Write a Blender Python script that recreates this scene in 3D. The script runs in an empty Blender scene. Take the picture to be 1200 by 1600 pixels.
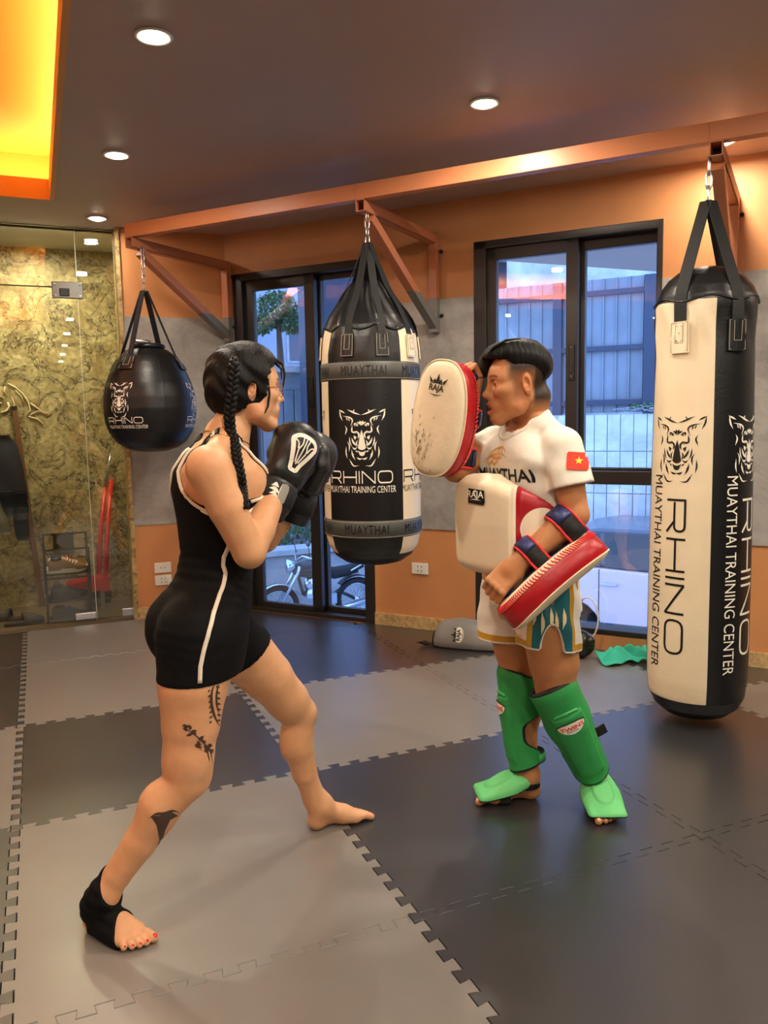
import bpy, bmesh, math, random
import numpy as np
from mathutils import Vector, Matrix
from mathutils.bvhtree import BVHTree
random.seed(7); rng = np.random.default_rng(7)
S = bpy.context.scene
COL = S.collection
PI = math.pi

# ------------------------------------------------------------------ camera, world, exposure
CAM = (0.1435, -1.8348, 1.3257)
YAW, PITCH, ROLL = 0.40412, 0.11341, -0.01870
_f = Vector((math.sin(YAW)*math.cos(PITCH), math.cos(YAW)*math.cos(PITCH), -math.sin(PITCH)))
_r0 = Vector((math.cos(YAW), -math.sin(YAW), 0)); _u0 = _r0.cross(_f)
_r = _r0*math.cos(ROLL) + _u0*math.sin(ROLL); _u = -_r0*math.sin(ROLL) + _u0*math.cos(ROLL)
cd = bpy.data.cameras.new('camera'); cam = bpy.data.objects.new('camera', cd); COL.objects.link(cam)
cam.matrix_world = Matrix(((_r.x, _u.x, -_f.x, CAM[0]), (_r.y, _u.y, -_f.y, CAM[1]), (_r.z, _u.z, -_f.z, CAM[2]), (0, 0, 0, 1)))
cd.sensor_fit = 'VERTICAL'; cd.sensor_height = 36.0; cd.sensor_width = 27.0
cd.lens = 36.0*1259.8/1600.0
cd.clip_start = 0.02; cd.clip_end = 200
S.camera = cam

w = bpy.data.worlds.new('dusk'); S.world = w; w.use_nodes = True
wn = w.node_tree.nodes; wl = w.node_tree.links
bg = wn['Background']
tc = wn.new('ShaderNodeTexCoord'); sx = wn.new('ShaderNodeSeparateXYZ'); cr = wn.new('ShaderNodeValToRGB')
wl.new(tc.outputs['Generated'], sx.inputs[0]); wl.new(sx.outputs['Z'], cr.inputs[0]); wl.new(cr.outputs[0], bg.inputs['Color'])
cr.color_ramp.elements[0].position = 0.0; cr.color_ramp.elements[0].color = (0.25, 0.40, 0.70, 1)
cr.color_ramp.elements[1].position = 0.7; cr.color_ramp.elements[1].color = (0.20, 0.34, 0.68, 1)
bg.inputs["Strength"].default_value = 7.5
S.view_settings.view_transform = 'Standard'; S.view_settings.look = 'None'
S.view_settings.gamma = 1.0; S.view_settings.use_curve_mapping = False
S.view_settings.exposure = 0.12

WARM = (1.0, 0.88, 0.725)
LIGHT_W = 17.5

# ------------------------------------------------------------------ helpers
def rgb(r, g, b):
    f = lambda c: (c/255/12.92) if c/255 <= 0.04045 else ((c/255+0.055)/1.055)**2.4
    return (f(r), f(g), f(b), 1)

def mat(name, c, rough=0.6, metal=0.0, noise=0.0, nscale=20.0, bump=0.0, bscale=60.0, spec=0.5, c2=None, sss=0.0, coat=0.0, sheen=0.0, attr=None):
    m = bpy.data.materials.new(name); m.use_nodes = True
    nt = m.node_tree; b = nt.nodes['Principled BSDF']
    b.inputs['Base Color'].default_value = c; b.inputs['Roughness'].default_value = rough
    b.inputs['Metallic'].default_value = metal; b.inputs['Specular IOR Level'].default_value = spec
    if coat: b.inputs['Coat Weight'].default_value = coat; b.inputs['Coat Roughness'].default_value = 0.25
    if sheen: b.inputs['Sheen Weight'].default_value = sheen
    if sss:
        b.inputs['Subsurface Weight'].default_value = sss; b.inputs['Subsurface Radius'].default_value = (0.9, 0.35, 0.2); b.inputs['Subsurface Scale'].default_value = 0.012
    t = nt.nodes.new('ShaderNodeTexCoord')
    src = None
    if attr:
        a = nt.nodes.new('ShaderNodeVertexColor'); a.layer_name = attr; src = a.outputs['Color']
        nt.links.new(src, b.inputs['Base Color'])
    if noise or c2:
        n = nt.nodes.new('ShaderNodeTexNoise'); n.inputs['Scale'].default_value = nscale; n.inputs['Detail'].default_value = 6
        nt.links.new(t.outputs['Object'], n.inputs['Vector'])
        mx = nt.nodes.new('ShaderNodeMix'); mx.data_type = 'RGBA'
        mr = nt.nodes.new('ShaderNodeMapRange'); mr.inputs[1].default_value = 0.35; mr.inputs[2].default_value = 0.65
        nt.links.new(n.outputs['Fac'], mr.inputs[0]); nt.links.new(mr.outputs[0], mx.inputs[0])
        if src:
            mx.blend_type = 'MULTIPLY'; nt.links.new(src, mx.inputs[6]); k = 1-noise; mx.inputs[7].default_value = (k, k*0.97, k*0.94, 1)
        else:
            mx.inputs[6].default_value = c
            mx.inputs[7].default_value = c2 if c2 else tuple(max(0, x*(1-noise)) for x in c[:3])+(1,)
        nt.links.new(mx.outputs[2], b.inputs['Base Color'])
    if bump:
        n2 = nt.nodes.new('ShaderNodeTexNoise'); n2.inputs['Scale'].default_value = bscale; n2.inputs['Detail'].default_value = 4
        nt.links.new(t.outputs['Object'], n2.inputs['Vector'])
        bp = nt.nodes.new('ShaderNodeBump'); bp.inputs['Strength'].default_value = bump; bp.inputs['Distance'].default_value = 0.01
        nt.links.new(n2.outputs['Fac'], bp.inputs['Height']); nt.links.new(bp.outputs[0], b.inputs['Normal'])
    return m

def mat_fields(name, base, layers, rough=0.45, bump=0.1, bscale=50, noise=0.05, nscale=10):
    """panels of different colour with crisp edges: layers = (channel 0-3, colour); painted where the stored field is below zero"""
    m = mat(name, base, rough, noise=noise, nscale=nscale, bump=bump, bscale=bscale); nt = m.node_tree; b = nt.nodes['Principled BSDF']
    a = nt.nodes.new('ShaderNodeVertexColor'); a.layer_name = 'Col'; sp = nt.nodes.new('ShaderNodeSeparateColor'); nt.links.new(a.outputs['Color'], sp.inputs[0])
    cur = b.inputs['Base Color'].links[0].from_socket
    for ch, c in layers:
        lt = nt.nodes.new('ShaderNodeMath'); lt.operation = 'LESS_THAN'; lt.inputs[1].default_value = 0.0
        nt.links.new(sp.outputs[ch] if ch < 3 else a.outputs['Alpha'], lt.inputs[0]); mx = nt.nodes.new('ShaderNodeMix'); mx.data_type = 'RGBA'
        nt.links.new(lt.outputs[0], mx.inputs[0]); nt.links.new(cur, mx.inputs[6]); mx.inputs[7].default_value = c; cur = mx.outputs[2]
    nt.links.new(cur, b.inputs['Base Color']); return m

def emis(name, c, s):
    m = bpy.data.materials.new(name); m.use_nodes = True; nt = m.node_tree
    b = nt.nodes['Principled BSDF']; b.inputs['Base Color'].default_value = (0.8, 0.8, 0.8, 1)
    b.inputs['Emission Color'].default_value = tuple(c)+(1,); b.inputs['Emission Strength'].default_value = s
    return m

def glass(name, tint=(0.96, 0.98, 0.98, 1), fres=1.5, add=0.0, rough=0.0):
    m = bpy.data.materials.new(name); m.use_nodes = True; nt = m.node_tree; nt.nodes.clear()
    o = nt.nodes.new('ShaderNodeOutputMaterial'); tr = nt.nodes.new('ShaderNodeBsdfTransparent'); gl = nt.nodes.new('ShaderNodeBsdfGlossy')
    mx = nt.nodes.new('ShaderNodeMixShader'); fr = nt.nodes.new('ShaderNodeFresnel'); ad = nt.nodes.new('ShaderNodeMath'); ad.operation = 'MULTIPLY_ADD'
    tr.inputs[0].default_value = tint; gl.inputs['Roughness'].default_value = rough; fr.inputs[0].default_value = fres
    ad.inputs[1].default_value = 1.5; ad.inputs[2].default_value = add
    nt.links.new(fr.outputs[0], ad.inputs[0]); nt.links.new(ad.outputs[0], mx.inputs[0]); nt.links.new(tr.outputs[0], mx.inputs[1]); nt.links.new(gl.outputs[0], mx.inputs[2]); nt.links.new(mx.outputs[0], o.inputs[0])
    return m

class MB:
    """collects shapes and links them as ONE mesh object"""
    def __init__(s): s.v = []; s.f = []; s.m = []; s.cur = 0
    def add(s, vs, fs):
        n = len(s.v); s.v += [tuple(x) for x in vs]; s.f += [tuple(i+n for i in f) for f in fs]; s.m += [s.cur]*len(fs); return s
    def box(s, c, d, M=None):
        x, y, z = d[0]/2, d[1]/2, d[2]/2
        vs = [Vector((a*x, b*y, e*z)) for a in (-1, 1) for b in (-1, 1) for e in (-1, 1)]
        if M is not None: vs = [M @ v for v in vs]
        vs = [v+Vector(c) for v in vs]
        return s.add(vs, [(0, 1, 3, 2), (4, 6, 7, 5), (0, 4, 5, 1), (2, 3, 7, 6), (0, 2, 6, 4), (1, 5, 7, 3)])
    def bar(s, a, b, wd, ht, up=(0, 0, 1)):
        a = Vector(a); b = Vector(b); d = (b-a).normalized(); up = Vector(up)
        r = d.cross(up).normalized(); u = r.cross(d).normalized()
        vs = [p+r*(i*wd/2)+u*(j*ht/2) for p in (a, b) for i, j in ((-1, -1), (1, -1), (1, 1), (-1, 1))]
        return s.add(vs, [(3, 2, 1, 0), (4, 5, 6, 7), (0, 1, 5, 4), (1, 2, 6, 5), (2, 3, 7, 6), (3, 0, 4, 7)])
    def tube(s, pts, r, n=8, closed=False, cap=True, sq=None):
        pts = [Vector(p) for p in pts]; k = len(pts); rs = r if hasattr(r, '__len__') else [r]*k
        t0 = (pts[1]-pts[0]).normalized(); nn = t0.orthogonal().normalized(); vs = []
        for i, p in enumerate(pts):
            if closed: t = (pts[(i+1) % k]-pts[i-1]).normalized()
            else: t = (pts[min(i+1, k-1)]-pts[max(i-1, 0)]).normalized()
            nn = (nn-t*nn.dot(t)).normalized(); bb = t.cross(nn)
            for j in range(n):
                a = 2*PI*j/n; vs.append(p+nn*(math.cos(a)*rs[i])+bb*(math.sin(a)*rs[i]))
        fs = []
        for i in range(k if closed else k-1):
            i2 = (i+1) % k
            for j in range(n): fs.append((i*n+j, i*n+(j+1) % n, i2*n+(j+1) % n, i2*n+j))
        if cap and not closed: fs += [tuple(range(n-1, -1, -1)), tuple((k-1)*n+j for j in range(n))]
        return s.add(vs, fs)
    def ribbon(s, pts, nrm, wd, th):
        """flat strap along pts; nrm = outward normals"""
        pts = [Vector(p) for p in pts]; k = len(pts); vs = []
        for i, p in enumerate(pts):
            t = (pts[min(i+1, k-1)]-pts[max(i-1, 0)]).normalized(); n = Vector(nrm[i] if hasattr(nrm[0], '__len__') else nrm)
            b = t.cross(n).normalized(); n = b.cross(t).normalized(); ww = wd[i] if hasattr(wd, '__len__') else wd
            vs += [p-b*ww/2, p+b*ww/2, p+b*ww/2+n*th, p-b*ww/2+n*th]
        fs = []
        for i in range(k-1):
            for j in range(4): fs.append((i*4+j, i*4+(j+1) % 4, i*4+4+(j+1) % 4, i*4+4+j))
        fs += [(3, 2, 1, 0), tuple((k-1)*4+j for j in range(4))]
        return s.add(vs, fs)
    def prism(s, poly, z0, z1, M=None):
        n = len(poly); vs = [Vector((x, y, z0)) for x, y in poly]+[Vector((x, y, z1)) for x, y in poly]
        if M is not None: vs = [M @ v for v in vs]
        return s.add(vs, [tuple(range(n-1, -1, -1)), tuple(range(n, 2*n))]+[(i, (i+1) % n, n+(i+1) % n, n+i) for i in range(n)])
    def lathe(s, prof, n=32, c=(0, 0, 0), M=None):
        k = len(prof); vs = []
        for r, z in prof:
            for j in range(n): vs.append(Vector((r*math.cos(2*PI*j/n), r*math.sin(2*PI*j/n), z)))
        if M is not None: vs = [M @ v for v in vs]
        vs = [v+Vector(c) for v in vs]
        fs = [(i*n+j, i*n+(j+1) % n, (i+1)*n+(j+1) % n, (i+1)*n+j) for i in range(k-1) for j in range(n)]
        fs += [tuple(range(n-1, -1, -1)), tuple((k-1)*n+j for j in range(n))]
        return s.add(vs, fs)
    def blob(s, c, r, M=None, nu=14, nv=9):
        rr = r if hasattr(r, '__len__') else (r, r, r); vs = [Vector((0, 0, -rr[2]))]; fs = []
        for i in range(1, nv):
            t = -PI/2+PI*i/nv
            for j in range(nu): vs.append(Vector((rr[0]*math.cos(t)*math.cos(2*PI*j/nu), rr[1]*math.cos(t)*math.sin(2*PI*j/nu), rr[2]*math.sin(t))))
        vs.append(Vector((0, 0, rr[2]))); N = len(vs)-1
        for j in range(nu): fs.append((0, 1+(j+1) % nu, 1+j)); fs.append((N, N-nu+j, N-nu+(j+1) % nu))
        for i in range(nv-2):
            for j in range(nu): a = 1+i*nu+j; b = 1+i*nu+(j+1) % nu; fs.append((a, b, b+nu, a+nu))
        if M is not None: vs = [M @ v for v in vs]
        return s.add([v+Vector(c) for v in vs], fs)
    def build(s, name, material, parent=None, smooth=False, bevel=0.0, seg=2, origin=None):
        me = bpy.data.meshes.new(name); o0 = Vector(origin) if origin is not None else Vector((0, 0, 0))
        me.from_pydata([tuple(Vector(v)-o0) for v in s.v], [], s.f)
        mats = material if isinstance(material, (list, tuple)) else [material]
        for m in mats: me.materials.append(m)
        if len(mats) > 1: me.polygons.foreach_set('material_index', s.m)
        if smooth: me.polygons.foreach_set('use_smooth', [True]*len(me.polygons))
        o = bpy.data.objects.new(name, me); COL.objects.link(o); o.location = o0
        if parent is not None: attach(o, parent)
        if bevel:
            b = o.modifiers.new('bevel', 'BEVEL'); b.width = bevel; b.segments = seg; b.limit_method = 'ANGLE'; b.angle_limit = 0.6
        return o

def world_of(o):
    M = Matrix.LocRotScale(o.location, o.rotation_euler, o.scale)
    return (world_of(o.parent) @ M) if o.parent else M
def attach(o, parent):
    M = world_of(o); o.parent = parent
    L = world_of(parent).inverted() @ M
    o.location = L.to_translation(); o.rotation_euler = L.to_euler(); o.scale = L.to_scale()
def tag(o, label=None, cat=None, group=None, kind=None):
    if label: o['label'] = label
    if cat: o['category'] = cat
    if group: o['group'] = group
    if kind: o['kind'] = kind
    return o
def thing(name, loc, label, cat, group=None, rz=0.0):
    o = bpy.data.objects.new(name, None); COL.objects.link(o); o.location = loc; o.rotation_euler = (0, 0, rz); o.empty_display_size = 0.1
    return tag(o, label, cat, group)
def meshobj(name, verts, faces, material, parent=None, smooth=True, cols=None, mi=None):
    me = bpy.data.meshes.new(name)
    me.from_pydata([tuple(map(float, v)) for v in verts], [], [tuple(int(i) for i in f) for f in faces])
    mats = material if isinstance(material, (list, tuple)) else [material]
    for m in mats: me.materials.append(m)
    if mi is not None: me.polygons.foreach_set('material_index', [int(i) for i in mi])
    if smooth: me.polygons.foreach_set('use_smooth', [True]*len(me.polygons))
    if cols is not None:
        a = me.color_attributes.new('Col', 'FLOAT_COLOR', 'POINT'); c = np.ones((len(verts), 4), np.float32); c[:, :np.asarray(cols).shape[1]] = cols
        a.data.foreach_set('color', c.ravel())
    o = bpy.data.objects.new(name, me); COL.objects.link(o)
    if parent is not None: attach(o, parent)
    return o

# ---- flat print: text and drawn marks as 2D polygons, laid onto a surface
def text2d(txt, size=1.0, sx=1.0, bold=0.0, gap=1.0):
    """-> (verts2d, faces), centred, height ~ size"""
    c = bpy.data.curves.new('t', 'FONT'); c.body = txt; c.size = 1.0; c.offset = bold; c.space_character = gap; c.resolution_u = 4
    o = bpy.data.objects.new('t', c); COL.objects.link(o)
    me = bpy.data.meshes.new_from_object(o.evaluated_get(bpy.context.evaluated_depsgraph_get()))
    v = np.array([x.co[:2] for x in me.vertices]); f = [tuple(p.vertices) for p in me.polygons]
    bpy.data.objects.remove(o); bpy.data.curves.remove(c); bpy.data.meshes.remove(me)
    h = 0.70; v = v/h*size; v[:, 0] *= sx
    v[:, 0] -= (v[:, 0].min()+v[:, 0].max())/2; v[:, 1] -= (v[:, 1].min()+v[:, 1].max())/2
    return v, f
def blade(pts, wd, n=10, round_=False):
    """stroke through pts that tapers at both ends (or keeps width if round_)"""
    p = np.array(pts, float); d = np.r_[0, np.cumsum(np.hypot(*np.diff(p, axis=0).T))]
    if len(p) > 2 and not round_:
        t = np.linspace(0, d[-1], n)
    else: t = np.unique(np.r_[d, np.linspace(0, d[-1], n)])
    q = np.stack([np.interp(t, d, p[:, 0]), np.interp(t, d, p[:, 1])], 1)
    if len(p) > 2 and not round_:
        for _ in range(2): q[1:-1] = (q[:-2]+2*q[1:-1]+q[2:])/4
    tg = np.gradient(q, axis=0); tg /= np.hypot(tg[:, 0], tg[:, 1])[:, None]+1e-9; nr = np.stack([-tg[:, 1], tg[:, 0]], 1)
    u = t/d[-1]; ww = np.full(len(t), wd/2) if round_ else wd/2*np.clip(np.minimum(u/0.35, (1-u)/0.35), 0.08, 1)
    a = q+nr*ww[:, None]; b = q-nr*ww[:, None]; k = len(q)
    return np.r_[a, b], [(i, i+1, k+i+1, k+i) for i in range(k-1)]
def merge2d(parts):
    V = []; Fc = []; n = 0
    for v, f in parts: V.append(np.asarray(v, float)); Fc += [tuple(i+n for i in q) for q in f]; n += len(v)
    return np.concatenate(V), Fc
def poly2d(pts): return np.array(pts, float), [tuple(range(len(pts)))]
def place2d(vf, x=0, y=0, s=1.0, rot=0.0, sx=1.0):
    v, f = vf; v = np.array(v)*s; v[:, 0] *= sx; c, sn = math.cos(rot), math.sin(rot)
    return np.stack([c*v[:, 0]-sn*v[:, 1]+x, sn*v[:, 0]+c*v[:, 1]+y], 1), f
def refine2d(vf, maxlen):
    v, f = vf; bm = bmesh.new(); vv = [bm.verts.new((x, y, 0)) for x, y in v]
    for q in f:
        try: bm.faces.new([vv[i] for i in q])
        except ValueError: pass
    bmesh.ops.triangulate(bm, faces=bm.faces[:])
    for _ in range(6):
        e = [e for e in bm.edges if e.calc_length() > maxlen]
        if not e: break
        bmesh.ops.subdivide_edges(bm, edges=e, cuts=1); bmesh.ops.triangulate(bm, faces=[q for q in bm.faces if len(q.verts) > 3])
    bm.verts.index_update(); V = np.array([x.co[:2] for x in bm.verts]); Fc = [tuple(x.index for x in q.verts) for q in bm.faces]; bm.free()
    return V, Fc
def decal(name, vf, func, material, parent, maxlen=0.02, label=None):
    """lays 2D shapes on a surface: func(u, v) -> 3D point"""
    v, f = refine2d(vf, maxlen); P = [func(u, w_) for u, w_ in v]
    ok = [p is not None for p in P]; idx = np.cumsum(ok)-1
    f = [tuple(int(idx[i]) for i in q) for q in f if all(ok[i] for i in q)]
    if not f: return None
    o = meshobj(name, [p for p in P if p is not None], f, material, parent, smooth=True)
    if label: o['label'] = label
    return o
def cast_func(bvh, org, U, V, dirn, eps=0.001, far=0.6):
    org = Vector(org); U = Vector(U).normalized(); V = Vector(V).normalized(); dirn = Vector(dirn).normalized()
    def g(u, v):
        h, n, i, d = bvh.ray_cast(org+U*u+V*v, dirn, far)
        if h is None: return None
        if n.dot(dirn) > 0: n = -n
        return tuple(h+n*eps-dirn*eps*0.3)
    return g
# ------------------------------------------------------------------ room layout
H = 2.60                                   # ceiling
TH = 0.88686
D3 = Vector((math.cos(TH), -math.sin(TH), 0)); N3 = Vector((-math.sin(TH), -math.cos(TH), 0)); O3 = -N3*3.49817
MW = Matrix((D3, N3, (0, 0, 1))).transposed()       # columns: along the wall, into the room, up
def WP(s, off, z): return O3+D3*s+N3*off+Vector((0, 0, z))
def wbox(mb, s0, s1, o0, o1, z0, z1):
    return mb.box(WP((s0+s1)/2, (o0+o1)/2, (z0+z1)/2), (abs(s1-s0), abs(o1-o0), abs(z1-z0)), MW)
PY = 3.812; ZB, ZG = 0.645, 2.037
SK = (O3.y-PY)/math.sin(TH)*-1              # corner with the short wall
SK = -(PY-O3.y)/math.sin(TH)
XK = O3.x+D3.x*SK

# ------------------------------------------------------------------ materials
M = {}
M['orange'] = mat('orange_paint', rgb(210, 144, 90), 0.55, noise=0.12, nscale=3, bump=0.05, bscale=120)
M['ceil'] = mat('ceiling_paint', rgb(184, 160, 146), 0.5, noise=0.06, nscale=2)
M['tray'] = mat('tray_paint', rgb(222, 156, 84), 0.5)
M['steel_orange'] = mat('orange_steel', rgb(206, 128, 84), 0.42)
def concrete(name, a, b, sc=3.0):
    m = mat(name, a, 0.7, c2=b, nscale=sc, bump=0.25, bscale=25); nt = m.node_tree
    n = [x for x in nt.nodes if x.bl_idname == 'ShaderNodeTexNoise'][0]; n.inputs['Roughness'].default_value = 0.7; n.inputs['Distortion'].default_value = 0.6
    return m
M['plaster'] = concrete('grey_plaster', rgb(138, 134, 129), rgb(178, 174, 168))
M['travertine'] = mat('travertine', rgb(208, 178, 124), 0.5, c2=rgb(170, 138, 90), nscale=40)
M['frame'] = mat('dark_window_frame', rgb(38, 33, 31), 0.38, spec=0.5)
M['grey_mat'] = mat('grey_foam', rgb(123, 119, 113), 0.40, spec=0.8, coat=0.35, noise=0.07, nscale=6, bump=0.12, bscale=380)
M['dark_mat'] = mat('dark_foam', rgb(45, 45, 48), 0.37, spec=1.0, coat=0.7, noise=0.10, nscale=6, bump=0.12, bscale=380)
M['subfloor'] = mat('subfloor', rgb(20, 20, 20), 0.9)
M['glass'] = glass('window_glass', (0.90, 0.95, 1.0, 1), 1.5, 0.09)
M['glass_clear'] = glass('screen_glass', (0.80, 0.84, 0.90, 1), 1.2, 0.0)
M['partition_glass'] = glass('partition_glass', (0.92, 0.94, 0.88, 1), 1.5, 0.02)
M['white_plastic'] = mat('white_plastic', rgb(238, 234, 224), 0.35)
M['black_plastic'] = mat('black_plastic', rgb(24, 24, 25), 0.4)
M['steel'] = mat('bright_steel', rgb(205, 205, 205), 0.28, metal=1.0)
M['black_leather'] = mat('black_vinyl', rgb(22, 22, 23), 0.36, noise=0.2, nscale=18, bump=0.10, bscale=90)
M['black_web'] = mat('black_webbing', rgb(20, 20, 20), 0.7, bump=0.3, bscale=300)
M['cream_leather'] = mat('cream_vinyl', rgb(238, 220, 186), 0.42, noise=0.06, nscale=8, bump=0.08, bscale=60)
M['print_white'] = mat('white_print', rgb(246, 240, 222), 0.5)
M['print_black'] = mat('black_print', rgb(16, 15, 14), 0.5)
M['band_grey'] = mat('grey_band', rgb(72, 72, 68), 0.45, bump=0.08, bscale=80)
M['thread'] = mat('thread', rgb(205, 196, 170), 0.7)
M['lamp'] = emis('lamp_lens', (1.0, 0.86, 0.62), 28.0)
M['led'] = emis('cove_led', (1.0, 0.74, 0.20), 34.0)

# ------------------------------------------------------------------ floor and its interlocking mats
mb = MB(); _a = WP(SK, 0, 0); _b = WP(5.3, 0, 0); mb.prism([(-3.05, -9.05), (6.05, -9.05), (_b.x, _b.y), (_a.x, _a.y), (-3.05, PY+0.08)], -0.125, -0.025); floor = mb.build('floor', M['subfloor']); tag(floor, kind='structure')
NT = 12; TD = 0.0145
def seam(u0, u1):
    """dovetail edge between two mats, (along, across) pairs"""
    q = []; p = 1.0/NT; L = u1-u0
    for k in range(NT):
        a = u0+k*p
        q += [(a+p*0.20, TD*-1), (a+p*0.30-p*0.16, TD), (a+p*0.70+p*0.16-p*0.0, TD), (a+p*0.80, -TD)] if False else \
             [(a+p*0.29, -TD), (a+p*0.21, TD), (a+p*0.79, TD), (a+p*0.71, -TD)]
    return q
def mat_poly(i, j):
    g = 0.0012
    pts = []
    pts.append((i-TD+g, j-TD+g))
    for a, c in seam(i, i+1): pts.append((a, j+c+g))
    pts.append((i+1-TD-g, j-TD+g))
    for a, c in seam(j, j+1): pts.append((i+1+c-g, a))
    pts.append((i+1-TD-g, j+1-TD-g))
    for a, c in reversed(seam(i, i+1)): pts.append((a, j+1+c-g))
    pts.append((i-TD+g, j+1-TD-g))
    for a, c in reversed(seam(j, j+1)): pts.append((i+c+g, a))
    return pts
def clip(poly, nx, ny, c):
    out = []; k = len(poly)
    for q in range(k):
        a = poly[q]; b = poly[(q+1) % k]; da = a[0]*nx+a[1]*ny-c; db = b[0]*nx+b[1]*ny-c
        if da <= 0: out.append(a)
        if (da < 0 < db) or (db < 0 < da): t = da/(da-db); out.append((a[0]+(b[0]-a[0])*t, a[1]+(b[1]-a[1])*t))
    return out
GREY = {(0, -1), (0, 0), (0, 2), (0, 3), (1, 1), (2, 1), (3, 0), (-1, 1), (-2, 0), (-2, 2), (4, -1), (-1, 4), (1, -3), (2, -2), (0, -2), (-2, -2), (3, -3), (-1, -4), (5, -2)}
for i in range(-3, 6):
    for j in range(-5, 4):
        p = mat_poly(i, j)
        p = clip(p, 0, 1, PY-0.004)
        if i >= 1: p = clip(p, -N3.x, -N3.y, 3.49817-0.004)
        if len(p) < 8: continue
        area = 0.5*abs(sum(p[k][0]*p[(k+1) % len(p)][1]-p[(k+1) % len(p)][0]*p[k][1] for k in range(len(p))))
        if area < 0.03: continue
        # a mat: top with softened rim
        m_ = MB(); n = len(p); c0 = (i+0.5, j+0.5)
        m_.add([(x, y, -0.025) for x, y in p]+[(x, y, -0.0015) for x, y in p]+[(x+(c0[0]-x)*0.0022, y+(c0[1]-y)*0.0022, 0.0) for x, y in p],
               [tuple(range(2*n, 3*n))]+[(a*n+k, a*n+(k+1) % n, (a+1)*n+(k+1) % n, (a+1)*n+k) for a in (0, 1) for k in range(n)])
        m_.build('floor_mat', M['grey_mat'] if (i, j) in GREY else M['dark_mat'], floor)

# ------------------------------------------------------------------ walls
def banded(mb_list, box):                     # box(mb, z0, z1) in three paint bands
    pass
DS0, DS1, DZ1 = -2.006, -0.945, 2.331
WS0, WS1, WZ0, WZ1 = -0.247, 0.811, 0.098, 2.345
SE = 5.25
wall = MB()
def piece(s0, s1, z0, z1, o0=-0.20, o1=0.0): wbox(wall, s0, s1, o0, o1, z0, z1)
for (s0, s1, z0, z1) in ((SK-0.2, DS0, -0.1, H+0.05), (DS1, WS0, -0.1, H+0.05), (WS1, SE, -0.1, H+0.05), (DS0, DS1, DZ1, H+0.05), (WS0, WS1, WZ1, H+0.05), (WS0, WS1, -0.1, WZ0), (DS0, DS1, -0.1, 0.0)):
    piece(s0, s1, z0, z1)
wall_back = wall.build('wall_back', M['orange']); tag(wall_back, kind='structure')
def plaster(s0, s1, o=0.012):
    b_ = MB(); wbox(b_, s0, s1, -0.06, o, ZB, ZG); b_.build('plaster_band', M['plaster'], wall_back, bevel=0.002)
plaster(DS1, WS0); plaster(WS1, SE); plaster(SK, DS0)
for k, (s0, s1) in enumerate(((DS1, WS0), (WS1, SE), (SK, DS0))):
    b_ = MB(); wbox(b_, s0, s1, 0, 0.014, 0.0, 0.081); tag(b_.build('baseboard_back', M['travertine'], bevel=0.002), kind='structure')
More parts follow.
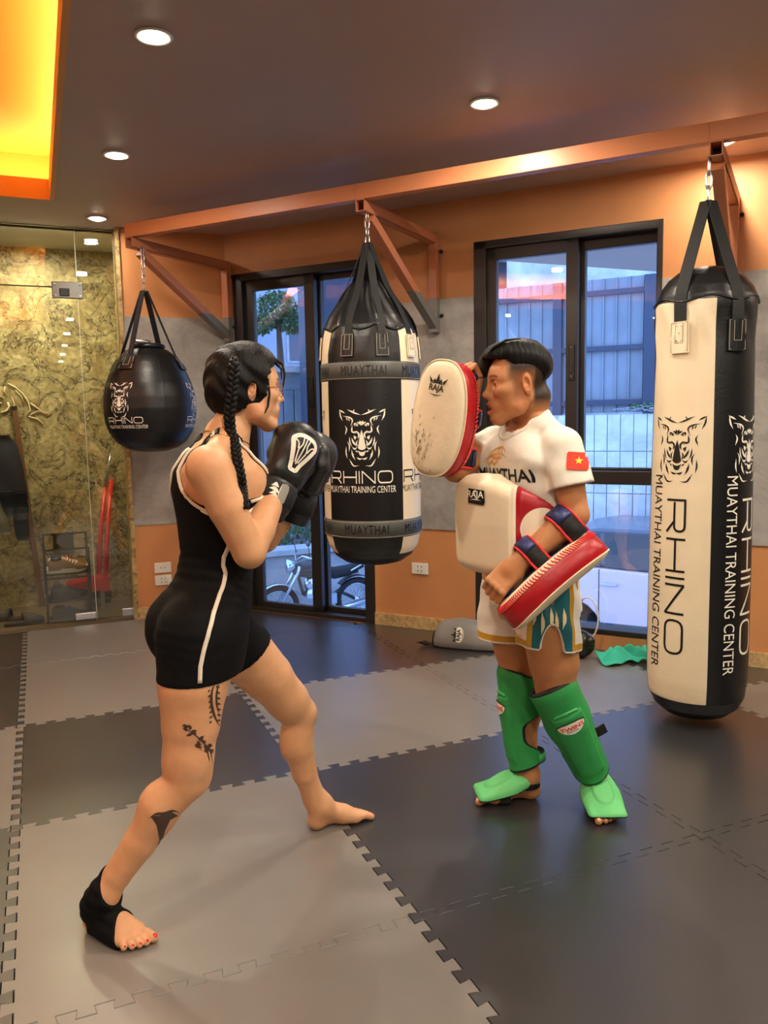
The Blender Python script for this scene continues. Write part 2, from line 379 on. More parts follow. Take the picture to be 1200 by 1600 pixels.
# short wall beside the glass
mb = MB(); mb.box(((0.715+XK+0.2)/2, PY+0.09, H/2), (XK+0.2-0.715, 0.18, H+0.1)); wall_left = mb.build('wall_left', M['orange']); tag(wall_left, kind='structure')
mb = MB(); mb.box(((0.716+XK)/2, PY+0.02, (ZB+ZG)/2), (XK-0.716, 0.06, ZG-ZB)); mb.build('plaster_band', M['plaster'], wall_left, bevel=0.002)
mb = MB(); mb.box(((0.716+XK)/2, PY-0.006, 0.04), (XK-0.716, 0.014, 0.08)); tag(mb.build('baseboard_left', M['travertine'], bevel=0.002), kind='structure')
def stone_mat(name, a, b, dark):
    m = bpy.data.materials.new(name); m.use_nodes = True; nt = m.node_tree; bs = nt.nodes['Principled BSDF']; bs.inputs['Roughness'].default_value = 0.5
    t = nt.nodes.new('ShaderNodeTexCoord'); n1 = nt.nodes.new('ShaderNodeTexNoise'); n1.inputs['Scale'].default_value = 5.5; n1.inputs['Detail'].default_value = 9; n1.inputs['Roughness'].default_value = 0.72; n1.inputs['Distortion'].default_value = 0.8
    v = nt.nodes.new('ShaderNodeTexNoise'); v.inputs['Scale'].default_value = 4.2; v.inputs['Detail'].default_value = 8; v.inputs['Distortion'].default_value = 0.7; v.inputs['Roughness'].default_value = 0.65
    n3 = nt.nodes.new('ShaderNodeTexNoise'); n3.inputs['Scale'].default_value = 34; n3.inputs['Detail'].default_value = 5
    for q in (n1, v, n3): nt.links.new(t.outputs['Object'], q.inputs['Vector'])
    r1 = nt.nodes.new('ShaderNodeValToRGB'); r1.color_ramp.elements[0].position = 0.38; r1.color_ramp.elements[1].position = 0.66
    r1.color_ramp.elements[0].color = b; r1.color_ramp.elements[1].color = a; nt.links.new(n1.outputs['Fac'], r1.inputs[0])
    r2 = nt.nodes.new('ShaderNodeValToRGB'); e = r2.color_ramp.elements; e[0].position = 0.470; e[0].color = (0, 0, 0, 1); e[1].position = 0.530; e[1].color = (0, 0, 0, 1)
    x = e.new(0.5); x.color = (1, 1, 1, 1); nt.links.new(v.outputs['Fac'], r2.inputs[0])
    r3 = nt.nodes.new('ShaderNodeMapRange'); r3.inputs[1].default_value = 0.38; r3.inputs[2].default_value = 0.52; nt.links.new(n3.outputs['Fac'], r3.inputs[0])
    mu = nt.nodes.new('ShaderNodeMath'); mu.operation = 'MULTIPLY'; nt.links.new(r2.outputs[0], mu.inputs[0]); nt.links.new(r3.outputs[0], mu.inputs[1])
    m1 = nt.nodes.new('ShaderNodeMix'); m1.data_type = 'RGBA'; m1.inputs[7].default_value = dark; nt.links.new(mu.outputs[0], m1.inputs[0]); nt.links.new(r1.outputs[0], m1.inputs[6])
    m2 = nt.nodes.new('ShaderNodeMix'); m2.data_type = 'RGBA'; m2.blend_type = 'MULTIPLY'; m2.inputs[0].default_value = 0.62
    nt.links.new(m1.outputs[2], m2.inputs[6]); r4 = nt.nodes.new('ShaderNodeMapRange'); r4.inputs[1].default_value = 0.35; r4.inputs[2].default_value = 0.6; r4.inputs[3].default_value = 0.35; nt.links.new(n3.outputs['Fac'], r4.inputs[0]); nt.links.new(r4.outputs[0], m2.inputs[7])
    nt.links.new(m2.outputs[2], bs.inputs['Base Color']); return m
M['stone'] = stone_mat('veined_stone', rgb(212, 196, 146), rgb(152, 130, 82), rgb(30, 20, 10))
M['stone_trim'] = stone_mat('veined_stone_trim', rgb(214, 190, 128), rgb(180, 150, 92), rgb(90, 70, 36))
mb = MB(); mb.box((0.703, PY+0.06, H/2), (0.026, 0.16, H)); tag(mb.build('trim_1', M['stone_trim']), kind='structure')
# vestibule behind the glass
SY = 4.62
mb = MB(); mb.box((-1.1, SY+0.05, H/2), (3.9, 0.1, H+0.1)); wall_stone = mb.build('wall_vestibule', M['stone']); tag(wall_stone, kind='structure')
mb = MB(); mb.box((0.86, 4.27, H/2), (0.1, 0.75, H+0.1)); tag(mb.build('wall_vestibule_side', M['stone']), kind='structure')
M['vest_floor'] = mat('brown_floor_tile', rgb(112, 92, 66), 0.35, noise=0.3, nscale=5)
mb = MB(); mb.box((-1.1, 4.27, -0.03), (3.9, 0.78, 0.06)); tag(mb.build('floor_vestibule', M['vest_floor']), kind='structure')
M['vest_ceil'] = mat('vestibule_ceiling_paint', rgb(196, 190, 178), 0.6)
mb = MB(); mb.box((-1.1, 4.28, H+0.04), (3.9, 0.78, 0.08)); tag(mb.build('ceiling_vestibule', M['vest_ceil']), kind='structure')
# other sides of the hall (behind the camera)
M['side_wall'] = mat('side_wall_paint', rgb(124, 88, 64), 0.6)
for nm, c, d in (('wall_front', (1.0, -9.05, H/2), (10.4, 0.1, H+0.1)), ('wall_side_left', (-3.05, -2.2, H/2), (0.1, 13.7, H+0.1)), ('wall_side_right', (6.05, -5.5, H/2), (0.1, 7.6, H+0.1))):
    mb = MB(); mb.box(c, d); tag(mb.build(nm, M['side_wall']), kind='structure')
# ceiling with a lit recess
TX0, TX1, TY0, TY1 = -1.9, 0.302, -2.0, 3.25
mb = MB()
def cbox(x0, x1, y0, y1, z0, z1): mb.box(((x0+x1)/2, (y0+y1)/2, (z0+z1)/2), (x1-x0, y1-y0, z1-z0))
cbox(TX1, 6.1, -9.1, 4.0, H, H+0.06); cbox(-3.1, TX0, -9.1, 4.0, H, H+0.06); cbox(TX0, TX1, TY1, 4.0, H, H+0.06); cbox(TX0, TX1, -9.1, TY0, H, H+0.06)
ceiling = mb.build('ceiling', M['ceil']); tag(ceiling, kind='structure')
mb = MB(); R_ = 0.22; HT = 0.30
cbox(TX0-R_, TX1+R_, TY0-R_, TY1+R_, H+HT, H+HT+0.05)
cbox(TX1+R_, TX1+R_+0.03, TY0-R_, TY1+R_, H+0.06, H+HT); cbox(TX0-R_-0.03, TX0-R_, TY0-R_, TY1+R_, H+0.06, H+HT)
cbox(TX0-R_, TX1+R_, TY1+R_, TY1+R_+0.03, H+0.06, H+HT); cbox(TX0-R_, TX1+R_, TY0-R_-0.03, TY0-R_, H+0.06, H+HT)
mb.build('ceiling_recess', M['tray'], ceiling)
mb = MB(); LH = 0.11
cbox(TX1-0.004, TX1+0.02, TY0, TY1, H-0.002, H+LH); cbox(TX0-0.02, TX0+0.004, TY0, TY1, H-0.002, H+LH)
cbox(TX0, TX1, TY1-0.004, TY1+0.02, H-0.002, H+LH); cbox(TX0, TX1, TY0-0.02, TY0+0.004, H-0.002, H+LH)
mb.build('recess_lip', M['tray'], ceiling)
for nm, a, b in (('led', (TX1+0.08, TY0, H+0.085), (TX1+0.08, TY1+0.08, H+0.085)), ('led', (TX0-0.08, TY0, H+0.085), (TX0-0.08, TY1, H+0.085)), ('led', (TX0, TY1+0.08, H+0.085), (TX1+0.08, TY1+0.08, H+0.085)), ('led', (TX0, TY0-0.08, H+0.085), (TX1, TY0-0.08, H+0.085))):
    b_ = MB(); b_.bar(a, b, 0.03, 0.02); b_.build('led_strip', M['led'], ceiling)

# ------------------------------------------------------------------ downlights
def downlight(x, y, label, group=None, power=LIGHT_W, tint=WARM):
    t = thing('ceiling_downlight', (x, y, H), label, 'ceiling light', group)
    a = MB(); a.lathe([(0.044, 0.0), (0.062, 0.0), (0.064, -0.004), (0.060, -0.009), (0.046, -0.007), (0.044, 0.0)], 28, (x, y, H)); a.build('trim_ring', M['white_plastic'], t, smooth=True)
    a = MB(); a.lathe([(0.045, -0.002), (0.040, -0.010), (0.028, -0.016), (0.01, -0.019), (0.001, -0.0195)], 24, (x, y, H)); a.build('lens', M['lamp'], t, smooth=True)
    ld = bpy.data.lights.new('downlight_lamp', 'AREA'); ld.shape = 'DISK'; ld.size = 0.085; ld.energy = power; ld.color = tint; ld.spread = math.radians(180)
    lo = bpy.data.objects.new('downlight_lamp', ld); COL.objects.link(lo); lo.location = (x, y, H-0.026); attach(lo, t)
downlight(0.581, 1.044, 'round ceiling downlight at top left, nearest and largest of the left row')
downlight(0.576, 2.317, 'round ceiling downlight, second from the front in the left row, beside the lit recess corner', None, LIGHT_W*0.65)
downlight(0.574, 3.584, 'round ceiling downlight just in front of the glass partition, last of the left row', None, LIGHT_W*0.22)
downlight(1.900, 1.156, 'round ceiling downlight alone in the middle of the brown ceiling, above the man')
downlight(3.195, 1.165, 'round ceiling downlight behind the beam beside the right-hand bracket, close to the wall', None, LIGHT_W*0.55)
for k, (x, y) in enumerate(((0.60, -0.8), (0.62, -2.4), (0.64, -4.1), (1.9, -0.3), (1.9, -1.9), (3.2, -0.4), (4.6, -0.4), (3.2, -2.2), (1.9, -3.8), (-2.4, 2.4), (-2.4, 0.4), (-2.4, -1.6), (0.66, -5.8), (0.68, -7.5))):
    downlight(x, y, 'round ceiling downlight in the rear part of the hall, behind the camera', 'downlights in the rear of the hall')
# unseen fill lamps added to brighten the vestibule stone
for x in (-1.0, 0.2):
    ld = bpy.data.lights.new('vestibule_fill', 'AREA'); ld.shape = 'DISK'; ld.size = 0.12; ld.energy = 20; ld.color = (1, 0.90, 0.66)
    lo = bpy.data.objects.new('vestibule_fill', ld); COL.objects.link(lo); lo.location = (x, 4.15, H-0.03)

# ------------------------------------------------------------------ sliding door and window
def glazing(nm, s0, s1, z0, z1, rails, group):
    root = bpy.data.objects.new(nm, None); COL.objects.link(root); root.location = WP((s0+s1)/2, 0, z0); tag(root, kind='structure')
    return root
door = glazing('door_1', DS0, DS1, 0, DZ1, None, None)
win = glazing('window_1', WS0, WS1, WZ0, WZ1, None, None)
def fr(parent, name, boxes, m=None, bevel=0.003):
    b_ = MB()
    for q in boxes: wbox(b_, *q)
    return b_.build(name, m or M['frame'], parent, bevel=bevel)
fr(door, 'outer_frame', [(DS0, DS0+0.075, -0.16, 0.004, 0, DZ1), (DS1-0.075, DS1, -0.16, 0.004, 0, DZ1), (DS0, DS1, -0.16, 0.004, DZ1-0.05, DZ1), (DS0, DS1, -0.16, 0.0, 0.0, 0.028)])
sash = fr(door, 'sash', [(DS0+0.07, DS0+0.14, -0.075, -0.03, 0.03, DZ1-0.045), (-1.45, -1.375, -0.075, -0.03, 0.03, DZ1-0.045), (DS0+0.07, -1.38, -0.075, -0.03, DZ1-0.115, DZ1-0.045), (DS0+0.07, -1.38, -0.075, -0.03, 0.028, 0.062)])
fr(door, 'glass_pane', [(DS0+0.13, -1.44, -0.055, -0.049, 0.06, DZ1-0.11)], M['glass'], 0)
fr(door, 'sash', [(-1.42, -1.36, -0.135, -0.09, 0.03, DZ1-0.045), (DS1-0.12, DS1-0.07, -0.135, -0.09, 0.03, DZ1-0.045), (-1.42, DS1-0.07, -0.135, -0.09, DZ1-0.085, DZ1-0.045), (-1.42, DS1-0.07, -0.135, -0.09, 0.028, 0.062)])
fr(door, 'glass_pane', [(-1.37, DS1-0.11, -0.115, -0.109, 0.06, DZ1-0.08)], M['glass_clear'], 0)
h_ = fr(door, 'handle', [(-1.43, -1.395, -0.03, -0.018, 1.42, 1.62)], M['black_plastic'])
fr(door, 'handle_slot', [(-1.42, -1.405, -0.02, -0.012, 1.47, 1.57)], M['frame'])
fr(win, 'outer_frame', [(WS0, WS0+0.075, -0.16, 0.004, WZ0, WZ1), (WS1-0.03, WS1, -0.16, 0.004, WZ0, WZ1), (WS0, WS1, -0.16, 0.004, WZ1-0.045, WZ1), (WS0, WS1, -0.16, 0.004, WZ0-0.01, WZ0+0.02), (WS0, WS1, -0.16, -0.01, 0.945, 1.02)])
fr(win, 'sash', [(WS0+0.07, -0.118, -0.07, -0.02, 1.02, WZ1-0.04), (0.292, 0.36, -0.07, -0.02, 1.02, WZ1-0.04), (WS0+0.07, 0.36, -0.07, -0.02, WZ1-0.11, WZ1-0.04), (WS0+0.07, 0.36, -0.07, -0.02, 1.02, 1.05)])
fr(win, 'glass_pane', [(-0.125, 0.30, -0.048, -0.042, 1.04, WZ1-0.10)], M['glass'], 0)
fr(win, 'sash', [(0.33, 0.385, -0.13, -0.08, 1.02, WZ1-0.04), (WS1-0.045, WS1-0.02, -0.13, -0.08, 1.02, WZ1-0.04), (0.33, WS1-0.02, -0.13, -0.08, WZ1-0.10, WZ1-0.04), (0.33, WS1-0.02, -0.13, -0.08, 1.02, 1.035)])
fr(win, 'glass_pane', [(0.38, WS1-0.04, -0.108, -0.102, 1.03, WZ1-0.09)], M['glass_clear'], 0)
fr(win, 'glass_pane', [(WS0+0.07, WS1-0.02, -0.06, -0.054, WZ0+0.015, 0.95)], M['glass'], 0)
fr(win, 'handle', [(0.312, 0.345, -0.02, -0.008, 1.53, 1.73)], M['black_plastic'])
fr(win, 'handle_slot', [(0.322, 0.335, -0.012, -0.003, 1.57, 1.68)], M['frame'])
b_ = MB()
for z in (1.55, 1.71): b_.blob(WP(0.328, -0.007, z), 0.005)
b_.build('screw', M['steel'], win, smooth=True)

# ------------------------------------------------------------------ glass partition on the left
GY = 3.90
t = bpy.data.objects.new('glass_partition', None); COL.objects.link(t); t.location = (0.0, GY, 0)
tag(t, 'frameless clear glass partition with metal patch fittings in front of veined stone', 'glass partition'); part = t
def pane(x0, x1, z0, z1):
    b_ = MB(); b_.box(((x0+x1)/2, GY, (z0+z1)/2), (x1-x0, 0.010, z1-z0)); b_.build('glass_pane', M['partition_glass'], part)
pane(0.452, 0.69, 0.015, H-0.005); pane(-0.6, 0.448, 2.222, H-0.005); pane(-0.6, 0.444, 0.02, 2.214); pane(-2.9, -0.604, 0.015, H-0.005)
M['edge_glass'] = mat('glass_edge', rgb(190, 196, 180), 0.2)
b_ = MB(); b_.box((0.45, GY, 1.3), (0.004, 0.012, 2.58)); b_.build('glass_joint', M['edge_glass'], part)
b_ = MB(); b_.box((-0.08, GY, 2.218), (1.05, 0.012, 0.006)); b_.build('glass_joint', M['black_plastic'], part)
M['chrome'] = mat('chrome', rgb(96, 94, 90), 0.3, metal=1.0)
f_ = MB(); f_.box((0.39, GY-0.012, 2.20), (0.19, 0.02, 0.105)); fit = f_.build('patch_fitting', M['chrome'], part, bevel=0.004)
f_ = MB(); f_.box((0.37, GY-0.026, 2.185), (0.06, 0.012, 0.05)); f_.build('fitting_cover', M['black_plastic'], fit, bevel=0.004)
f_ = MB()
for x in (0.315, 0.465):
    for z in (2.165, 2.235): f_.lathe([(0.006, 0), (0.006, 0.004), (0.001, 0.005)], 10, (x, GY-0.022, z), Matrix.Rotation(PI/2, 3, 'X'))
f_.build('screw', M['steel'], fit)
f_ = MB(); f_.box((0.38, GY-0.012, 0.045), (0.13, 0.02, 0.045)); f_.build('patch_fitting', M['steel'], part, bevel=0.004)
f_ = MB(); f_.box((0.655, GY-0.012, 0.045), (0.08, 0.02, 0.05)); f_.build('patch_fitting', M['steel'], part, bevel=0.004)

# ------------------------------------------------------------------ outside: street 1.45 m lower
GZ = -1.45
M['asphalt'] = mat('asphalt', rgb(176, 180, 184), 0.8, noise=0.3, nscale=4, bump=0.3)
M['bldg'] = concrete('weathered_concrete', rgb(150, 150, 150), rgb(205, 205, 205), 1.2)
M['fence'] = mat('fence_sheet', rgb(140, 144, 150), 0.6, noise=0.25, nscale=2)
M['fence_post'] = mat('fence_post', rgb(58, 64, 80), 0.5)
M['block'] = concrete('stone_block', rgb(190, 190, 188), rgb(228, 228, 226), 2.2)
M['curb'] = mat('curb', rgb(170, 172, 172), 0.7, noise=0.2, nscale=6)
M['leaf'] = mat('leaf', rgb(62, 110, 58), 0.6, noise=0.5, nscale=8)
M['bark'] = mat('bark', rgb(70, 58, 46), 0.9)
b_ = MB(); b_.box((6.0, 8.5, GZ-0.1), (26, 22, 0.2), None); g_ = b_
# keep the street outside the building
me_c = [(-6, 30), (26, 30), (26, -14.2)]
st = MB(); q0 = WP(-4.5, -0.21, 0); q1 = WP(14, -0.21, 0)
st.prism([(q0.x, q0.y), (q1.x, q1.y), (q1.x+14, q1.y+14), (q0.x+22, q0.y+30), (q0.x, q0.y+30)], GZ-0.2, GZ)
street = st.build('street', M['asphalt']); tag(street, kind='structure')
# block wall with a sheet fence on it, seen through the window
FO = -6.5
bw = bpy.data.objects.new('block_wall', None); COL.objects.link(bw); bw.location = WP(-0.6, FO, GZ); tag(bw, 'low grey stone block wall under the sheet fence across the street', 'wall')
xs = [-3.1+0.172*k for k in range(24)]; zs = [GZ, -0.86, -0.28, 0.285, 0.854, 1.349]
base_me = None
for a, b2 in zip(zs[:-1], zs[1:]):
    for k in range(len(xs)-1):
        q = MB(); wbox(q, xs[k]+0.006, xs[k+1]-0.006, FO-0.06, FO+random.uniform(0, 0.012), a+0.007, b2-0.007); q.build('block', M['block'], bw)
q = MB(); wbox(q, xs[0], xs[-1], FO-0.30, FO-0.012, GZ, 1.345); q.build('mortar', M['curb'], bw)
sf = bpy.data.objects.new('sheet_fence', None); COL.objects.link(sf); sf.location = WP(-0.6, FO, 1.35); tag(sf, 'blue grey ribbed sheet fence with a thick post on top of the block wall', 'fence')
x = -3.0; k = 0
while x < -0.42:
    q = MB(); wbox(q, x+0.004, x+0.166, FO-0.10, FO-0.085, 1.37, 3.14)
    wbox(q, x, x+0.02, FO-0.10, FO-0.06, 1.37, 3.14); q.build('fence_sheet', M['fence'], sf, bevel=0.003); x += 0.17
for z in (2.955, 2.225, 1.51):
    q = MB(); wbox(q, -3.0, -0.38, FO-0.06, FO-0.02, z-0.035, z+0.03); q.build('fence_rail', M['fence_post'], sf)
q = MB(); wbox(q, -0.41, -0.27, FO-0.12, FO+0.02, 1.35, 3.13); q.build('fence_post', M['fence_post'], sf, bevel=0.004)
q = MB(); wbox(q, -1.62, -1.50, FO-0.12, FO+0.0, 1.35, 3.13); q.build('fence_post', M['fence_post'], sf, bevel=0.004)
q = MB(); wbox(q, -3.2, 4.5, -9.6, -9.2, GZ, 6.5); tag(q.build('concrete_building', M['bldg']), 'tall stained grey concrete building side behind the sheet fence', 'building')
# creeper on the block wall
vt = thing('creeper', WP(-0.45, FO+0.06, 1.36), 'thin bare creeper with a few green leaves lying on top of the block wall', 'plant')
q = MB(); rv = random.Random(3)
for k in range(12):
    s = -0.9+rv.random()*0.9; pts = []
    for j in range(6): pts.append(WP(s+j*0.09*rv.uniform(0.6, 1.1), FO+0.055+rv.uniform(-0.01, 0.03), 1.37+rv.uniform(0.0, 0.09)))
    q.tube(pts, 0.006, 5)
cs_ = q.build('stem', M['curb'], vt); cs_['kind'] = 'stuff'
q = MB()
for k in range(9):
    c = WP(-0.55+rv.random()*0.28, FO+0.075, 1.42+rv.random()*0.06); q.blob(c, (0.03, 0.012, 0.024), None, 6, 4)
tag(q.build('foliage', M['leaf'], vt), kind='stuff')
# parked car
car = thing('car', WP(0.55, -4.9, GZ), 'pale pink white hatchback parked outside the window', 'car')
M['car_paint'] = mat('pale_car_paint', rgb(240, 206, 214), 0.3, coat=0.5)
M['car_glass'] = mat('car_window', rgb(40, 50, 62), 0.12)
M['car_dark'] = mat('dark_roof_paint', rgb(92, 98, 110), 0.25)
M['tyre'] = mat('tyre', rgb(22, 22, 22), 0.8)
def carp(s, z): return (s, z)
def carprism(poly, o0, o1):
    q = MB(); n = len(poly); vs = [WP(s, o0, z) for s, z in poly]+[WP(s, o1, z) for s, z in poly]
    q.add(vs, [tuple(range(n-1, -1, -1)), tuple(range(n, 2*n))]+[(i, (i+1) % n, n+(i+1) % n, n+i) for i in range(n)]); return q
def arch(c, z, r, a0, a1, n=10): return [(c+r*math.cos(a0+(a1-a0)*k/n), z+r*math.sin(a0+(a1-a0)*k/n)) for k in range(n+1)]
wz = GZ+0.31; wr, wf = -0.86, 1.66
body = [(-1.36, GZ+0.40), (-1.30, -0.42), (-1.18, -0.36)]+[(2.0, -0.47), (2.35, -0.62), (2.42, GZ+0.40), (2.36, GZ+0.24)]+arch(wf, wz, 0.39, 0, PI)+arch(wr, wz, 0.39, 0, PI)[:]+[(-1.32, GZ+0.24)]
carprism(body, -4.5-1.62, -4.5).build('body', M['car_paint'], car, bevel=0.03, seg=3)
cab = [(-1.20, -0.37), (-0.90, 0.0), (-0.55, 0.06), (0.75, 0.05), (1.55, -0.44)]
carprism(cab, -4.5-1.52, -4.58).build('cabin', M['car_dark'], car, bevel=0.05, seg=3)
carprism([(-1.02, -0.355), (-0.84, -0.03), (-0.52, 0.01), (-0.505, -0.375)], -4.6, -4.572).build('side_window', M['car_glass'], car)
carprism([(-0.455, -0.375), (-0.47, 0.012), (0.62, 0.0), (0.64, -0.41)], -4.6, -4.572).build('side_window', M['car_glass'], car)
carprism([(0.70, -0.41), (0.68, 0.0), (0.78, 0.0), (1.38, -0.43)], -4.6, -4.572).build('side_window', M['car_glass'], car)
q = MB(); wbox(q, -0.49, -0.30, -4.5, -4.465, -0.572, -0.535); q.build('door_handle', M['steel'], car, bevel=0.012, seg=3)
for s0_, z0_, z1_ in ((-0.512, -1.0, -0.39), (0.60, -1.1, -0.41)):
    q = MB(); wbox(q, s0_, s0_+0.010, -4.51, -4.496, z0_, z1_); q.build('door_seam', M['car_glass'], car)
for c in (wr, wf):
    for o in (-4.72, -5.95):
        q = MB(); Mx = MW.to_3x3() @ Matrix.Rotation(PI/2, 3, 'X')
        q.lathe([(0.18, -0.09), (0.29, -0.09), (0.31, -0.05), (0.31, 0.05), (0.29, 0.09), (0.18, 0.09), (0.17, 0.02)], 28, WP(c, o, wz), Mx); wq = q.build('wheel', M['tyre'], car, smooth=True)
        q = MB(); q.lathe([(0.17, -0.02), (0.17, 0.03), (0.05, 0.06), (0.01, 0.06)], 20, WP(c, o, wz), Mx); q.build('hubcap', M['steel'], wq, smooth=True)
# motorbike outside the door
BY = 8.5
bike = thing('motorbike', (3.5, BY, GZ), 'dark motorbike parked outside the sliding door', 'motorbike')
M['bike_black'] = mat('bike_black', rgb(36, 38, 42), 0.35); M['bike_chrome'] = mat('bike_chrome', rgb(190, 195, 200), 0.2, metal=1.0)
fwx, rwx, wz2 = 2.98, 4.12, GZ+0.30
for x in (fwx, rwx):
    q = MB(); q.tube([(x+0.27*math.cos(a), BY, wz2+0.27*math.sin(a)) for a in np.linspace(0, 2*PI, 28)[:-1]], 0.042, 8, closed=True); wq = q.build('wheel', M['tyre'], bike, smooth=True)
    q = MB(); q.tube([(x+0.225*math.cos(a), BY, wz2+0.225*math.sin(a)) for a in np.linspace(0, 2*PI, 28)[:-1]], 0.012, 6, closed=True)
    for a in np.linspace(0, PI, 9)[:-1]: q.tube([(x-0.22*math.cos(a), BY, wz2-0.22*math.sin(a)), (x+0.22*math.cos(a), BY, wz2+0.22*math.sin(a))], 0.004, 4)
    q.blob((x, BY, wz2), (0.05, 0.06, 0.05)); q.build('spoked_rim', M['bike_chrome'], wq, smooth=True)
q = MB(); q.ribbon([(fwx+0.33*math.cos(a), BY-0.05, wz2+0.33*math.sin(a)) for a in np.linspace(0.5, 2.9, 12)], [(math.cos(a), 0, math.sin(a)) for a in np.linspace(0.5, 2.9, 12)], 0.12, 0.006); q.build('front_mudguard', M['bike_chrome'], bike, smooth=True)
q = MB(); q.ribbon([(rwx+0.34*math.cos(a), BY, wz2+0.34*math.sin(a)) for a in np.linspace(0.2, 2.4, 12)], [(math.cos(a), 0, math.sin(a)) for a in np.linspace(0.2, 2.4, 12)], 0.14, 0.006); q.build('rear_mudguard', M['bike_black'], bike, smooth=True)
for s in (-1, 1):
    q = MB(); q.tube([(fwx, BY+s*0.09, wz2), (fwx+0.27, BY+s*0.09, -0.70), (fwx+0.30, BY+s*0.09, -0.60)], 0.024, 8); q.build('fork', M['bike_chrome'], bike, smooth=True)
q = MB(); q.blob((3.46, BY, -0.66), (0.27, 0.13, 0.12)); q.build('fuel_tank', M['bike_black'], bike, smooth=True)
q = MB(); q.tube([(3.62, BY, -0.70), (3.80, BY, -0.75), (4.0, BY, -0.73), (4.22, BY, -0.66)], [0.07, 0.085, 0.08, 0.05], 10); q.build('seat', M['tyre'], bike, smooth=True)
q = MB(); q.tube([(4.0, BY-0.12, -0.72), (4.22, BY-0.12, -0.62), (4.38, BY-0.1, -0.6), (4.38, BY+0.1, -0.6), (4.22, BY+0.12, -0.62), (4.0, BY+0.12, -0.72)], 0.013, 6); q.build('grab_rail', M['bike_chrome'], bike, smooth=True)
q = MB(); q.tube([(3.38, BY-0.36, -0.47), (3.30, BY-0.18, -0.45), (3.27, BY, -0.54), (3.30, BY+0.18, -0.45), (3.38, BY+0.36, -0.47)], 0.015, 7); q.build('handlebar', M['bike_chrome'], bike, smooth=True)
q = MB(); q.lathe([(0.02, -0.10), (0.08, -0.06), (0.095, 0.0), (0.09, 0.03), (0.01, 0.04)], 18, (3.16, BY, -0.60), Matrix.Rotation(-PI/2, 3, 'Y')); q.build('headlamp', M['bike_chrome'], bike, smooth=True)
for s in (-1, 1):
    q = MB(); q.tube([(3.36, BY+s*0.3, -0.47), (3.33, BY+s*0.34, -0.3)], 0.006, 5); q.blob((3.32, BY+s*0.36, -0.26), (0.02, 0.07, 0.04)); q.build('mirror', M['bike_black'], bike, smooth=True)
q = MB(); q.blob((3.55, BY, -1.02), (0.19, 0.15, 0.18)); q.blob((3.45, BY, -0.88), (0.09, 0.1, 0.12)); q.box((3.68, BY, -1.08), (0.22, 0.24, 0.14)); q.build('engine', M['bike_chrome'], bike, smooth=False)
q = MB(); q.tube([(3.25, BY, -0.62), (3.35, BY, -1.0), (3.6, BY, -1.15), (3.85, BY, -1.0), (4.12, BY, wz2)], 0.025, 7); q.tube([(3.3, BY, -0.68), (3.7, BY, -0.78), (4.15, BY, -0.76)], 0.022, 7); q.build('chassis', M['bike_black'], bike, smooth=True)
q = MB(); q.tube([(3.45, BY-0.12, -1.0), (3.5, BY-0.16, -1.2), (3.8, BY-0.17, -1.22), (4.35, BY-0.17, -1.12)], [0.02, 0.025, 0.035, 0.045], 9); q.build('exhaust', M['bike_chrome'], bike, smooth=True)
# planter kerb, hedge, shed, trees
kb = MB(); kb.box((5.2, 9.70, (GZ-0.64)/2), (10, 0.36, -0.64-GZ)); kerb = kb.build('planter_wall', mat('planter_brick', rgb(168, 166, 164), 0.8, noise=0.35, nscale=3)); tag(kerb, 'low planter wall with a pale coping behind the motorbike', 'wall')
kb = MB(); kb.box((5.2, 9.68, -0.58), (10, 0.44, 0.09)); kb.build('coping', M['curb'], kerb, bevel=0.01)
hd = thing('hedge', (4.5, 10.2, -0.6), 'loose green hedge growing behind the planter wall', 'hedge')
def leaves(name, parent, cs, n, size, m, seed):
    r_ = np.random.default_rng(seed); V = []; Fc = []
    for (c, r) in cs:
        k = n; u = r_.normal(size=(k, 3)); u /= np.linalg.norm(u, axis=1)[:, None]; p = np.array(c)+u*np.array(r)*r_.uniform(0.55, 1.0, (k, 1))
        for q in p:
            a = r_.normal(size=3); a /= np.linalg.norm(a); b2 = np.cross(a, r_.normal(size=3)); b2 /= np.linalg.norm(b2); i = len(V)
            V += [q-a*size, q+b2*size*0.45, q+a*size, q-b2*size*0.45]; Fc.append((i, i+1, i+2, i+3))
    o = meshobj(name, V, Fc, m, parent, smooth=False); o['kind'] = 'stuff'; return o
leaves('foliage', hd, [((2.6+0.75*k, 10.34, -0.42+0.1*(k % 3)), (0.55, 0.4, 0.42)) for k in range(7)], 520, 0.05, M['leaf'], 4)
q = MB()
for k in range(7): q.tube([(2.6+0.75*k, 10.3, GZ), (2.62+0.75*k, 10.3, -0.4)], 0.03, 6)
hs_ = q.build('stem', M['bark'], hd); hs_['kind'] = 'stuff'
sh = thing('workshop_building', (5.5, 15, GZ), 'long low building with a ribbed shutter front behind the hedge', 'building')
q = MB(); q.box((7.0, 15.2, (2.35+GZ)/2), (8.0, 0.3, 2.35-GZ)); q.build('facade', mat('pale_render', rgb(150, 156, 164), 0.8, noise=0.15, nscale=2), sh)
for k in range(16):
    q = MB(); q.box((3.25+0.24*k, 15.02, 0.4), (0.21, 0.06, 3.2)); q.build('shutter_rib', M['fence'], sh, bevel=0.01)
q = MB(); q.box((7.0, 15.0, 2.42), (8.4, 0.9, 0.12)); q.build('roof_edge', M['curb'], sh)
tr_ = thing('round_tree', (5.9, 18, GZ), 'round crowned green tree standing beyond the low building', 'tree')
leaves('foliage', tr_, [((5.85, 18, 4.2), (0.55, 0.5, 0.38)), ((5.3, 18.1, 3.75), (0.5, 0.5, 0.3)), ((6.25, 18.1, 3.8), (0.5, 0.5, 0.3))], 900, 0.06, M['leaf'], 5)
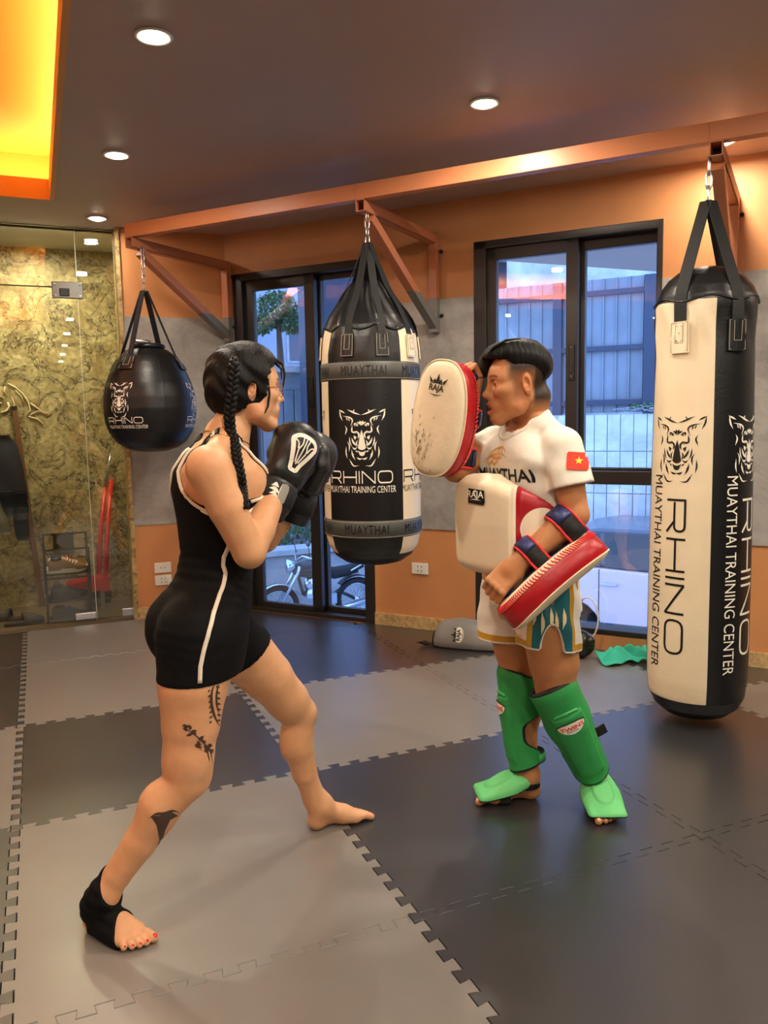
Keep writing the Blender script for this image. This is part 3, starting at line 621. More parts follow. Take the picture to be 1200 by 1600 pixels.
q = MB(); q.tube([(5.9, 18, GZ), (5.9, 18, 2.4), (5.85, 18, 4.2)], [0.14, 0.11, 0.04], 8); q.build('trunk', M['bark'], tr_, smooth=True)
# breeze-block screen seen through the open leaf of the door
bs_ = thing('breeze_block_screen', (5.62, 12.2, GZ), 'pale breeze block screen wall behind the hanging bag, seen through the door', 'wall')
M['breeze'] = mat('breeze_block', rgb(196, 176, 190), 0.7)
for k in range(6):
    for j in range(7):
        x0 = 4.90+k*0.22+(0.11 if j % 2 else 0); z0 = 1.0+j*0.22
        q = MB(); q.box((x0+0.025, 12.2, z0+0.11), (0.05, 0.12, 0.22)); q.box((x0+0.195, 12.2, z0+0.11), (0.05, 0.12, 0.22)); q.box((x0+0.11, 12.2, z0+0.03), (0.12, 0.12, 0.06)); q.box((x0+0.11, 12.2, z0+0.19), (0.12, 0.12, 0.06)); q.build('breeze_block', M['breeze'], bs_)
q = MB(); q.box((5.62, 12.25, (1.0+GZ)/2), (1.6, 0.2, 1.0-GZ)); q.build('base_wall', M['bldg'], bs_)

# taller buildings closing the view
M['far_wall'] = mat('far_wall_render', rgb(150, 160, 176), 0.8, noise=0.15, nscale=0.6); M['far_dark'] = mat('dark_cladding', rgb(40, 40, 56), 0.6); M['far_pane'] = mat('far_window', rgb(60, 70, 86), 0.2)
t = thing('apartment_building', (10.5, 27, GZ), 'tall pale apartment building far behind the round tree', 'building')
q = MB(); q.box((10.5, 27, (13+GZ)/2), (17, 0.6, 13-GZ)); q.build('wall', M['far_wall'], t)
for i in range(4):
    for j in range(3):
        q = MB(); q.box((4.4+2.4*i, 26.66, 4.2+2.9*j), (1.1, 0.1, 1.5)); f_ = q.build('window', M['curb'], t); q = MB(); q.box((4.4+2.4*i, 26.60, 4.2+2.9*j), (0.95, 0.04, 1.35)); q.build('pane', M['far_pane'], f_)
t = thing('dark_house', (7.3, 13.2, GZ), 'dark clad house behind the breeze block screen', 'house')
q = MB(); q.box((7.35, 13.3, (6.5+GZ)/2), (4.7, 0.6, 6.5-GZ)); q.build('wall', M['far_dark'], t); q = MB(); q.box((7.35, 12.95, 4.6), (4.7, 0.4, 0.12)); q.build('ledge', M['far_wall'], t)
# ------------------------------------------------------------------ logos and lettering as flat print
def rhino_emblem():
    """line drawing of a horned animal's face, about 1 high, centred"""
    L = []
    def b(pts, w): L.append(blade(pts, w))
    b([(203, 112), (213, 190), (242, 248)], 17); b([(198, 116), (272, 156)], 17); b([(245, 188), (330, 203), (372, 235), (335, 308)], 17)
    b([(285, 200), (302, 244)], 11); b([(312, 206), (326, 252)], 11); b([(300, 116), (345, 135), (390, 160), (455, 180)], 18); b([(368, 146), (384, 114)], 12)
    b([(384, 312), (379, 276), (424, 290)], 18); b([(408, 260), (440, 276), (457, 302)], 20); b([(438, 245), (457, 280)], 16); b([(392, 300), (425, 300)], 16)
    b([(270, 300), (294, 340), (268, 410)], 16); b([(356, 290), (350, 355), (345, 376), (402, 392)], 17); b([(350, 372), (420, 374), (432, 440)], 17); b([(398, 358), (432, 400), (414, 455)], 17)
    L.append(poly2d([(370, 414), (402, 434), (386, 468), (372, 446)]))
    b([(320, 430), (325, 500), (347, 545)], 14); b([(345, 440), (365, 500), (408, 545)], 20); b([(295, 483), (321, 530), (314, 604)], 15); b([(280, 543), (275, 620), (289, 684)], 15)
    b([(350, 548), (376, 577), (408, 550)], 17); b([(344, 580), (350, 640), (382, 704)], 17); b([(338, 618), (368, 644)], 14); b([(384, 588), (412, 612)], 12)
    b([(398, 670), (430, 692), (460, 684)], 18); b([(312, 688), (360, 777), (422, 766)], 16)
    b([(415, 470), (395, 500), (412, 540)], 14)
    L.append(poly2d([(457, 348), (437, 420), (414, 560), (430, 578), (457, 586)])); L.append(poly2d([(410, 590), (440, 606), (457, 609), (457, 656), (433, 646), (424, 618)]))
    v, f = merge2d(L); v = np.array(v); v = np.stack([(457-v[:, 0])*1.1, 445-v[:, 1]], 1)/680.0
    v2 = v.copy(); v2[:, 0] *= -1; v[:, 0] *= 1
    return merge2d([(v, f), (v2, [tuple(reversed(q)) for q in f])])
def rounded(pts, r=0.22, n=4):
    out = [pts[0]]
    for a, b, c in zip(pts[:-2], pts[1:-1], pts[2:]):
        a, b, c = map(np.array, (a, b, c)); d1 = (a-b)/np.linalg.norm(a-b); d2 = (c-b)/np.linalg.norm(c-b); rr = min(r, np.linalg.norm(a-b)*0.5, np.linalg.norm(c-b)*0.5)
        for k in range(n+1): t = k/n; out.append(tuple((1-t)**2*(b+d1*rr)+2*t*(1-t)*b+t*t*(b+d2*rr)))
    return out+[pts[-1]]
def rhino_word(h, total, w=0.115):
    S_ = []; x = 0.0
    def st(pts, rd=False): S_.append(blade([(p[0]+x, p[1]) for p in pts], w, 2 if not rd else 12, True))
    st([(0, 0), (0, 1)]); st(rounded([(0, 0.95), (1.55, 0.95), (1.55, 0.42), (0.1, 0.42)], 0.3), True); st([(1.05, 0.42), (1.6, 0.0)]); x += 1.95
    st([(0, 0), (0, 1)]); st([(1.6, 0), (1.6, 1)]); st([(0, 0.5), (1.6, 0.5)]); x += 1.95
    st([(0, 0), (0, 1)]); x += 0.35
    st([(0, 0), (0, 1)]); st([(0, 0.98), (1.45, 0.02)]); st([(1.45, 0), (1.45, 1)]); x += 1.8
    st(rounded([(0.85, 0.95), (1.7, 0.95), (1.7, 0.05), (0, 0.05), (0, 0.95), (0.85, 0.95)], 0.42), True); x += 1.7
    v, f = merge2d(S_); v = np.array(v); v[:, 0] = (v[:, 0]-x/2)*total/x; v[:, 1] = (v[:, 1]-0.5)*h
    return v, f
EMB = rhino_emblem()

# ------------------------------------------------------------------ steel beam and wall brackets
def paint_split(name, a, b, zc):
    m = mat(name, a, 0.42); nt = m.node_tree; bs = nt.nodes['Principled BSDF']
    g = nt.nodes.new('ShaderNodeNewGeometry'); s = nt.nodes.new('ShaderNodeSeparateXYZ'); c = nt.nodes.new('ShaderNodeMath'); c.operation = 'GREATER_THAN'; c.inputs[1].default_value = zc
    mx = nt.nodes.new('ShaderNodeMix'); mx.data_type = 'RGBA'; mx.inputs[6].default_value = b; mx.inputs[7].default_value = a
    nt.links.new(g.outputs['Position'], s.inputs[0]); nt.links.new(s.outputs['Z'], c.inputs[0]); nt.links.new(c.outputs[0], mx.inputs[0]); nt.links.new(mx.outputs[2], bs.inputs['Base Color']); return m
M['bracket'] = paint_split('bracket_paint', rgb(198, 124, 84), rgb(124, 121, 117), ZG+0.005)
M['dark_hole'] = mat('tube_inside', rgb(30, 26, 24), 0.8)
ARM_O = 0.93; AZ0, AZ1 = 2.355, 2.412
def bracket(s, label, zlow=1.86, s_in=None):
    r = thing('bag_bracket', WP(s, 0, zlow), label, 'bracket', 'bag brackets along the beam')
    a = MB(); w_ = 0.05; th = 0.004
    wbox(a, s-w_/2, s+w_/2, 0.05, ARM_O, AZ1-th, AZ1); wbox(a, s-w_/2, s+w_/2, 0.05, ARM_O, AZ0, AZ0+th)
    wbox(a, s-w_/2, s-w_/2+th, 0.05, ARM_O, AZ0, AZ1); wbox(a, s+w_/2-th, s+w_/2, 0.05, ARM_O, AZ0, AZ1); arm = a.build('arm', M['bracket'], r)
    a = MB(); wbox(a, s-w_/2+th, s+w_/2-th, ARM_O-0.10, ARM_O-0.09, AZ0+th, AZ1-th); a.build('arm_inside_shade', M['dark_hole'], arm)  # dark plate set in the hollow end for the shade inside
    a = MB(); wbox(a, s-w_/2, s+w_/2, 0.012, 0.062, zlow, AZ1+0.004); a.build('wall_post', M['bracket'], r, bevel=0.002)
    a = MB(); a.bar(WP(s, 0.045, zlow+0.04), WP(s, ARM_O-0.09, AZ0-0.012), 0.05, 0.05, N3); a.build('brace', M['bracket'], r, bevel=0.002)
    for z in (AZ1-0.10, zlow+0.10):
        a = MB(); a.lathe([(0.011, 0), (0.011, 0.008), (0.006, 0.012), (0.006, 0.02), (0.001, 0.021)], 8, WP(s+0.038, 0.012, z), MW.to_3x3() @ Matrix.Rotation(-PI/2, 3, 'X')); a.build('anchor_bolt', M['dark_hole'], r)
    return r
bracket(-2.03, 'orange steel wall bracket in the left corner carrying the black ball bag', 1.88)
bracket(-0.485, 'orange steel wall bracket in the middle carrying the barrel bag between door and window', 1.84)
bracket(1.15, 'orange steel wall bracket at right carrying the long banana bag', 1.84)
a = MB(); wbox(a, -2.06, 4.6, ARM_O-0.058, ARM_O-0.003, AZ1+0.001, AZ1+0.078); bm_ = a.build('support_beam', M['steel_orange'], bevel=0.003, origin=WP(1.2, ARM_O, AZ1))
tag(bm_, 'long orange square steel beam running across the three wall brackets under the ceiling', 'beam')
a = MB()
for s in (-0.51, 1.12): wbox(a, s-0.002, s+0.002, ARM_O-0.004, ARM_O-0.0015, AZ1+0.002, AZ1+0.077)
for s in (-0.51, 1.12):
    a = MB(); wbox(a, s-0.002, s+0.002, ARM_O-0.004, ARM_O-0.0015, AZ1+0.002, AZ1+0.077); a.build('weld_seam', M['bracket'], bm_)

# ------------------------------------------------------------------ hanging bags
def chain(parent, top, bot, n, r=0.0035):
    top = Vector(top); bot = Vector(bot); L = (top-bot).length/n
    for k in range(n):
        c = top.lerp(bot, (k+0.5)/n); hl = L*0.62; hw = 0.011; d = (bot-top).normalized()
        x = d.cross(N3 if k % 2 else D3).normalized(); pts = []
        for q in range(16):
            t_ = 2*PI*q/16; pts.append(c+d*(math.copysign(abs(math.sin(t_))**0.75, math.sin(t_))*hl)+x*(math.cos(t_)*hw))
        b_ = MB(); b_.tube(pts, r, 6, closed=True); b_.build('chain_link', M['steel'], parent, smooth=True)
class Bag:
    def __init__(s, ax, prof, fold=None):
        s.x, s.y = ax; s.p = np.array(prof); s.fold = fold; s.az = math.atan2(CAM[1]-s.y, CAM[0]-s.x)
    def r(s, a, z):
        z_ = s.p[:, 1]; r = float(np.interp(z, z_, s.p[:, 0]))
        if s.fold: r *= s.fold(a, z)
        return r
    def pt(s, a, z, e=0.0):
        r = s.r(a, z)+e; t_ = s.az+a; return Vector((s.x+r*math.cos(t_), s.y+r*math.sin(t_), z))
    def panel(s, a0, a1, z0, z1, na, nz, e=0.0):
        zs = [z for z in s.p[:, 1] if z0+1e-4 < z < z1-1e-4]; zs = sorted(set([z0, z1]+zs+list(np.linspace(z0, z1, nz))))
        m = MB(); k = len(zs); vs = [s.pt(a0+(a1-a0)*i/na, z, e) for z in zs for i in range(na+1)]
        m.add(vs, [(j*(na+1)+i, j*(na+1)+i+1, (j+1)*(na+1)+i+1, (j+1)*(na+1)+i) for j in range(k-1) for i in range(na)]); return m
    def band(s, z0, z1, e, na=72):
        m = MB(); zs = [z0, z0+0.004, z1-0.004, z1]; es = [0.0, e, e, 0.0]
        vs = [s.pt(2*PI*i/na, z, ee) for z, ee in zip(zs, es) for i in range(na)]
        m.add(vs, [(j*na+i, j*na+(i+1) % na, (j+1)*na+(i+1) % na, (j+1)*na+i) for j in range(3) for i in range(na)]); return m
    def mark(s, name, vf, a0, z0, m, parent, rot=0.0, e=0.0012, maxlen=0.02):
        v, f = place2d(vf, rot=rot); r0 = s.r(a0, z0)
        return decal(name, (v, f), lambda u, w_: tuple(s.pt(a0+u/r0, z0+w_, e)), m, parent, maxlen)
    def seam_line(s, a, z0, z1, m, parent, name='seam', w_=0.003):
        b = MB(); zs = np.linspace(z0, z1, 16); b.ribbon([s.pt(a, z, 0.0) for z in zs], [(s.pt(a, z, 0.1)-s.pt(a, z)) for z in zs], w_, 0.0018); return b.build(name, m, parent, smooth=True)
    def strap(s, a, zs, ztop, zsh, wid, parent, patch_m, stitch, patch=(0.055, 0.085), top_r=0.012):
        """webbing from a stitched patch over the shoulder to the ring, zs = bottom of strap on the bag"""
        zz = list(np.linspace(zs, zsh, 8)); P = [s.pt(a, z, 0.004) for z in zz]; Nn = [(s.pt(a, z, 0.1)-s.pt(a, z)) for z in zz]
        top = Vector((s.x+top_r*math.cos(s.az+a), s.y+top_r*math.sin(s.az+a), ztop)); last = P[-1]; rad = Vector((math.cos(s.az+a), math.sin(s.az+a), 0.25))
        for t_ in (0.25, 0.5, 0.75, 1.0): P.append(last.lerp(top, t_)); Nn.append(rad)
        b = MB(); b.ribbon(P, Nn, wid, 0.004); st = b.build('strap', M['black_web'], parent)
        pw, ph = patch; r0 = s.r(a, zs); zc = zs
        b = MB(); vs = []; n = 5
        for e in (0.006, 0.012):
            for z in (zc-ph*0.75, zc-ph*0.25, zc+ph*0.25):
                for i in range(n): vs.append(s.pt(a+(i/(n-1)-0.5)*pw/r0, z, e))
        f = []
        for j in range(2):
            for i in range(n-1): f.append((15+j*n+i, 15+j*n+i+1, 15+(j+1)*n+i+1, 15+(j+1)*n+i))
        ring = [0, 1, 2, 3, 4, 9, 14, 13, 12, 11, 10, 5]
        f += [(ring[k], ring[(k+1) % 12], 15+ring[(k+1) % 12], 15+ring[k]) for k in range(12)]
        b.add(vs, f); pt_ = b.build('strap_patch', patch_m, st)
        def line(x0, z0, x1, z1): return [s.pt(a+x0*pw/r0, zc+z0*ph, 0.0130), s.pt(a+x1*pw/r0, zc+z1*ph, 0.0130)]
        b = MB()
        for q in ((-.44, -.70, .44, -.70), (-.44, -.70, -.44, .22), (.44, -.70, .44, .22), (-.44, .22, .44, .22), (-.2, -.42, .2, -.42), (-.2, -.42, -.2, .2), (.2, -.42, .2, .2)):
            b.tube(line(*q), 0.0007, 4)
        stt = b.build('stitching', stitch, st); stt['kind'] = 'stuff'
        b = MB()
        for x, z in ((-.12, .1), (.12, .1), (0, -.12), (-.12, -.36), (.12, -.36)): b.blob(s.pt(a+x*pw/r0, zc+z*ph, 0.0125), 0.0022, None, 8, 5)
        rv_ = b.build('rivet', M['dark_hole'], st); rv_['kind'] = 'stuff'
RD = math.radians
# -- ball bag
B1 = Bag((0.785, 3.205), [(0.002, 1.160), (0.09, 1.166), (0.155, 1.188), (0.205, 1.225), (0.242, 1.28), (0.264, 1.345), (0.272, 1.42), (0.268, 1.49), (0.252, 1.56), (0.225, 1.63), (0.19, 1.69), (0.155, 1.735), (0.118, 1.765), (0.10, 1.772), (0.002, 1.774)])
t = thing('ball_bag', (B1.x, B1.y, 1.16), 'round black ball shaped punching bag hanging on four straps in the left corner', 'punching bag')
for k in range(4):
    B1.panel(RD(-72+90*k), RD(18+90*k), 1.160, 1.774, 16, 22).build('panel', M['black_leather'], t, smooth=True)
for k in range(4): B1.seam_line(RD(-72+90*k), 1.18, 1.765, M['print_black'], t)
b = MB()
b.lathe([(0.085, 1.772), (0.102, 1.776), (0.104, 1.79), (0.095, 1.80), (0.06, 1.802), (0.002, 1.80)], 28, (B1.x, B1.y, 0)); b.build('filling_cap', M['black_leather'], t, smooth=True)
b = MB(); b.blob(B1.pt(RD(-15), 1.772)-Vector((0, 0, -0.035)), (0.05, 0.02, 0.013)); b.build('cap_loop', M['steel'], t, smooth=True)
for k in range(4): B1.strap(RD((-36, 72, 150, 248)[k]), 1.70, 2.11, 1.73, 0.034, t, M['black_leather'], M['thread'], (0.08, 0.07), 0.015)
for k in range(2):
    a0 = RD(-39+112*k)
    B1.mark('emblem', place2d(EMB, s=0.20, sx=1.0), a0, 1.470, M['print_white'], t); B1.mark('lettering', rhino_word(0.036, 0.235), a0+RD(4), 1.352, M['print_white'], t, e=0.002)
    B1.mark('lettering', text2d('MUAYTHAI TRAINING CENTER', 0.020, 0.66, 0.0), a0+RD(6), 1.315, M['print_white'], t, e=0.002)
chain(t, (0.785, 3.205, 2.36), (0.785, 3.205, 2.12), 6)
# -- barrel bag
def fold2(a, z):
    k = min(max((z-1.66)/0.22, 0), 1); return 1+k*(0.055*math.sin(8*a+0.6)+0.03*math.sin(13*a+2+z*9)+0.02*math.sin(21*a+z*30))*(1 if z < 2.015 else 0.3)
B2 = Bag((1.735, 2.032), [(0.002, 0.580), (0.09, 0.585), (0.15, 0.600), (0.20, 0.635), (0.232, 0.685), (0.247, 0.745), (0.25, 0.80), (0.2505, 1.0), (0.251, 1.3), (0.250, 1.55), (0.247, 1.65), (0.238, 1.73), (0.222, 1.79), (0.195, 1.84), (0.165, 1.885), (0.135, 1.93), (0.105, 1.98), (0.085, 2.01), (0.07, 2.022), (0.002, 2.02)], fold2)
t = thing('barrel_bag', (B2.x, B2.y, 0.58), 'wide black and white barrel punching bag with two grey bands hanging before the sliding door', 'punching bag')
for k in range(4):
    dk = k % 2 == 0; a0 = RD(-57+90*k+(4 if k % 2 else 0))
    B2.panel(a0, a0+RD(94 if k % 2 == 0 else 86), 0.63, 1.80, 34, 34).build('panel', M['black_leather'] if dk else M['cream_leather'], t, smooth=True)
B2.panel(0, 2*PI, 0.580, 0.655, 64, 6, 0.0012).build('base_cap', M['black_leather'], t, smooth=True)
B2.panel(0, 2*PI, 1.775, 2.022, 96, 22, 0.0025).build('gathered_top', M['black_leather'], t, smooth=True)
b = MB(); b.tube([B2.pt(2*PI*i/60, 1.776+0.012*math.sin(8*2*PI*i/60), 0.003) for i in range(60)], 0.005, 6, closed=True); b.build('piping', M['black_leather'], t, smooth=True)
for z0, z1, zt, hh in ((1.522, 1.610, 1.566, 0.048), (0.745, 0.833, 0.790, 0.047)):
    bd = B2.band(z0, z1, 0.005).build('band', M['band_grey'], t, smooth=True)
    for z in (z0+0.007, z1-0.007):
        b = MB(); b.tube([B2.pt(2*PI*i/64, z, 0.0055) for i in range(64)], 0.0008, 4, closed=True); b.build('stitch_line', M['thread'], bd)
    for k in range(5): B2.mark('lettering', text2d('MUAYTHAI', hh, 0.62, 0.0, 1.12), RD(-8+72*k), zt, M['print_black'], bd, e=0.0062)
for k in range(8): B2.strap(RD(-26+40*k if k < 3 else 94+45*(k-3)), 1.715, 2.21, 1.985, 0.038, t, M['black_leather'] if k in (0, 1, 4, 5) else M['cream_leather'], M['thread'] if k in (0, 1, 4, 5) else M['dark_hole'], (0.062, 0.11), 0.012)
for k in range(4):
    pm = M['print_white'] if k % 2 == 0 else M['print_black']; a0 = RD(-15+92*k)
    B2.mark('emblem', place2d(EMB, s=0.285, sx=1.0), a0+RD(4), 1.242, pm, t); B2.mark('lettering', rhino_word(0.062, 0.335), a0, 1.050, pm, t); B2.mark('lettering', text2d('MUAYTHAI TRAINING CENTER', 0.033, 0.56, 0.0), a0+RD(0.5), 0.990, pm, t)
chain(t, (1.735, 2.032, 2.36), (1.735, 2.032, 2.205), 4)
# -- banana bag
def fold3(a, z):
    k = math.exp(-((z-1.72)/0.14)**2); return 1+k*(0.016*math.sin(9*a+z*20)+0.016*math.sin(5*a+1-z*14)+0.008*math.sin(17*a+z*42))
B3 = Bag((2.735, 0.783), [(0.002, 0.022), (0.08, 0.024), (0.135, 0.040), (0.175, 0.075), (0.197, 0.125), (0.206, 0.20), (0.208, 0.30), (0.206, 0.7), (0.202, 1.1), (0.196, 1.45), (0.193, 1.62), (0.196, 1.72), (0.199, 1.775), (0.194, 1.80), (0.178, 1.838), (0.150, 1.876), (0.11, 1.908), (0.06, 1.924), (0.002, 1.927)], fold3)
t = thing('banana_bag', (B3.x, B3.y, 0.022), 'tall black and white punching bag hanging to just above the floor at right', 'punching bag')
for k in range(4):
    a0 = RD(-78+90*k); B3.panel(a0, a0+RD(90), 0.10, 1.79, 30, 40).build('panel', M['cream_leather'] if k % 2 == 0 else M['black_leather'], t, smooth=True)
B3.panel(0, 2*PI, 0.022, 0.125, 64, 8, 0.0012).build('base_cap', M['black_leather'], t, smooth=True)
B3.panel(0, 2*PI, 1.78, 1.927, 64, 12, 0.003).build('top_cap', M['black_leather'], t, smooth=True)
b = MB(); b.tube([B3.pt(2*PI*i/60, 1.783+0.010*math.sin(6*2*PI*i/60+1), 0.004) for i in range(60)], 0.005, 6, closed=True); b.build('piping', M['black_leather'], t, smooth=True)
for k in range(4): B3.strap(RD((-28, 36, 152, 216)[k]), 1.665, 2.19, 1.83, 0.052, t, M['cream_leather'] if k in (0, 2) else M['black_leather'], M['dark_hole'] if k in (0, 2) else M['thread'], (0.075, 0.125), 0.018)
for k in range(4):
    pm = M['print_black'] if k % 2 == 0 else M['print_white']; a0 = RD(-28+90*k)
    B3.mark('emblem', place2d(EMB, s=0.275, sx=1.0), a0, 1.185, pm, t); B3.mark('lettering', rhino_word(0.085, 0.645), a0+RD(1), 0.655, pm, t, rot=-PI/2); B3.mark('lettering', text2d('MUAYTHAI TRAINING CENTER', 0.050, 0.83, 0.0), a0-RD(26), 0.665, pm, t, rot=-PI/2)
chain(t, (2.735, 0.783, 2.36), (2.735, 0.783, 2.19), 3, 0.005)

# ------------------------------------------------------------------ sockets
def socket(name, M3, org, holes, label):
    t = thing(name, org, label, 'socket'); a = MB(); a.box(org, (0.112, 0.012, 0.07), M3); pl = a.build('plate', M['white_plastic'], t, bevel=0.003)
    for x, z in holes:
        a = MB(); a.box(Vector(org)+M3 @ Vector((x, 0.006, z)), (0.005, 0.003, 0.008), M3); a.build('hole', M['dark_hole'], t)
I3 = Matrix(((1, 0, 0), (0, -1, 0), (0, 0, 1)))
socket('wall_socket', I3, (0.89, PY-0.008, 0.345), ((-0.013, 0), (0.013, 0)), 'upper white wall socket of two on the orange wall behind the woman')
socket('wall_socket', I3, (0.89, PY-0.008, 0.258), ((-0.013, 0.012), (0.013, 0.012), (-0.013, -0.012), (0.013, -0.012)), 'lower white wall socket with a charger plugged in, behind the woman')
socket('wall_socket', MW.to_3x3(), WP(-0.617, 0.008, 0.392), ((-0.013, 0.014), (0.013, 0.014), (-0.013, -0.014), (0.013, -0.014)), 'white wall socket on the orange wall below the barrel bag')
t = thing('charger_cable', (0.93, PY-0.03, 0.02), 'white charger with its cable hanging from the lower wall socket', 'charger')
a = MB(); a.box((0.927, PY-0.028, 0.25), (0.03, 0.03, 0.04)); a.build('plug', M['white_plastic'], t, bevel=0.004)
a = MB(); a.tube([(0.927, PY-0.03, 0.235), (0.925, PY-0.028, 0.2), (0.915, PY-0.026, 0.1), (0.92, PY-0.03, 0.03), (0.95, PY-0.05, 0.006), (1.0, PY-0.08, 0.006)], 0.007, 7); a.build('cable', M['white_plastic'], t, smooth=True)
# ------------------------------------------------------------------ behind the glass: rack, shoes, broom, dustpan, jacket, slippers
M['black_metal'] = mat('black_rack_metal', rgb(24, 22, 20), 0.45)
M['red_plastic'] = mat('red_plastic', rgb(206, 34, 30), 0.35)
M['denim'] = mat('navy_cloth', rgb(30, 34, 48), 0.9, noise=0.2, nscale=10, bump=0.3, bscale=40)
M['grey_cloth'] = mat('grey_cloth', rgb(128, 126, 110), 0.9, bump=0.3, bscale=40)
M['corner_brown'] = mat('brown_pole', rgb(120, 78, 44), 0.6, noise=0.2)
t = thing('shoe_rack', (0.28, 4.1, 0), 'small black metal shoe rack behind the glass, holding sneakers', 'shoe rack')
x0, x1, ya, yb = 0.145, 0.425, 3.99, 4.22
for x in (x0, x1):
    for y, zt in ((ya, 0.50), (yb, 0.58)): a = MB(); a.box((x, y, zt/2), (0.016, 0.016, zt)); a.build('post', M['black_metal'], t)
for y, zs in ((ya, (0.495, 0.30, 0.14)), (yb, (0.575, 0.33, 0.14))):
    for z in zs: a = MB(); a.box(((x0+x1)/2, y, z), (x1-x0, 0.012, 0.012)); a.build('rail', M['black_metal'], t)
for z in (0.325, 0.135):
    a = MB(); a.box(((x0+x1)/2, (ya+yb)/2, z), (x1-x0, yb-ya, 0.006)); a.build('shelf', M['black_metal'], t)
a = MB(); a.box((0.275, yb, 0.50), (0.135, 0.004, 0.15)); a.build('back_panel', mat('rack_board', rgb(70, 64, 54), 0.8), t)
def shoe(loc, rz, up, sole, lace, label, s=1.0, mouth=True):
    t = thing('sneaker', loc, label, 'shoe', None, rz); X = Matrix.Translation(loc) @ Matrix.Rotation(rz, 4, 'Z')
    def tr(p): return X @ (Vector(p)*s)
    secs = [(-0.125, 0.026, 0.07, 0.012), (-0.11, 0.034, 0.085, 0.01), (-0.06, 0.037, 0.088, 0.008), (-0.02, 0.036, 0.082, 0.008), (0.03, 0.042, 0.062, 0.008), (0.08, 0.046, 0.046, 0.009), (0.115, 0.038, 0.036, 0.012), (0.138, 0.02, 0.024, 0.015)]
    a = MB(); n = 12; vs = []
    for x, hw, h, z0 in secs:
        for k in range(n):
            th = PI*k/(n-1); vs.append(tr((x, -hw*math.cos(th)*(1 if math.sin(th) < 0.6 else 0.9), 0.02+h*0.9*math.sin(th)**0.8)))
    a.add(vs, [(i*n+k, i*n+k+1, (i+1)*n+k+1, (i+1)*n+k) for i in range(len(secs)-1) for k in range(n-1)]+[tuple(range(n-1, -1, -1)), tuple((len(secs)-1)*n+k for k in range(n))])
    a.build('upper', up, t, smooth=True)
    a = MB(); m = 18; pl = []
    for k in range(m):
        th = 2*PI*k/m; x = 0.14*math.cos(th); pl.append((x, 0.047*math.sin(th)*(0.8+0.2*(x > 0))))
    vs = [tr((x, y, 0.0+0.02*max(0, (x-0.07)/0.07)**2)) for x, y in pl]+[tr((x*1.01, y*1.03, 0.028+0.02*max(0, (x-0.07)/0.07)**2)) for x, y in pl]
    a.add(vs, [tuple(range(m-1, -1, -1)), tuple(range(m, 2*m))]+[(k, (k+1) % m, m+(k+1) % m, m+k) for k in range(m)]); a.build('sole', sole, t, smooth=False)
    a = MB(); a.blob(tr((-0.07, 0, 0.10)), (0.04*s, 0.026*s, 0.014*s), X.to_3x3(), 12, 6); a.build('opening', M['dark_hole'], t, smooth=True)
    for k in range(4):
        x = 0.0+0.018*k; z = 0.10-0.011*k; a = MB(); a.tube([tr((x, -0.028, z-0.012)), tr((x+0.006, 0, z+0.003)), tr((x, 0.028, z-0.012))], 0.004*s, 6); a.build('lace', lace, t)
    return t
M['shoe_brown'] = mat('brown_suede', rgb(128, 92, 62), 0.85, noise=0.2); M['shoe_white'] = mat('white_rubber', rgb(226, 220, 206), 0.6); M['shoe_dark'] = mat('dark_mesh_fabric', rgb(34, 34, 36), 0.8); M['shoe_yellow'] = mat('yellow_fabric', rgb(206, 158, 44), 0.8); M['shoe_grey'] = mat('grey_mesh_fabric', rgb(190, 182, 172), 0.8)
shoe((0.285, 4.058, 0.329), 0.0, M['shoe_brown'], M['shoe_white'], M['shoe_white'], 'brown sneaker with a thick white sole on the upper rack shelf, nearest the glass', 0.96)
shoe((0.285, 4.165, 0.329), 0.0, M['shoe_grey'], M['shoe_white'], M['red_plastic'], 'pale grey sneaker behind the brown one on the upper rack shelf', 0.95)
t = thing('pouch', (0.375, 4.125, 0.329), 'small yellow pouch between the sneakers on the rack', 'pouch'); a = MB(); a.box((0.385, 4.118, 0.372), (0.055, 0.018, 0.085)); a.build('body', M['shoe_yellow'], t, bevel=0.006); a = MB(); a.box((0.385, 4.118, 0.417), (0.057, 0.02, 0.010)); a.build('zip', M['dark_hole'], t)
shoe((0.285, 4.10, 0.1385), 0.06, M['shoe_dark'], M['shoe_dark'], M['shoe_dark'], 'dark sneaker on the lower rack shelf', 0.92)
shoe((0.28, 4.085, 0.0), 0.05, M['shoe_dark'], M['black_metal'], M['shoe_dark'], 'black sneaker on the floor under the shoe rack', 0.88)
t = thing('dustpan', (0.41, 4.32, 0.13), 'red long handled dustpan leaning beside the shoe rack', 'dustpan')
a = MB(); pz = 0.16
a.add([(0.27, 4.255, pz), (0.57, 4.255, pz-0.03), (0.57, 4.44, pz-0.03), (0.27, 4.44, pz), (0.29, 4.255, pz+0.04), (0.575, 4.255, pz+0.075), (0.575, 4.44, pz+0.075), (0.29, 4.44, pz+0.04)], [(3, 2, 1, 0), (0, 1, 5, 4), (1, 2, 6, 5), (2, 3, 7, 6)]); po = a.build('pan', M['red_plastic'], t); sd = po.modifiers.new('shell', 'SOLIDIFY'); sd.thickness = 0.006
a = MB(); a.tube([(0.55, 4.32, 0.20), (0.585, 4.40, 0.55), (0.645, 4.53, 0.92)], [0.020, 0.017, 0.014], 10); a.build('handle', M['red_plastic'], t, smooth=True)
a = MB(); a.box((0.52, 4.32, 0.065), (0.03, 0.03, 0.13)); a.build('foot', M['grey_cloth'], t)
t = thing('broom', (0.47, 4.3, 0.0), 'broom with a silver and red stick leaning on the stone behind the glass', 'broom')
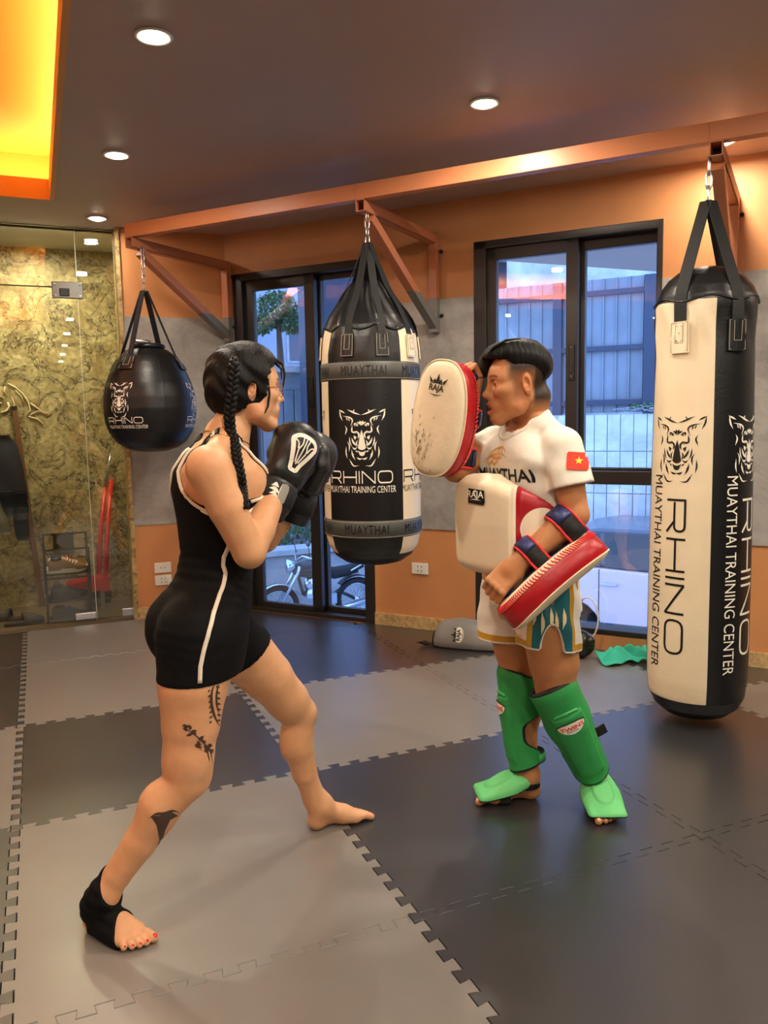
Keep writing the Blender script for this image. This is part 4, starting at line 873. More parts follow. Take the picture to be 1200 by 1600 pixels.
a = MB(); a.tube([(0.50, 4.46, 0.10), (0.545, 4.52, 0.52), (0.60, 4.56, 0.86)], 0.017, 10); a.build('lower_handle', M['red_plastic'], t, smooth=True)
a = MB(); a.tube([(0.60, 4.56, 0.86), (0.63, 4.58, 1.0), (0.655, 4.595, 1.12)], [0.010, 0.009, 0.007], 10); a.build('upper_handle', M['steel'], t, smooth=True)
a = MB(); a.box((0.495, 4.46, 0.07), (0.20, 0.035, 0.05)); hb = a.build('head', M['dark_hole'], t, bevel=0.006); a = MB(); rb = random.Random(4)
for k in range(90): x = 0.40+0.19*rb.random(); y = 4.45+0.025*rb.random(); a.tube([(x, y, 0.05), (x+rb.uniform(-.006, .006), y+rb.uniform(-.01, .01), 0.002)], 0.0018, 4)
br_ = a.build('bristles', M['dark_hole'], t); br_['kind'] = 'stuff'
t = thing('corner_line_pole', (0.11, 4.45, 0.0), 'brown pole standing in for the stone corner line behind the glass', 'pole')  # corner line of the stone, built as a made-up leaning pole
a = MB(); a.bar((0.112, 4.575, 0.0), (0.012, 4.603, 1.46), 0.035, 0.03, (0, 1, 0)); a.build('shaft', M['corner_brown'], t, bevel=0.003); a = MB(); a.bar((0.0125, 4.603, 1.45), (0.0105, 4.603, 1.475), 0.04, 0.035, (0, 1, 0)); a.build('end_cap', M['print_black'], t)
def slipper(loc, rz, label):
    t = thing('slipper', loc, label, 'slipper', None, rz); X = Matrix.Translation(loc) @ Matrix.Rotation(rz, 4, 'Z'); a = MB(); m = 20
    pl = [(0.13*math.cos(2*PI*k/m), (0.042+0.008*math.cos(2*PI*k/m))*math.sin(2*PI*k/m)) for k in range(m)]
    a.prism(pl, 0, 0.022, X); a.build('sole', M['vest_dark'], t, bevel=0.004)
    a = MB(); n = 10; vs = [X @ Vector((x, -hw*math.cos(PI*k/(n-1)), 0.02+h*math.sin(PI*k/(n-1)))) for x, hw, h in ((-0.01, 0.046, 0.06), (0.05, 0.052, 0.05), (0.10, 0.044, 0.03), (0.125, 0.02, 0.012)) for k in range(n)]
    a.add(vs, [(i*n+k, i*n+k+1, (i+1)*n+k+1, (i+1)*n+k) for i in range(3) for k in range(n-1)]); u = a.build('upper', M['vest_dark'], t, smooth=True); sd = u.modifiers.new('shell', 'SOLIDIFY'); sd.thickness = 0.004
M['vest_dark'] = mat('dark_rubber', rgb(58, 46, 36), 0.6)
slipper((-0.10, 4.20, 0.0), 2.9, 'dark rubber slipper standing back from the glass, behind the other two')
slipper((-0.005, 4.03, 0.0), 0.2, 'dark rubber slipper nearest the shoe rack on the floor behind the glass')
slipper((-0.285, 4.02, 0.0), 0.1, 'dark rubber slipper close behind the glass at the left edge of the photo')
# jacket hanging on the stone
t = thing('jacket', (-0.11, 4.46, 0.55), 'dark navy jacket hanging on the stone wall with its sleeves down', 'jacket')
def cloth_sheet(secs, n=14, th=0.05, seed=0):
    rr = random.Random(seed); a = MB(); vs = []
    for (xc, hw, z, y, dp) in secs:
        for k in range(n):
            q = 2*PI*k/n; vs.append((xc+hw*math.cos(q)*(1+0.05*math.sin(3*q+z*20)), y+dp*math.sin(q)*(1+0.25*math.sin(5*q+z*13)), z))
    a.add(vs, [(i*n+k, i*n+(k+1) % n, (i+1)*n+(k+1) % n, (i+1)*n+k) for i in range(len(secs)-1) for k in range(n)]+[tuple(range(n)), tuple(reversed([(len(secs)-1)*n+k for k in range(n)]))]); return a
cloth_sheet([(-0.135, 0.10, 1.27, 4.500, 0.035), (-0.125, 0.15, 1.20, 4.480, 0.052), (-0.115, 0.155, 1.05, 4.470, 0.056), (-0.105, 0.165, 0.92, 4.470, 0.059), (-0.100, 0.17, 0.82, 4.470, 0.063), (-0.105, 0.15, 0.76, 4.470, 0.056)], 22).build('body', M['denim'], t, smooth=True)
cloth_sheet([(0.005, 0.05, 0.86, 4.420, 0.028), (0.010, 0.055, 0.75, 4.400, 0.028), (0.010, 0.048, 0.62, 4.400, 0.025), (0.015, 0.045, 0.56, 4.400, 0.021), (0.015, 0.035, 0.525, 4.400, 0.017)], 12, seed=2).build('sleeve', M['denim'], t, smooth=True)
cloth_sheet([(-0.165, 0.075, 0.86, 4.410, 0.028), (-0.145, 0.08, 0.72, 4.400, 0.032), (-0.120, 0.065, 0.60, 4.400, 0.025), (-0.115, 0.05, 0.575, 4.400, 0.017)], 14, seed=3).build('lining', M['grey_cloth'], t, smooth=True)
cloth_sheet([(-0.075, 0.05, 0.88, 4.390, 0.021), (-0.065, 0.045, 0.78, 4.385, 0.021), (-0.060, 0.02, 0.70, 4.390, 0.014)], 12, seed=4).build('hood', M['denim'], t, smooth=True)
a = MB(); a.tube([(-0.13, 4.615, 1.30), (-0.13, 4.53, 1.28), (-0.13, 4.50, 1.31)], 0.006, 6); a.build('hook', M['steel'], t, smooth=True)
# swirl reflected in the glass, modelled as pale tubes on the stone
a = MB(); M['ornament_reflection'] = mat('pale_reflection', rgb(226, 206, 160), 0.45)
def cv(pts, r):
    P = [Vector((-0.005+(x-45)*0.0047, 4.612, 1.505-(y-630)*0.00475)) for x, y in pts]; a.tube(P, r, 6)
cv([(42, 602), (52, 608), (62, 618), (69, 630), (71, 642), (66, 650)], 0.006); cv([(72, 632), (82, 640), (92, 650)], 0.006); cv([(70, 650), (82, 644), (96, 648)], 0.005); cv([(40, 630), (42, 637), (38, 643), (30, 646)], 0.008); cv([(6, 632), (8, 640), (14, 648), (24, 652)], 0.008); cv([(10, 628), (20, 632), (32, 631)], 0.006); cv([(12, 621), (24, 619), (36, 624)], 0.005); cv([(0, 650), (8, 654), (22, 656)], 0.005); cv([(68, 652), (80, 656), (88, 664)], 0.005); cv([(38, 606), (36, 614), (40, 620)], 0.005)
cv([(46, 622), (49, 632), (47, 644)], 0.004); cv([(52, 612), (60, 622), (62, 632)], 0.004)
co = a.build('reflected_ornament', M['ornament_reflection'], wall_stone, smooth=True); co['kind'] = 'stuff'
# ------------------------------------------------------------------ things lying along the wall
M['grey_vinyl'] = mat('grey_vinyl', rgb(140, 138, 134), 0.4, bump=0.06, bscale=60); M['black_trim'] = mat('black_trim', rgb(18, 18, 20), 0.6)
def crown(s=1.0):
    L = [blade([(-0.5, 0.02), (0, 0.14), (0.5, 0.02)], 0.09), poly2d([(-0.5, 0.05), (-0.66, 0.42), (-0.34, 0.16)]), poly2d([(0.5, 0.05), (0.66, 0.42), (0.34, 0.16)]), poly2d([(-0.15, 0.16), (0, 0.62), (0.15, 0.16)]), poly2d([(-0.36, 0.12), (-0.22, 0.34), (-0.1, 0.15)]), poly2d([(0.36, 0.12), (0.22, 0.34), (0.1, 0.15)])]
    L.append(place2d(text2d('RAJA', 0.34, 1.0, 0.025), 0, -0.24)); L.append(blade([(-0.5, -0.52), (0, -0.62), (0.5, -0.52)], 0.05))
    return place2d(merge2d(L), s=s)
t = thing('shin_guard', WP(-0.31, 0.23, 0), 'grey padded shin guard with a pale crown badge lying on the mat below the window', 'shin guard')
dv = (D3*0.96+N3*-0.10).normalized(); nv = Vector((-dv.y, dv.x, 0))*-1
def gp(u, v, z): return WP(-0.40, 0.26, 0)+dv*u+nv*v+Vector((0, 0, z))
a = MB(); n = 14; vs = []
for u, rr_, hh in ((0.0, 0.05, 0.06), (0.015, 0.075, 0.10), (0.06, 0.088, 0.135), (0.16, 0.09, 0.155), (0.26, 0.085, 0.145), (0.36, 0.075, 0.12), (0.46, 0.07, 0.105), (0.56, 0.06, 0.09)):
    for k in range(n): q = PI*(-0.12+1.24*k/(n-1)); vs.append(gp(u, -rr_*math.cos(q)*1.1, max(0.006, 0.02+hh*math.sin(q)*0.95)))
a.add(vs, [(i*n+k, i*n+k+1, (i+1)*n+k+1, (i+1)*n+k) for i in range(7) for k in range(n-1)]); gsh = a.build('shell', M['grey_vinyl'], t, smooth=True); sd = gsh.modifiers.new('pad', 'SOLIDIFY'); sd.thickness = 0.022; sd.offset = -1
a = MB(); a.tube([Vector(v) for v in vs[:n]], 0.007, 6); a.tube([Vector(vs[i*n]) for i in range(8)], 0.006, 6); a.tube([Vector(vs[i*n+n-1]) for i in range(8)], 0.006, 6); tt = a.build('trim', M['black_trim'], t, smooth=True)
a = MB(); a.ribbon([gp(0.0, 0.085, 0.012), gp(-0.04, 0.09, 0.03), gp(-0.075, 0.088, 0.022), gp(-0.05, 0.08, 0.008), gp(0.0, 0.06, 0.008)], (0, 0, 1), 0.035, 0.004); a.build('strap', M['black_web'], t)
bv = BVHTree.FromPolygons([Vector(v) for v in vs], [(i*n+k, i*n+k+1, (i+1)*n+k+1, (i+1)*n+k) for i in range(7) for k in range(n-1)])
bo = gp(0.155, 0.5, 0.085); fn = cast_func(bv, bo, Vector((0, 0, 1)), -dv, -nv, 0.003)
el = [(0.028*math.cos(2*PI*k/20), 0.042*math.sin(2*PI*k/20)) for k in range(20)]
fn2 = lambda u, v: fn(v, u)
fne = cast_func(bv, bo, dv, Vector((0, 0, 1)), -nv, 0.0025)
bd_ = decal('badge', poly2d([(0.012+x, y) for x, y in el]), fne, M['print_white'], t, 0.015)
decal('badge_print', place2d(crown(0.058), rot=PI/2, x=0.0), cast_func(bv, bo, dv, Vector((0, 0, 1)), -nv, 0.004), M['print_black'], t, 0.012)
# glove and towel
t = thing('loose_glove', WP(0.42, 0.22, 0), 'dark boxing glove with blue cuff lying under the window behind the man', 'boxing glove')
M['olive_leather'] = mat('dark_olive_leather', rgb(30, 32, 22), 0.3, noise=0.3); M['navy_blue'] = mat('navy_blue', rgb(34, 42, 84), 0.4)
c0 = WP(0.44, 0.20, 0.078); a = MB(); a.blob(c0, (0.085, 0.07, 0.078), MW.to_3x3(), 18, 12); a.build('mitt', M['olive_leather'], t, smooth=True)
a = MB(); a.blob(c0+Vector((0.02, -0.05, 0.03)), (0.03, 0.05, 0.03), None, 12, 8); a.build('thumb', M['olive_leather'], t, smooth=True)
a = MB(); c1 = c0-D3*0.05+N3*0.08+Vector((0, 0, -0.02)); a.tube([c0-D3*0.03+N3*0.03, c1+Vector((0, 0, 0.01)), c1-D3*0.02+N3*0.06-Vector((0, 0, 0.01))], [0.05, 0.048, 0.045], 14); a.build('cuff', M['navy_blue'], t, smooth=True)
a = MB(); a.ribbon([c0+Vector((0, 0, 0.08)), c0+N3*0.045+Vector((0, 0, 0.066)), c0+N3*0.078+Vector((0, 0, 0.0))], [(0, 0, 1), N3+Vector((0, 0, 1)), N3], 0.02, 0.004); a.build('piping', M['shoe_yellow'], t)
t = thing('cable', WP(0.40, 0.12, 0.1), 'thin white cable looping up beside the loose glove', 'cable')
a = MB(); cc = WP(0.45, 0.06, 0.19); a.tube([cc+D3*(0.06*math.cos(q))+Vector((0, 0, 0.12*math.sin(q))) for q in np.linspace(-1.3, 2.2, 14)], 0.005, 6); a.build('lead', M['white_plastic'], t, smooth=True)
a = MB(); q_ = cc+D3*(0.06*math.cos(-1.3))+Vector((0, 0, 0.12*math.sin(-1.3))); a.bar(q_, q_-Vector((0, 0, 0.03)), 0.012, 0.008, N3); a.build('connector', M['white_plastic'], t)
M['towel'] = mat('green_towel', rgb(64, 196, 166), 0.95, bump=0.5, bscale=500)
r_ = np.random.default_rng(11); nx, ny = 64, 40; V = []; U_, V_ = np.meshgrid(np.linspace(0, 1, nx), np.linspace(0, 1, ny), indexing='ij')
hgt = 0.008+0.062*np.abs(np.sin(9*U_+3.5*V_+1.2*np.sin(5*V_)))**1.6*np.clip(np.sin(PI*V_)*1.3, 0.1, 1)+0.02*np.abs(np.sin(17*U_-11*V_))*np.sin(PI*U_)
for i in range(nx):
    for j in range(ny):
        u, v = U_[i, j], V_[i, j]; p = WP(0.56+0.38*u+0.03*math.sin(7*v), 0.06+0.24*v*(0.75+0.25*math.sin(6*u+1))+0.02*math.sin(11*u), hgt[i, j]); V.append(tuple(p))
tw = meshobj('towel', V, [(i*ny+j, (i+1)*ny+j, (i+1)*ny+j+1, i*ny+j+1) for i in range(nx-1) for j in range(ny-1)], M['towel']); sd = tw.modifiers.new('thick', 'SOLIDIFY'); sd.thickness = 0.005; sd.offset = 1
tag(tw, 'turquoise green towel crumpled on the mat below the window', 'towel')
# ------------------------------------------------------------------ organic bodies: distance fields meshed as one continuous surface
class Sculpt:
    """list of soft-blended shapes; mesh() turns the list into one surface"""
    def __init__(s, prims=None): s.p = list(prims) if prims else []
    def cone(s, a, b, ra, rb, k=0.02, op='+'):
        a = np.array(a, float); b = np.array(b, float); m = max(ra, rb)
        ba = b-a; L2 = float(ba @ ba)
        def f(P):
            t = np.clip(((P-a) @ ba)/L2, 0, 1); q = P-a-t[..., None]*ba
            return np.sqrt((q*q).sum(-1))-(ra+t*(rb-ra))
        s.p.append((op, f, np.minimum(a, b)-m, np.maximum(a, b)+m, k)); return s
    def chain(s, pts, rs, k=0.02, op='+'):
        for i in range(len(pts)-1): s.cone(pts[i], pts[i+1], rs[i], rs[i+1], k if i == 0 else 0.006, op)
        return s
    def ell(s, c, r, R=None, k=0.02, op='+'):
        c = np.array(c, float); r = np.array(r if hasattr(r, '__len__') else (r, r, r), float); Rm = np.array(R) if R is not None else np.eye(3); m = r.max()
        def f(P):
            q = (P-c) @ Rm; k0 = np.sqrt(((q/r)**2).sum(-1)); k1 = np.sqrt(((q/(r*r))**2).sum(-1)); return k0*(k0-1)/np.maximum(k1, 1e-6)
        s.p.append((op, f, c-m, c+m, k)); return s
    def box(s, c, h, R=None, rad=0.01, k=0.02, op='+'):
        c = np.array(c, float); h = np.array(h, float)-rad; Rm = np.array(R) if R is not None else np.eye(3); m = np.linalg.norm(h)+rad
        def f(P):
            q = np.abs((P-c) @ Rm)-h; return np.sqrt((np.maximum(q, 0)**2).sum(-1))+np.minimum(q.max(-1), 0)-rad
        s.p.append((op, f, c-m, c+m, k)); return s
    def loft(s, rows, frame, k=0.02, op='+', ex=2.0):
        """rows: (z, centre f, centre r, half depth, half width, yaw); frame: (P0, F, R)"""
        A = np.array(rows, float); A = A[A[:, 0].argsort()]; P0, F, R = frame; zs = A[:, 0]
        def f(P):
            z = P[..., 2]; v = P-P0; ff = v @ F; rr = v @ R
            cf, cr, d, w, yw = (np.interp(z, zs, A[:, i]) for i in range(1, 6))
            c, sn = np.cos(yw), np.sin(yw); a = ff-cf; b = rr-cr; fa = a*c+b*sn; rb = -a*sn+b*c
            q = (np.abs(fa/d)**ex+np.abs(rb/w)**ex)**(1/ex); g = (q-1)*np.minimum(d, w)
            return np.maximum(g, np.maximum(z-zs[-1], zs[0]-z))
        m = np.abs(A[:, 1:5]).sum(1).max()+0.02
        lo = np.array([P0[0]-m, P0[1]-m, zs[0]]); hi = np.array([P0[0]+m, P0[1]+m, zs[-1]])
        s.p.append((op, f, lo, hi, k)); return s
    def field(s, lo, hi, h, marg=0.05):
        lo = np.array(lo, float); n = np.maximum(np.ceil((np.array(hi)-lo)/h).astype(int)+1, 2)
        ax = [lo[i]+h*np.arange(n[i]) for i in range(3)]
        D = np.full(n, 0.2, np.float32)
        for op, f, l, u, k in s.p:
            mg = marg+k
            i0 = np.maximum(np.floor((l-mg-lo)/h).astype(int), 0); i1 = np.minimum(np.ceil((u+mg-lo)/h).astype(int)+1, n)
            if (i1-i0 <= 0).any(): continue
            sl = tuple(slice(a, b) for a, b in zip(i0, i1))
            P = np.stack(np.meshgrid(*[ax[i][sl[i]] for i in range(3)], indexing='ij'), -1)
            d = f(P).astype(np.float32); a = D[sl]
            if op == '+': e = np.maximum(k-np.abs(a-d), 0)/k; D[sl] = np.minimum(a, d)-e*e*k/4
            else: d = -d; e = np.maximum(k-np.abs(a-d), 0)/k; D[sl] = np.maximum(a, d)+e*e*k/4
        return D, ax
def surface(D, ax):
    """naive surface nets"""
    sg = D < 0
    c8 = [(i, j, k) for i in (0, 1) for j in (0, 1) for k in (0, 1)]; n = np.array(D.shape)-1
    cnt = np.zeros(n, np.int8)
    for i, j, k in c8: cnt += sg[i:i+n[0], j:j+n[1], k:k+n[2]]
    act = (cnt > 0) & (cnt < 8); I = np.argwhere(act)
    if len(I) == 0: return np.zeros((0, 3)), np.zeros((0, 4), int)
    C = np.stack([D[I[:, 0]+i, I[:, 1]+j, I[:, 2]+k] for i, j, k in c8], 1); off = np.array(c8, float)
    acc = np.zeros((len(I), 3)); num = np.zeros(len(I))
    for a in range(8):
        for b in range(a+1, 8):
            if np.abs(off[a]-off[b]).sum() != 1: continue
            m = (C[:, a] < 0) != (C[:, b] < 0); t = C[m, a]/(C[m, a]-C[m, b]); acc[m] += off[a]+(off[b]-off[a])*t[:, None]; num[m] += 1
    V = (I+acc/num[:, None]); h = ax[0][1]-ax[0][0]; V = V*h+np.array([ax[0][0], ax[1][0], ax[2][0]])
    idx = np.full(n, -1, int); idx[I[:, 0], I[:, 1], I[:, 2]] = np.arange(len(I)); F = []
    for d in range(3):
        e = [0, 0, 0]; e[d] = 1; u, v = [(1, 2), (2, 0), (0, 1)][d]
        s0 = sg[:sg.shape[0]-e[0], :sg.shape[1]-e[1], :sg.shape[2]-e[2]]; s1 = sg[e[0]:, e[1]:, e[2]:]
        Q = np.argwhere(s0 != s1); ok = (Q[:, u] > 0) & (Q[:, v] > 0) & (Q[:, u] < n[u]) & (Q[:, v] < n[v]) & (Q[:, d] < n[d]); Q = Q[ok]
        def g(du, dv): q = Q.copy(); q[:, u] -= du; q[:, v] -= dv; return idx[q[:, 0], q[:, 1], q[:, 2]]
        f = np.stack([g(1, 1), g(0, 1), g(0, 0), g(1, 0)], 1); fl = s0[Q[:, 0], Q[:, 1], Q[:, 2]]; f[~fl] = f[~fl][:, ::-1]; F.append(f)
    F = np.concatenate(F); F = F[(F >= 0).all(1)]
    return V, F
def drop(V, F, m):
    F = F[~m[F].all(1)]; u = np.unique(F); r = np.full(len(V), -1); r[u] = np.arange(len(u)); return V[u], r[F]
def sculpt_mesh(sc, lo, hi, h, fine=()):
    D, ax = sc.field(lo, hi, h); V, F = surface(D, ax)
    for (l, u, hf) in fine:
        l = np.array(l); u = np.array(u); m = ((V > l+h*1.2) & (V < u-h*1.2)).all(1); V, F = drop(V, F, m)
        D2, a2 = sc.field(l, u, hf); V2, F2 = surface(D2, a2); F = np.concatenate([F, F2+len(V)]); V = np.concatenate([V, V2])
    return V, F
def shell(sc, lo, hi, h, off, region, extra=None):
    """cloth: the shape grown by off, kept where region(P) < 0"""
    D, ax = sc.field(lo, hi, h); P = np.stack(np.meshgrid(*ax, indexing='ij'), -1).astype(np.float32)
    o = off(P) if callable(off) else off; E = np.maximum(D-o, region(P))
    if extra is not None: E = extra(P, E, D)
    return surface(E.astype(np.float32), ax)
def bvh_of(V, F): return BVHTree.FromPolygons([tuple(v) for v in V], [tuple(f) for f in F])
def Rz(a): return np.array([[math.cos(a), -math.sin(a), 0], [math.sin(a), math.cos(a), 0], [0, 0, 1]])
def Ry(a): return np.array([[math.cos(a), 0, math.sin(a)], [0, 1, 0], [-math.sin(a), 0, math.cos(a)]])
def Rx(a): return np.array([[1, 0, 0], [0, math.cos(a), -math.sin(a)], [0, math.sin(a), math.cos(a)]])
class Head:
    """a head in its own frame: x forward, y to its left, z up, origin between the ears"""
    def __init__(s, org, R, sc=1.0): s.o = np.array(org, float); s.R = R; s.s = sc
    def w(s, p): return s.o+s.R @ (np.array(p, float)*s.s)
    def loc(s, P): return ((P-s.o) @ s.R)/s.s
    def skull(s, S, male=False, mouth=0.006):
        k = s.s; E = lambda c, r, kk=0.02, op='+', R=None: S.ell(s.w(c), np.array(r)*k, s.R if R is None else s.R @ R, kk, op)
        C = lambda a, b, ra, rb, kk=0.015, op='+': S.cone(s.w(a), s.w(b), ra*k, rb*k, kk, op)
        E((-0.004, 0, 0.044), (0.082, 0.071, 0.075), 0.02) if male else E((-0.012, 0, 0.044), (0.090, 0.072, 0.076), 0.02)
        E((0.024, 0, -0.012), (0.062, 0.058, 0.070), 0.03)
        E((0.052, 0, 0.035), (0.036, 0.056, 0.042), 0.025)
        for y in (-1, 1):
            C((-0.004, y*0.050, -0.035), (0.018, y*0.050, -0.062), 0.019, 0.018, 0.025); C((0.018, y*0.048, -0.064), (0.070, y*0.016, -0.094), 0.018, 0.017, 0.025)
            E((0.052, y*0.041, -0.014), (0.030, 0.024, 0.022), 0.025)
            C((0.076, y*0.014, 0.026), (0.060, y*0.048, 0.024), 0.012, 0.009, 0.018)
            E((0.040, y*0.043, -0.045), (0.022, 0.014 if male else 0.017, 0.024), 0.015)
        C((0.062, 0, -0.092), (0.074, 0, -0.090), 0.019, 0.014, 0.02)
        for y in (-1, 1): E((0.088, y*0.033, 0.008), (0.016, 0.017, 0.011), 0.014, '-')
        C((0.080, 0, 0.022), (0.099, 0, -0.018), 0.0085, 0.0105, 0.014); E((0.1015, 0, -0.022), (0.0115, 0.0115, 0.0095), 0.008)
        for y in (-1, 1): E((0.090, y*0.0125, -0.026), (0.0115, 0.0075, 0.0075), 0.006); E((0.0945, y*0.007, -0.0335), (0.006, 0.0035, 0.003), 0.003, '-')
        E((0.072, 0, -0.054), (0.026, 0.034, 0.024), 0.02)
        for y in (-1, 1): C((0.0945, y*0.004, -0.0495), (0.080, y*0.025, -0.0555), 0.0055, 0.003, 0.006); C((0.0925, 0, -0.0665-mouth*0.5), (0.079, y*0.022, -0.0605-mouth*0.2), 0.0065, 0.003, 0.006)
        S.ell(s.w((0.0965, 0, -0.0575-mouth*0.25)), np.array((0.016, 0.019, 0.0012+mouth*0.42))*k, s.R, 0.004, '-')
        for y in (-1, 1):
            E((0.0665, y*0.0315, 0.0075), (0.0165, 0.0165, 0.0155), 0.004)
            S.ell(s.w((0.0825, y*0.0325, 0.0068)), np.array((0.010, 0.0135, 0.0030))*k, s.R, 0.002, '-')
            S.ell(s.w((-0.006, y*0.073, 0.0)), np.array((0.017, 0.0065, 0.031))*k, s.R @ Rz(y*0.42) @ Ry(0.18), 0.006); S.ell(s.w((-0.003, y*0.0785, 0.004)), np.array((0.009, 0.0055, 0.018))*k, s.R @ Rz(y*0.42) @ Ry(0.18), 0.004, '-'); E((-0.001, y*0.070, -0.006), (0.006, 0.008, 0.007), 0.006)
        return S
    def eyes(s, parent, iris):
        for y in (-1, 1):
            c = s.w((0.0665, y*0.0315, 0.0068)); n = 20; b = MB(); b.blob(c, 0.0148*s.s, Matrix(s.R.tolist()), 28, 18)
            L = s.loc(np.array([tuple(v) for v in b.v])); L = L-np.array((0.0665, y*0.0315, 0.0068)); L /= np.linalg.norm(L, axis=1)[:, None]
            ang = np.arccos(np.clip(L[:, 0]*0.985-L[:, 1]*0.0, -1, 1)); col = np.where((ang < 0.58)[:, None], np.array(iris), np.array((0.62, 0.57, 0.52)))
            meshobj('eye', b.v, b.f, M['eye'], parent, True, col)
    def facecolor(s, V, skin, lip, shade=None, male=False):
        L = s.loc(V); c = np.tile(np.array(skin, float), (len(V), 1)); x, y, z = L.T
        near = (np.abs(x) < 0.16) & (np.abs(y) < 0.12) & (np.abs(z) < 0.16)
        m = near & (x > 0.072); up = np.exp(-(((z+0.0515)/0.0058)**2+((np.abs(y))/0.022)**4)); lo_ = np.exp(-(((z+0.0665)/0.0066)**2+((np.abs(y))/0.020)**4)); t = np.clip(np.maximum(up, lo_)*1.2, 0, 1)*m
        c = c*(1-t[:, None])+np.array(lip)*t[:, None]
        ins = m & (np.abs(y) < 0.018) & (x < 0.0885) & (z < -0.053) & (z > -0.064) & (x > 0.074); 
        br = near & (x > 0.04); yy = np.abs(y); zb = 0.0285+0.004*np.sin(np.clip((yy-0.012)/0.04, 0, 1)*PI)-0.10*np.maximum(yy-0.04, 0); b = np.exp(-((z-zb)/0.0036)**4)*((yy > 0.011) & (yy < 0.05))*br
        b *= 0.8; c = c*(1-b[:, None])+np.array((0.03, 0.02, 0.015))*b[:, None]
        ch = np.exp(-(((z+0.015)/0.03)**2+((yy-0.045)/0.025)**2))*near*(x > 0.02)*0.10; c = c*(1-ch[:, None])+np.array((skin[0], skin[1]*0.72, skin[2]*0.7))*ch[:, None]
        er = near*(yy > 0.064)*(np.abs(x) < 0.03)*0.35; c = c*(1-er[:, None])+np.array((skin[0], skin[1]*0.6, skin[2]*0.55))*er[:, None]
        if shade is not None: c = shade(L, near, c)
        return c
def foot(S, heel, ax, R3, s=1.0, side=1, k=0.015, toes=True):
    """bare foot: heel = point on the floor under the heel, R3 columns = forward, outer side, up"""
    w = lambda p: np.array(heel)+R3 @ (np.array(p)*np.array((s, side*s, s)))
    r = lambda v: v*s
    S.cone(w((0.028, 0, 0.030)), w((0.050, 0, 0.085)), r(0.029), r(0.031), k); S.cone(w((0.045, 0, 0.065)), w((0.125, -0.004, 0.036)), r(0.031), r(0.026), 0.02)
    S.cone(w((0.04, 0.008, 0.024)), w((0.145, 0.026, 0.018)), r(0.024), r(0.018), 0.02); S.cone(w((0.12, -0.012, 0.03)), w((0.158, -0.024, 0.021)), r(0.026), r(0.020), 0.02); S.cone(w((0.10, 0.01, 0.034)), w((0.155, 0.012, 0.021)), r(0.025), r(0.017), 0.02)
    T = []
    for i, (y0, y1, x0, x1, rr) in enumerate(((-0.025, -0.027, 0.165, 0.212, 0.0125), (-0.006, -0.005, 0.168, 0.209, 0.0088), (0.008, 0.010, 0.165, 0.200, 0.0082), (0.021, 0.024, 0.158, 0.188, 0.0078), (0.033, 0.037, 0.148, 0.173, 0.0078))):
        a = w((x0, y0, 0.019)); m = w(((x0+x1)/2+0.004, (y0+y1)/2, 0.020)); b = w((x1, y1, 0.0125)); S.cone(a, m, r(rr*1.02), r(rr*0.9), 0.008); S.cone(m, b, r(rr*0.9), r(rr), 0.004); T.append((b, rr*s, w((x1+0.01, y1, 0.03))-b))
    for y, z in ((-0.026, 0.078), (0.026, 0.072)): S.ell(w((0.045, y, z)), (r(0.012),)*3, None, 0.018)
    return T, w
def nails(T, R3, parent, m, s=1.0):
    for b, rr, up in T:
        q = MB(); c = b+R3 @ np.array((rr*0.35, 0, rr*0.62)); q.blob(c, (rr*0.60, rr*0.55, rr*0.30), Matrix(R3.tolist()) @ Matrix.Rotation(0.55, 3, 'Y'), 10, 6); q.build('toenail', m, parent, smooth=True)

def skin_mat(name): return mat(name, (1, 1, 1, 1), 0.48, attr='Col', sss=0.10, noise=0.06, nscale=30, bump=0.03, bscale=220, spec=0.4)
M['eye'] = mat('eye', (1, 1, 1, 1), 0.15, attr='Col')
M['skin'] = skin_mat('skin')
M['hair'] = mat('black_hair', rgb(17, 14, 13), 0.50, noise=0.3, nscale=60, bump=0.35, bscale=170, spec=0.22)
_nt = M['hair'].node_tree
for _n in [x for x in _nt.nodes if x.bl_idname == 'ShaderNodeTexNoise']:
    _l = _n.inputs['Vector'].links[0]; _mp = _nt.nodes.new('ShaderNodeMapping'); _mp.inputs['Scale'].default_value = (1.0, 1.0, 0.18); _mp.inputs['Rotation'].default_value = (0.5, 0.7, 0.2); _nt.links.new(_l.from_socket, _mp.inputs['Vector']); _nt.links.new(_mp.outputs[0], _n.inputs['Vector'])
lin = lambda r, g, b: np.array(rgb(r, g, b)[:3])

# ------------------------------------------------------------------ the woman
WF = np.array([0.98543, 0.17007, 0.0]); WR = np.array([0.17007, -0.98543, 0.0]); WP0 = np.array([0.58, 0.40, 0.0])
def wl_(f, r, z): return WP0+WF*f+WR*r+np.array([0, 0, z])
W_SKIN = lin(222, 168, 124)
tor = Sculpt()
tor.loft([(0.66, -0.045, 0, 0.098, 0.146, 0), (0.70, -0.050, 0, 0.113, 0.160, 0), (0.75, -0.048, 0, 0.120, 0.164, 0), (0.80, -0.038, 0, 0.116, 0.159, 0), (0.86, -0.019, 0, 0.106, 0.144, 0), (0.91, -0.001, 0, 0.096, 0.128, 0), (0.97, 0.008, 0, 0.091, 0.116, 0), (1.06, 0.010, 0, 0.099, 0.123, 0), (1.15, 0.012, 0, 0.113, 0.138, 0), (1.20, 0.014, 0, 0.110, 0.140, 0), (1.245, 0.018, 0, 0.082, 0.120, 0), (1.275, 0.026, 0, 0.055, 0.08, 0)], (WP0, WF, WR), 0.02)
for r in (-1, 1):
    tor.ell(wl_(-0.098, r*0.072, 0.755), (0.076, 0.076, 0.092), None, 0.04)                   # seat
    tor.ell(wl_(0.085, r*0.066, 1.155), (0.055, 0.058, 0.056), None, 0.035)                   # bust
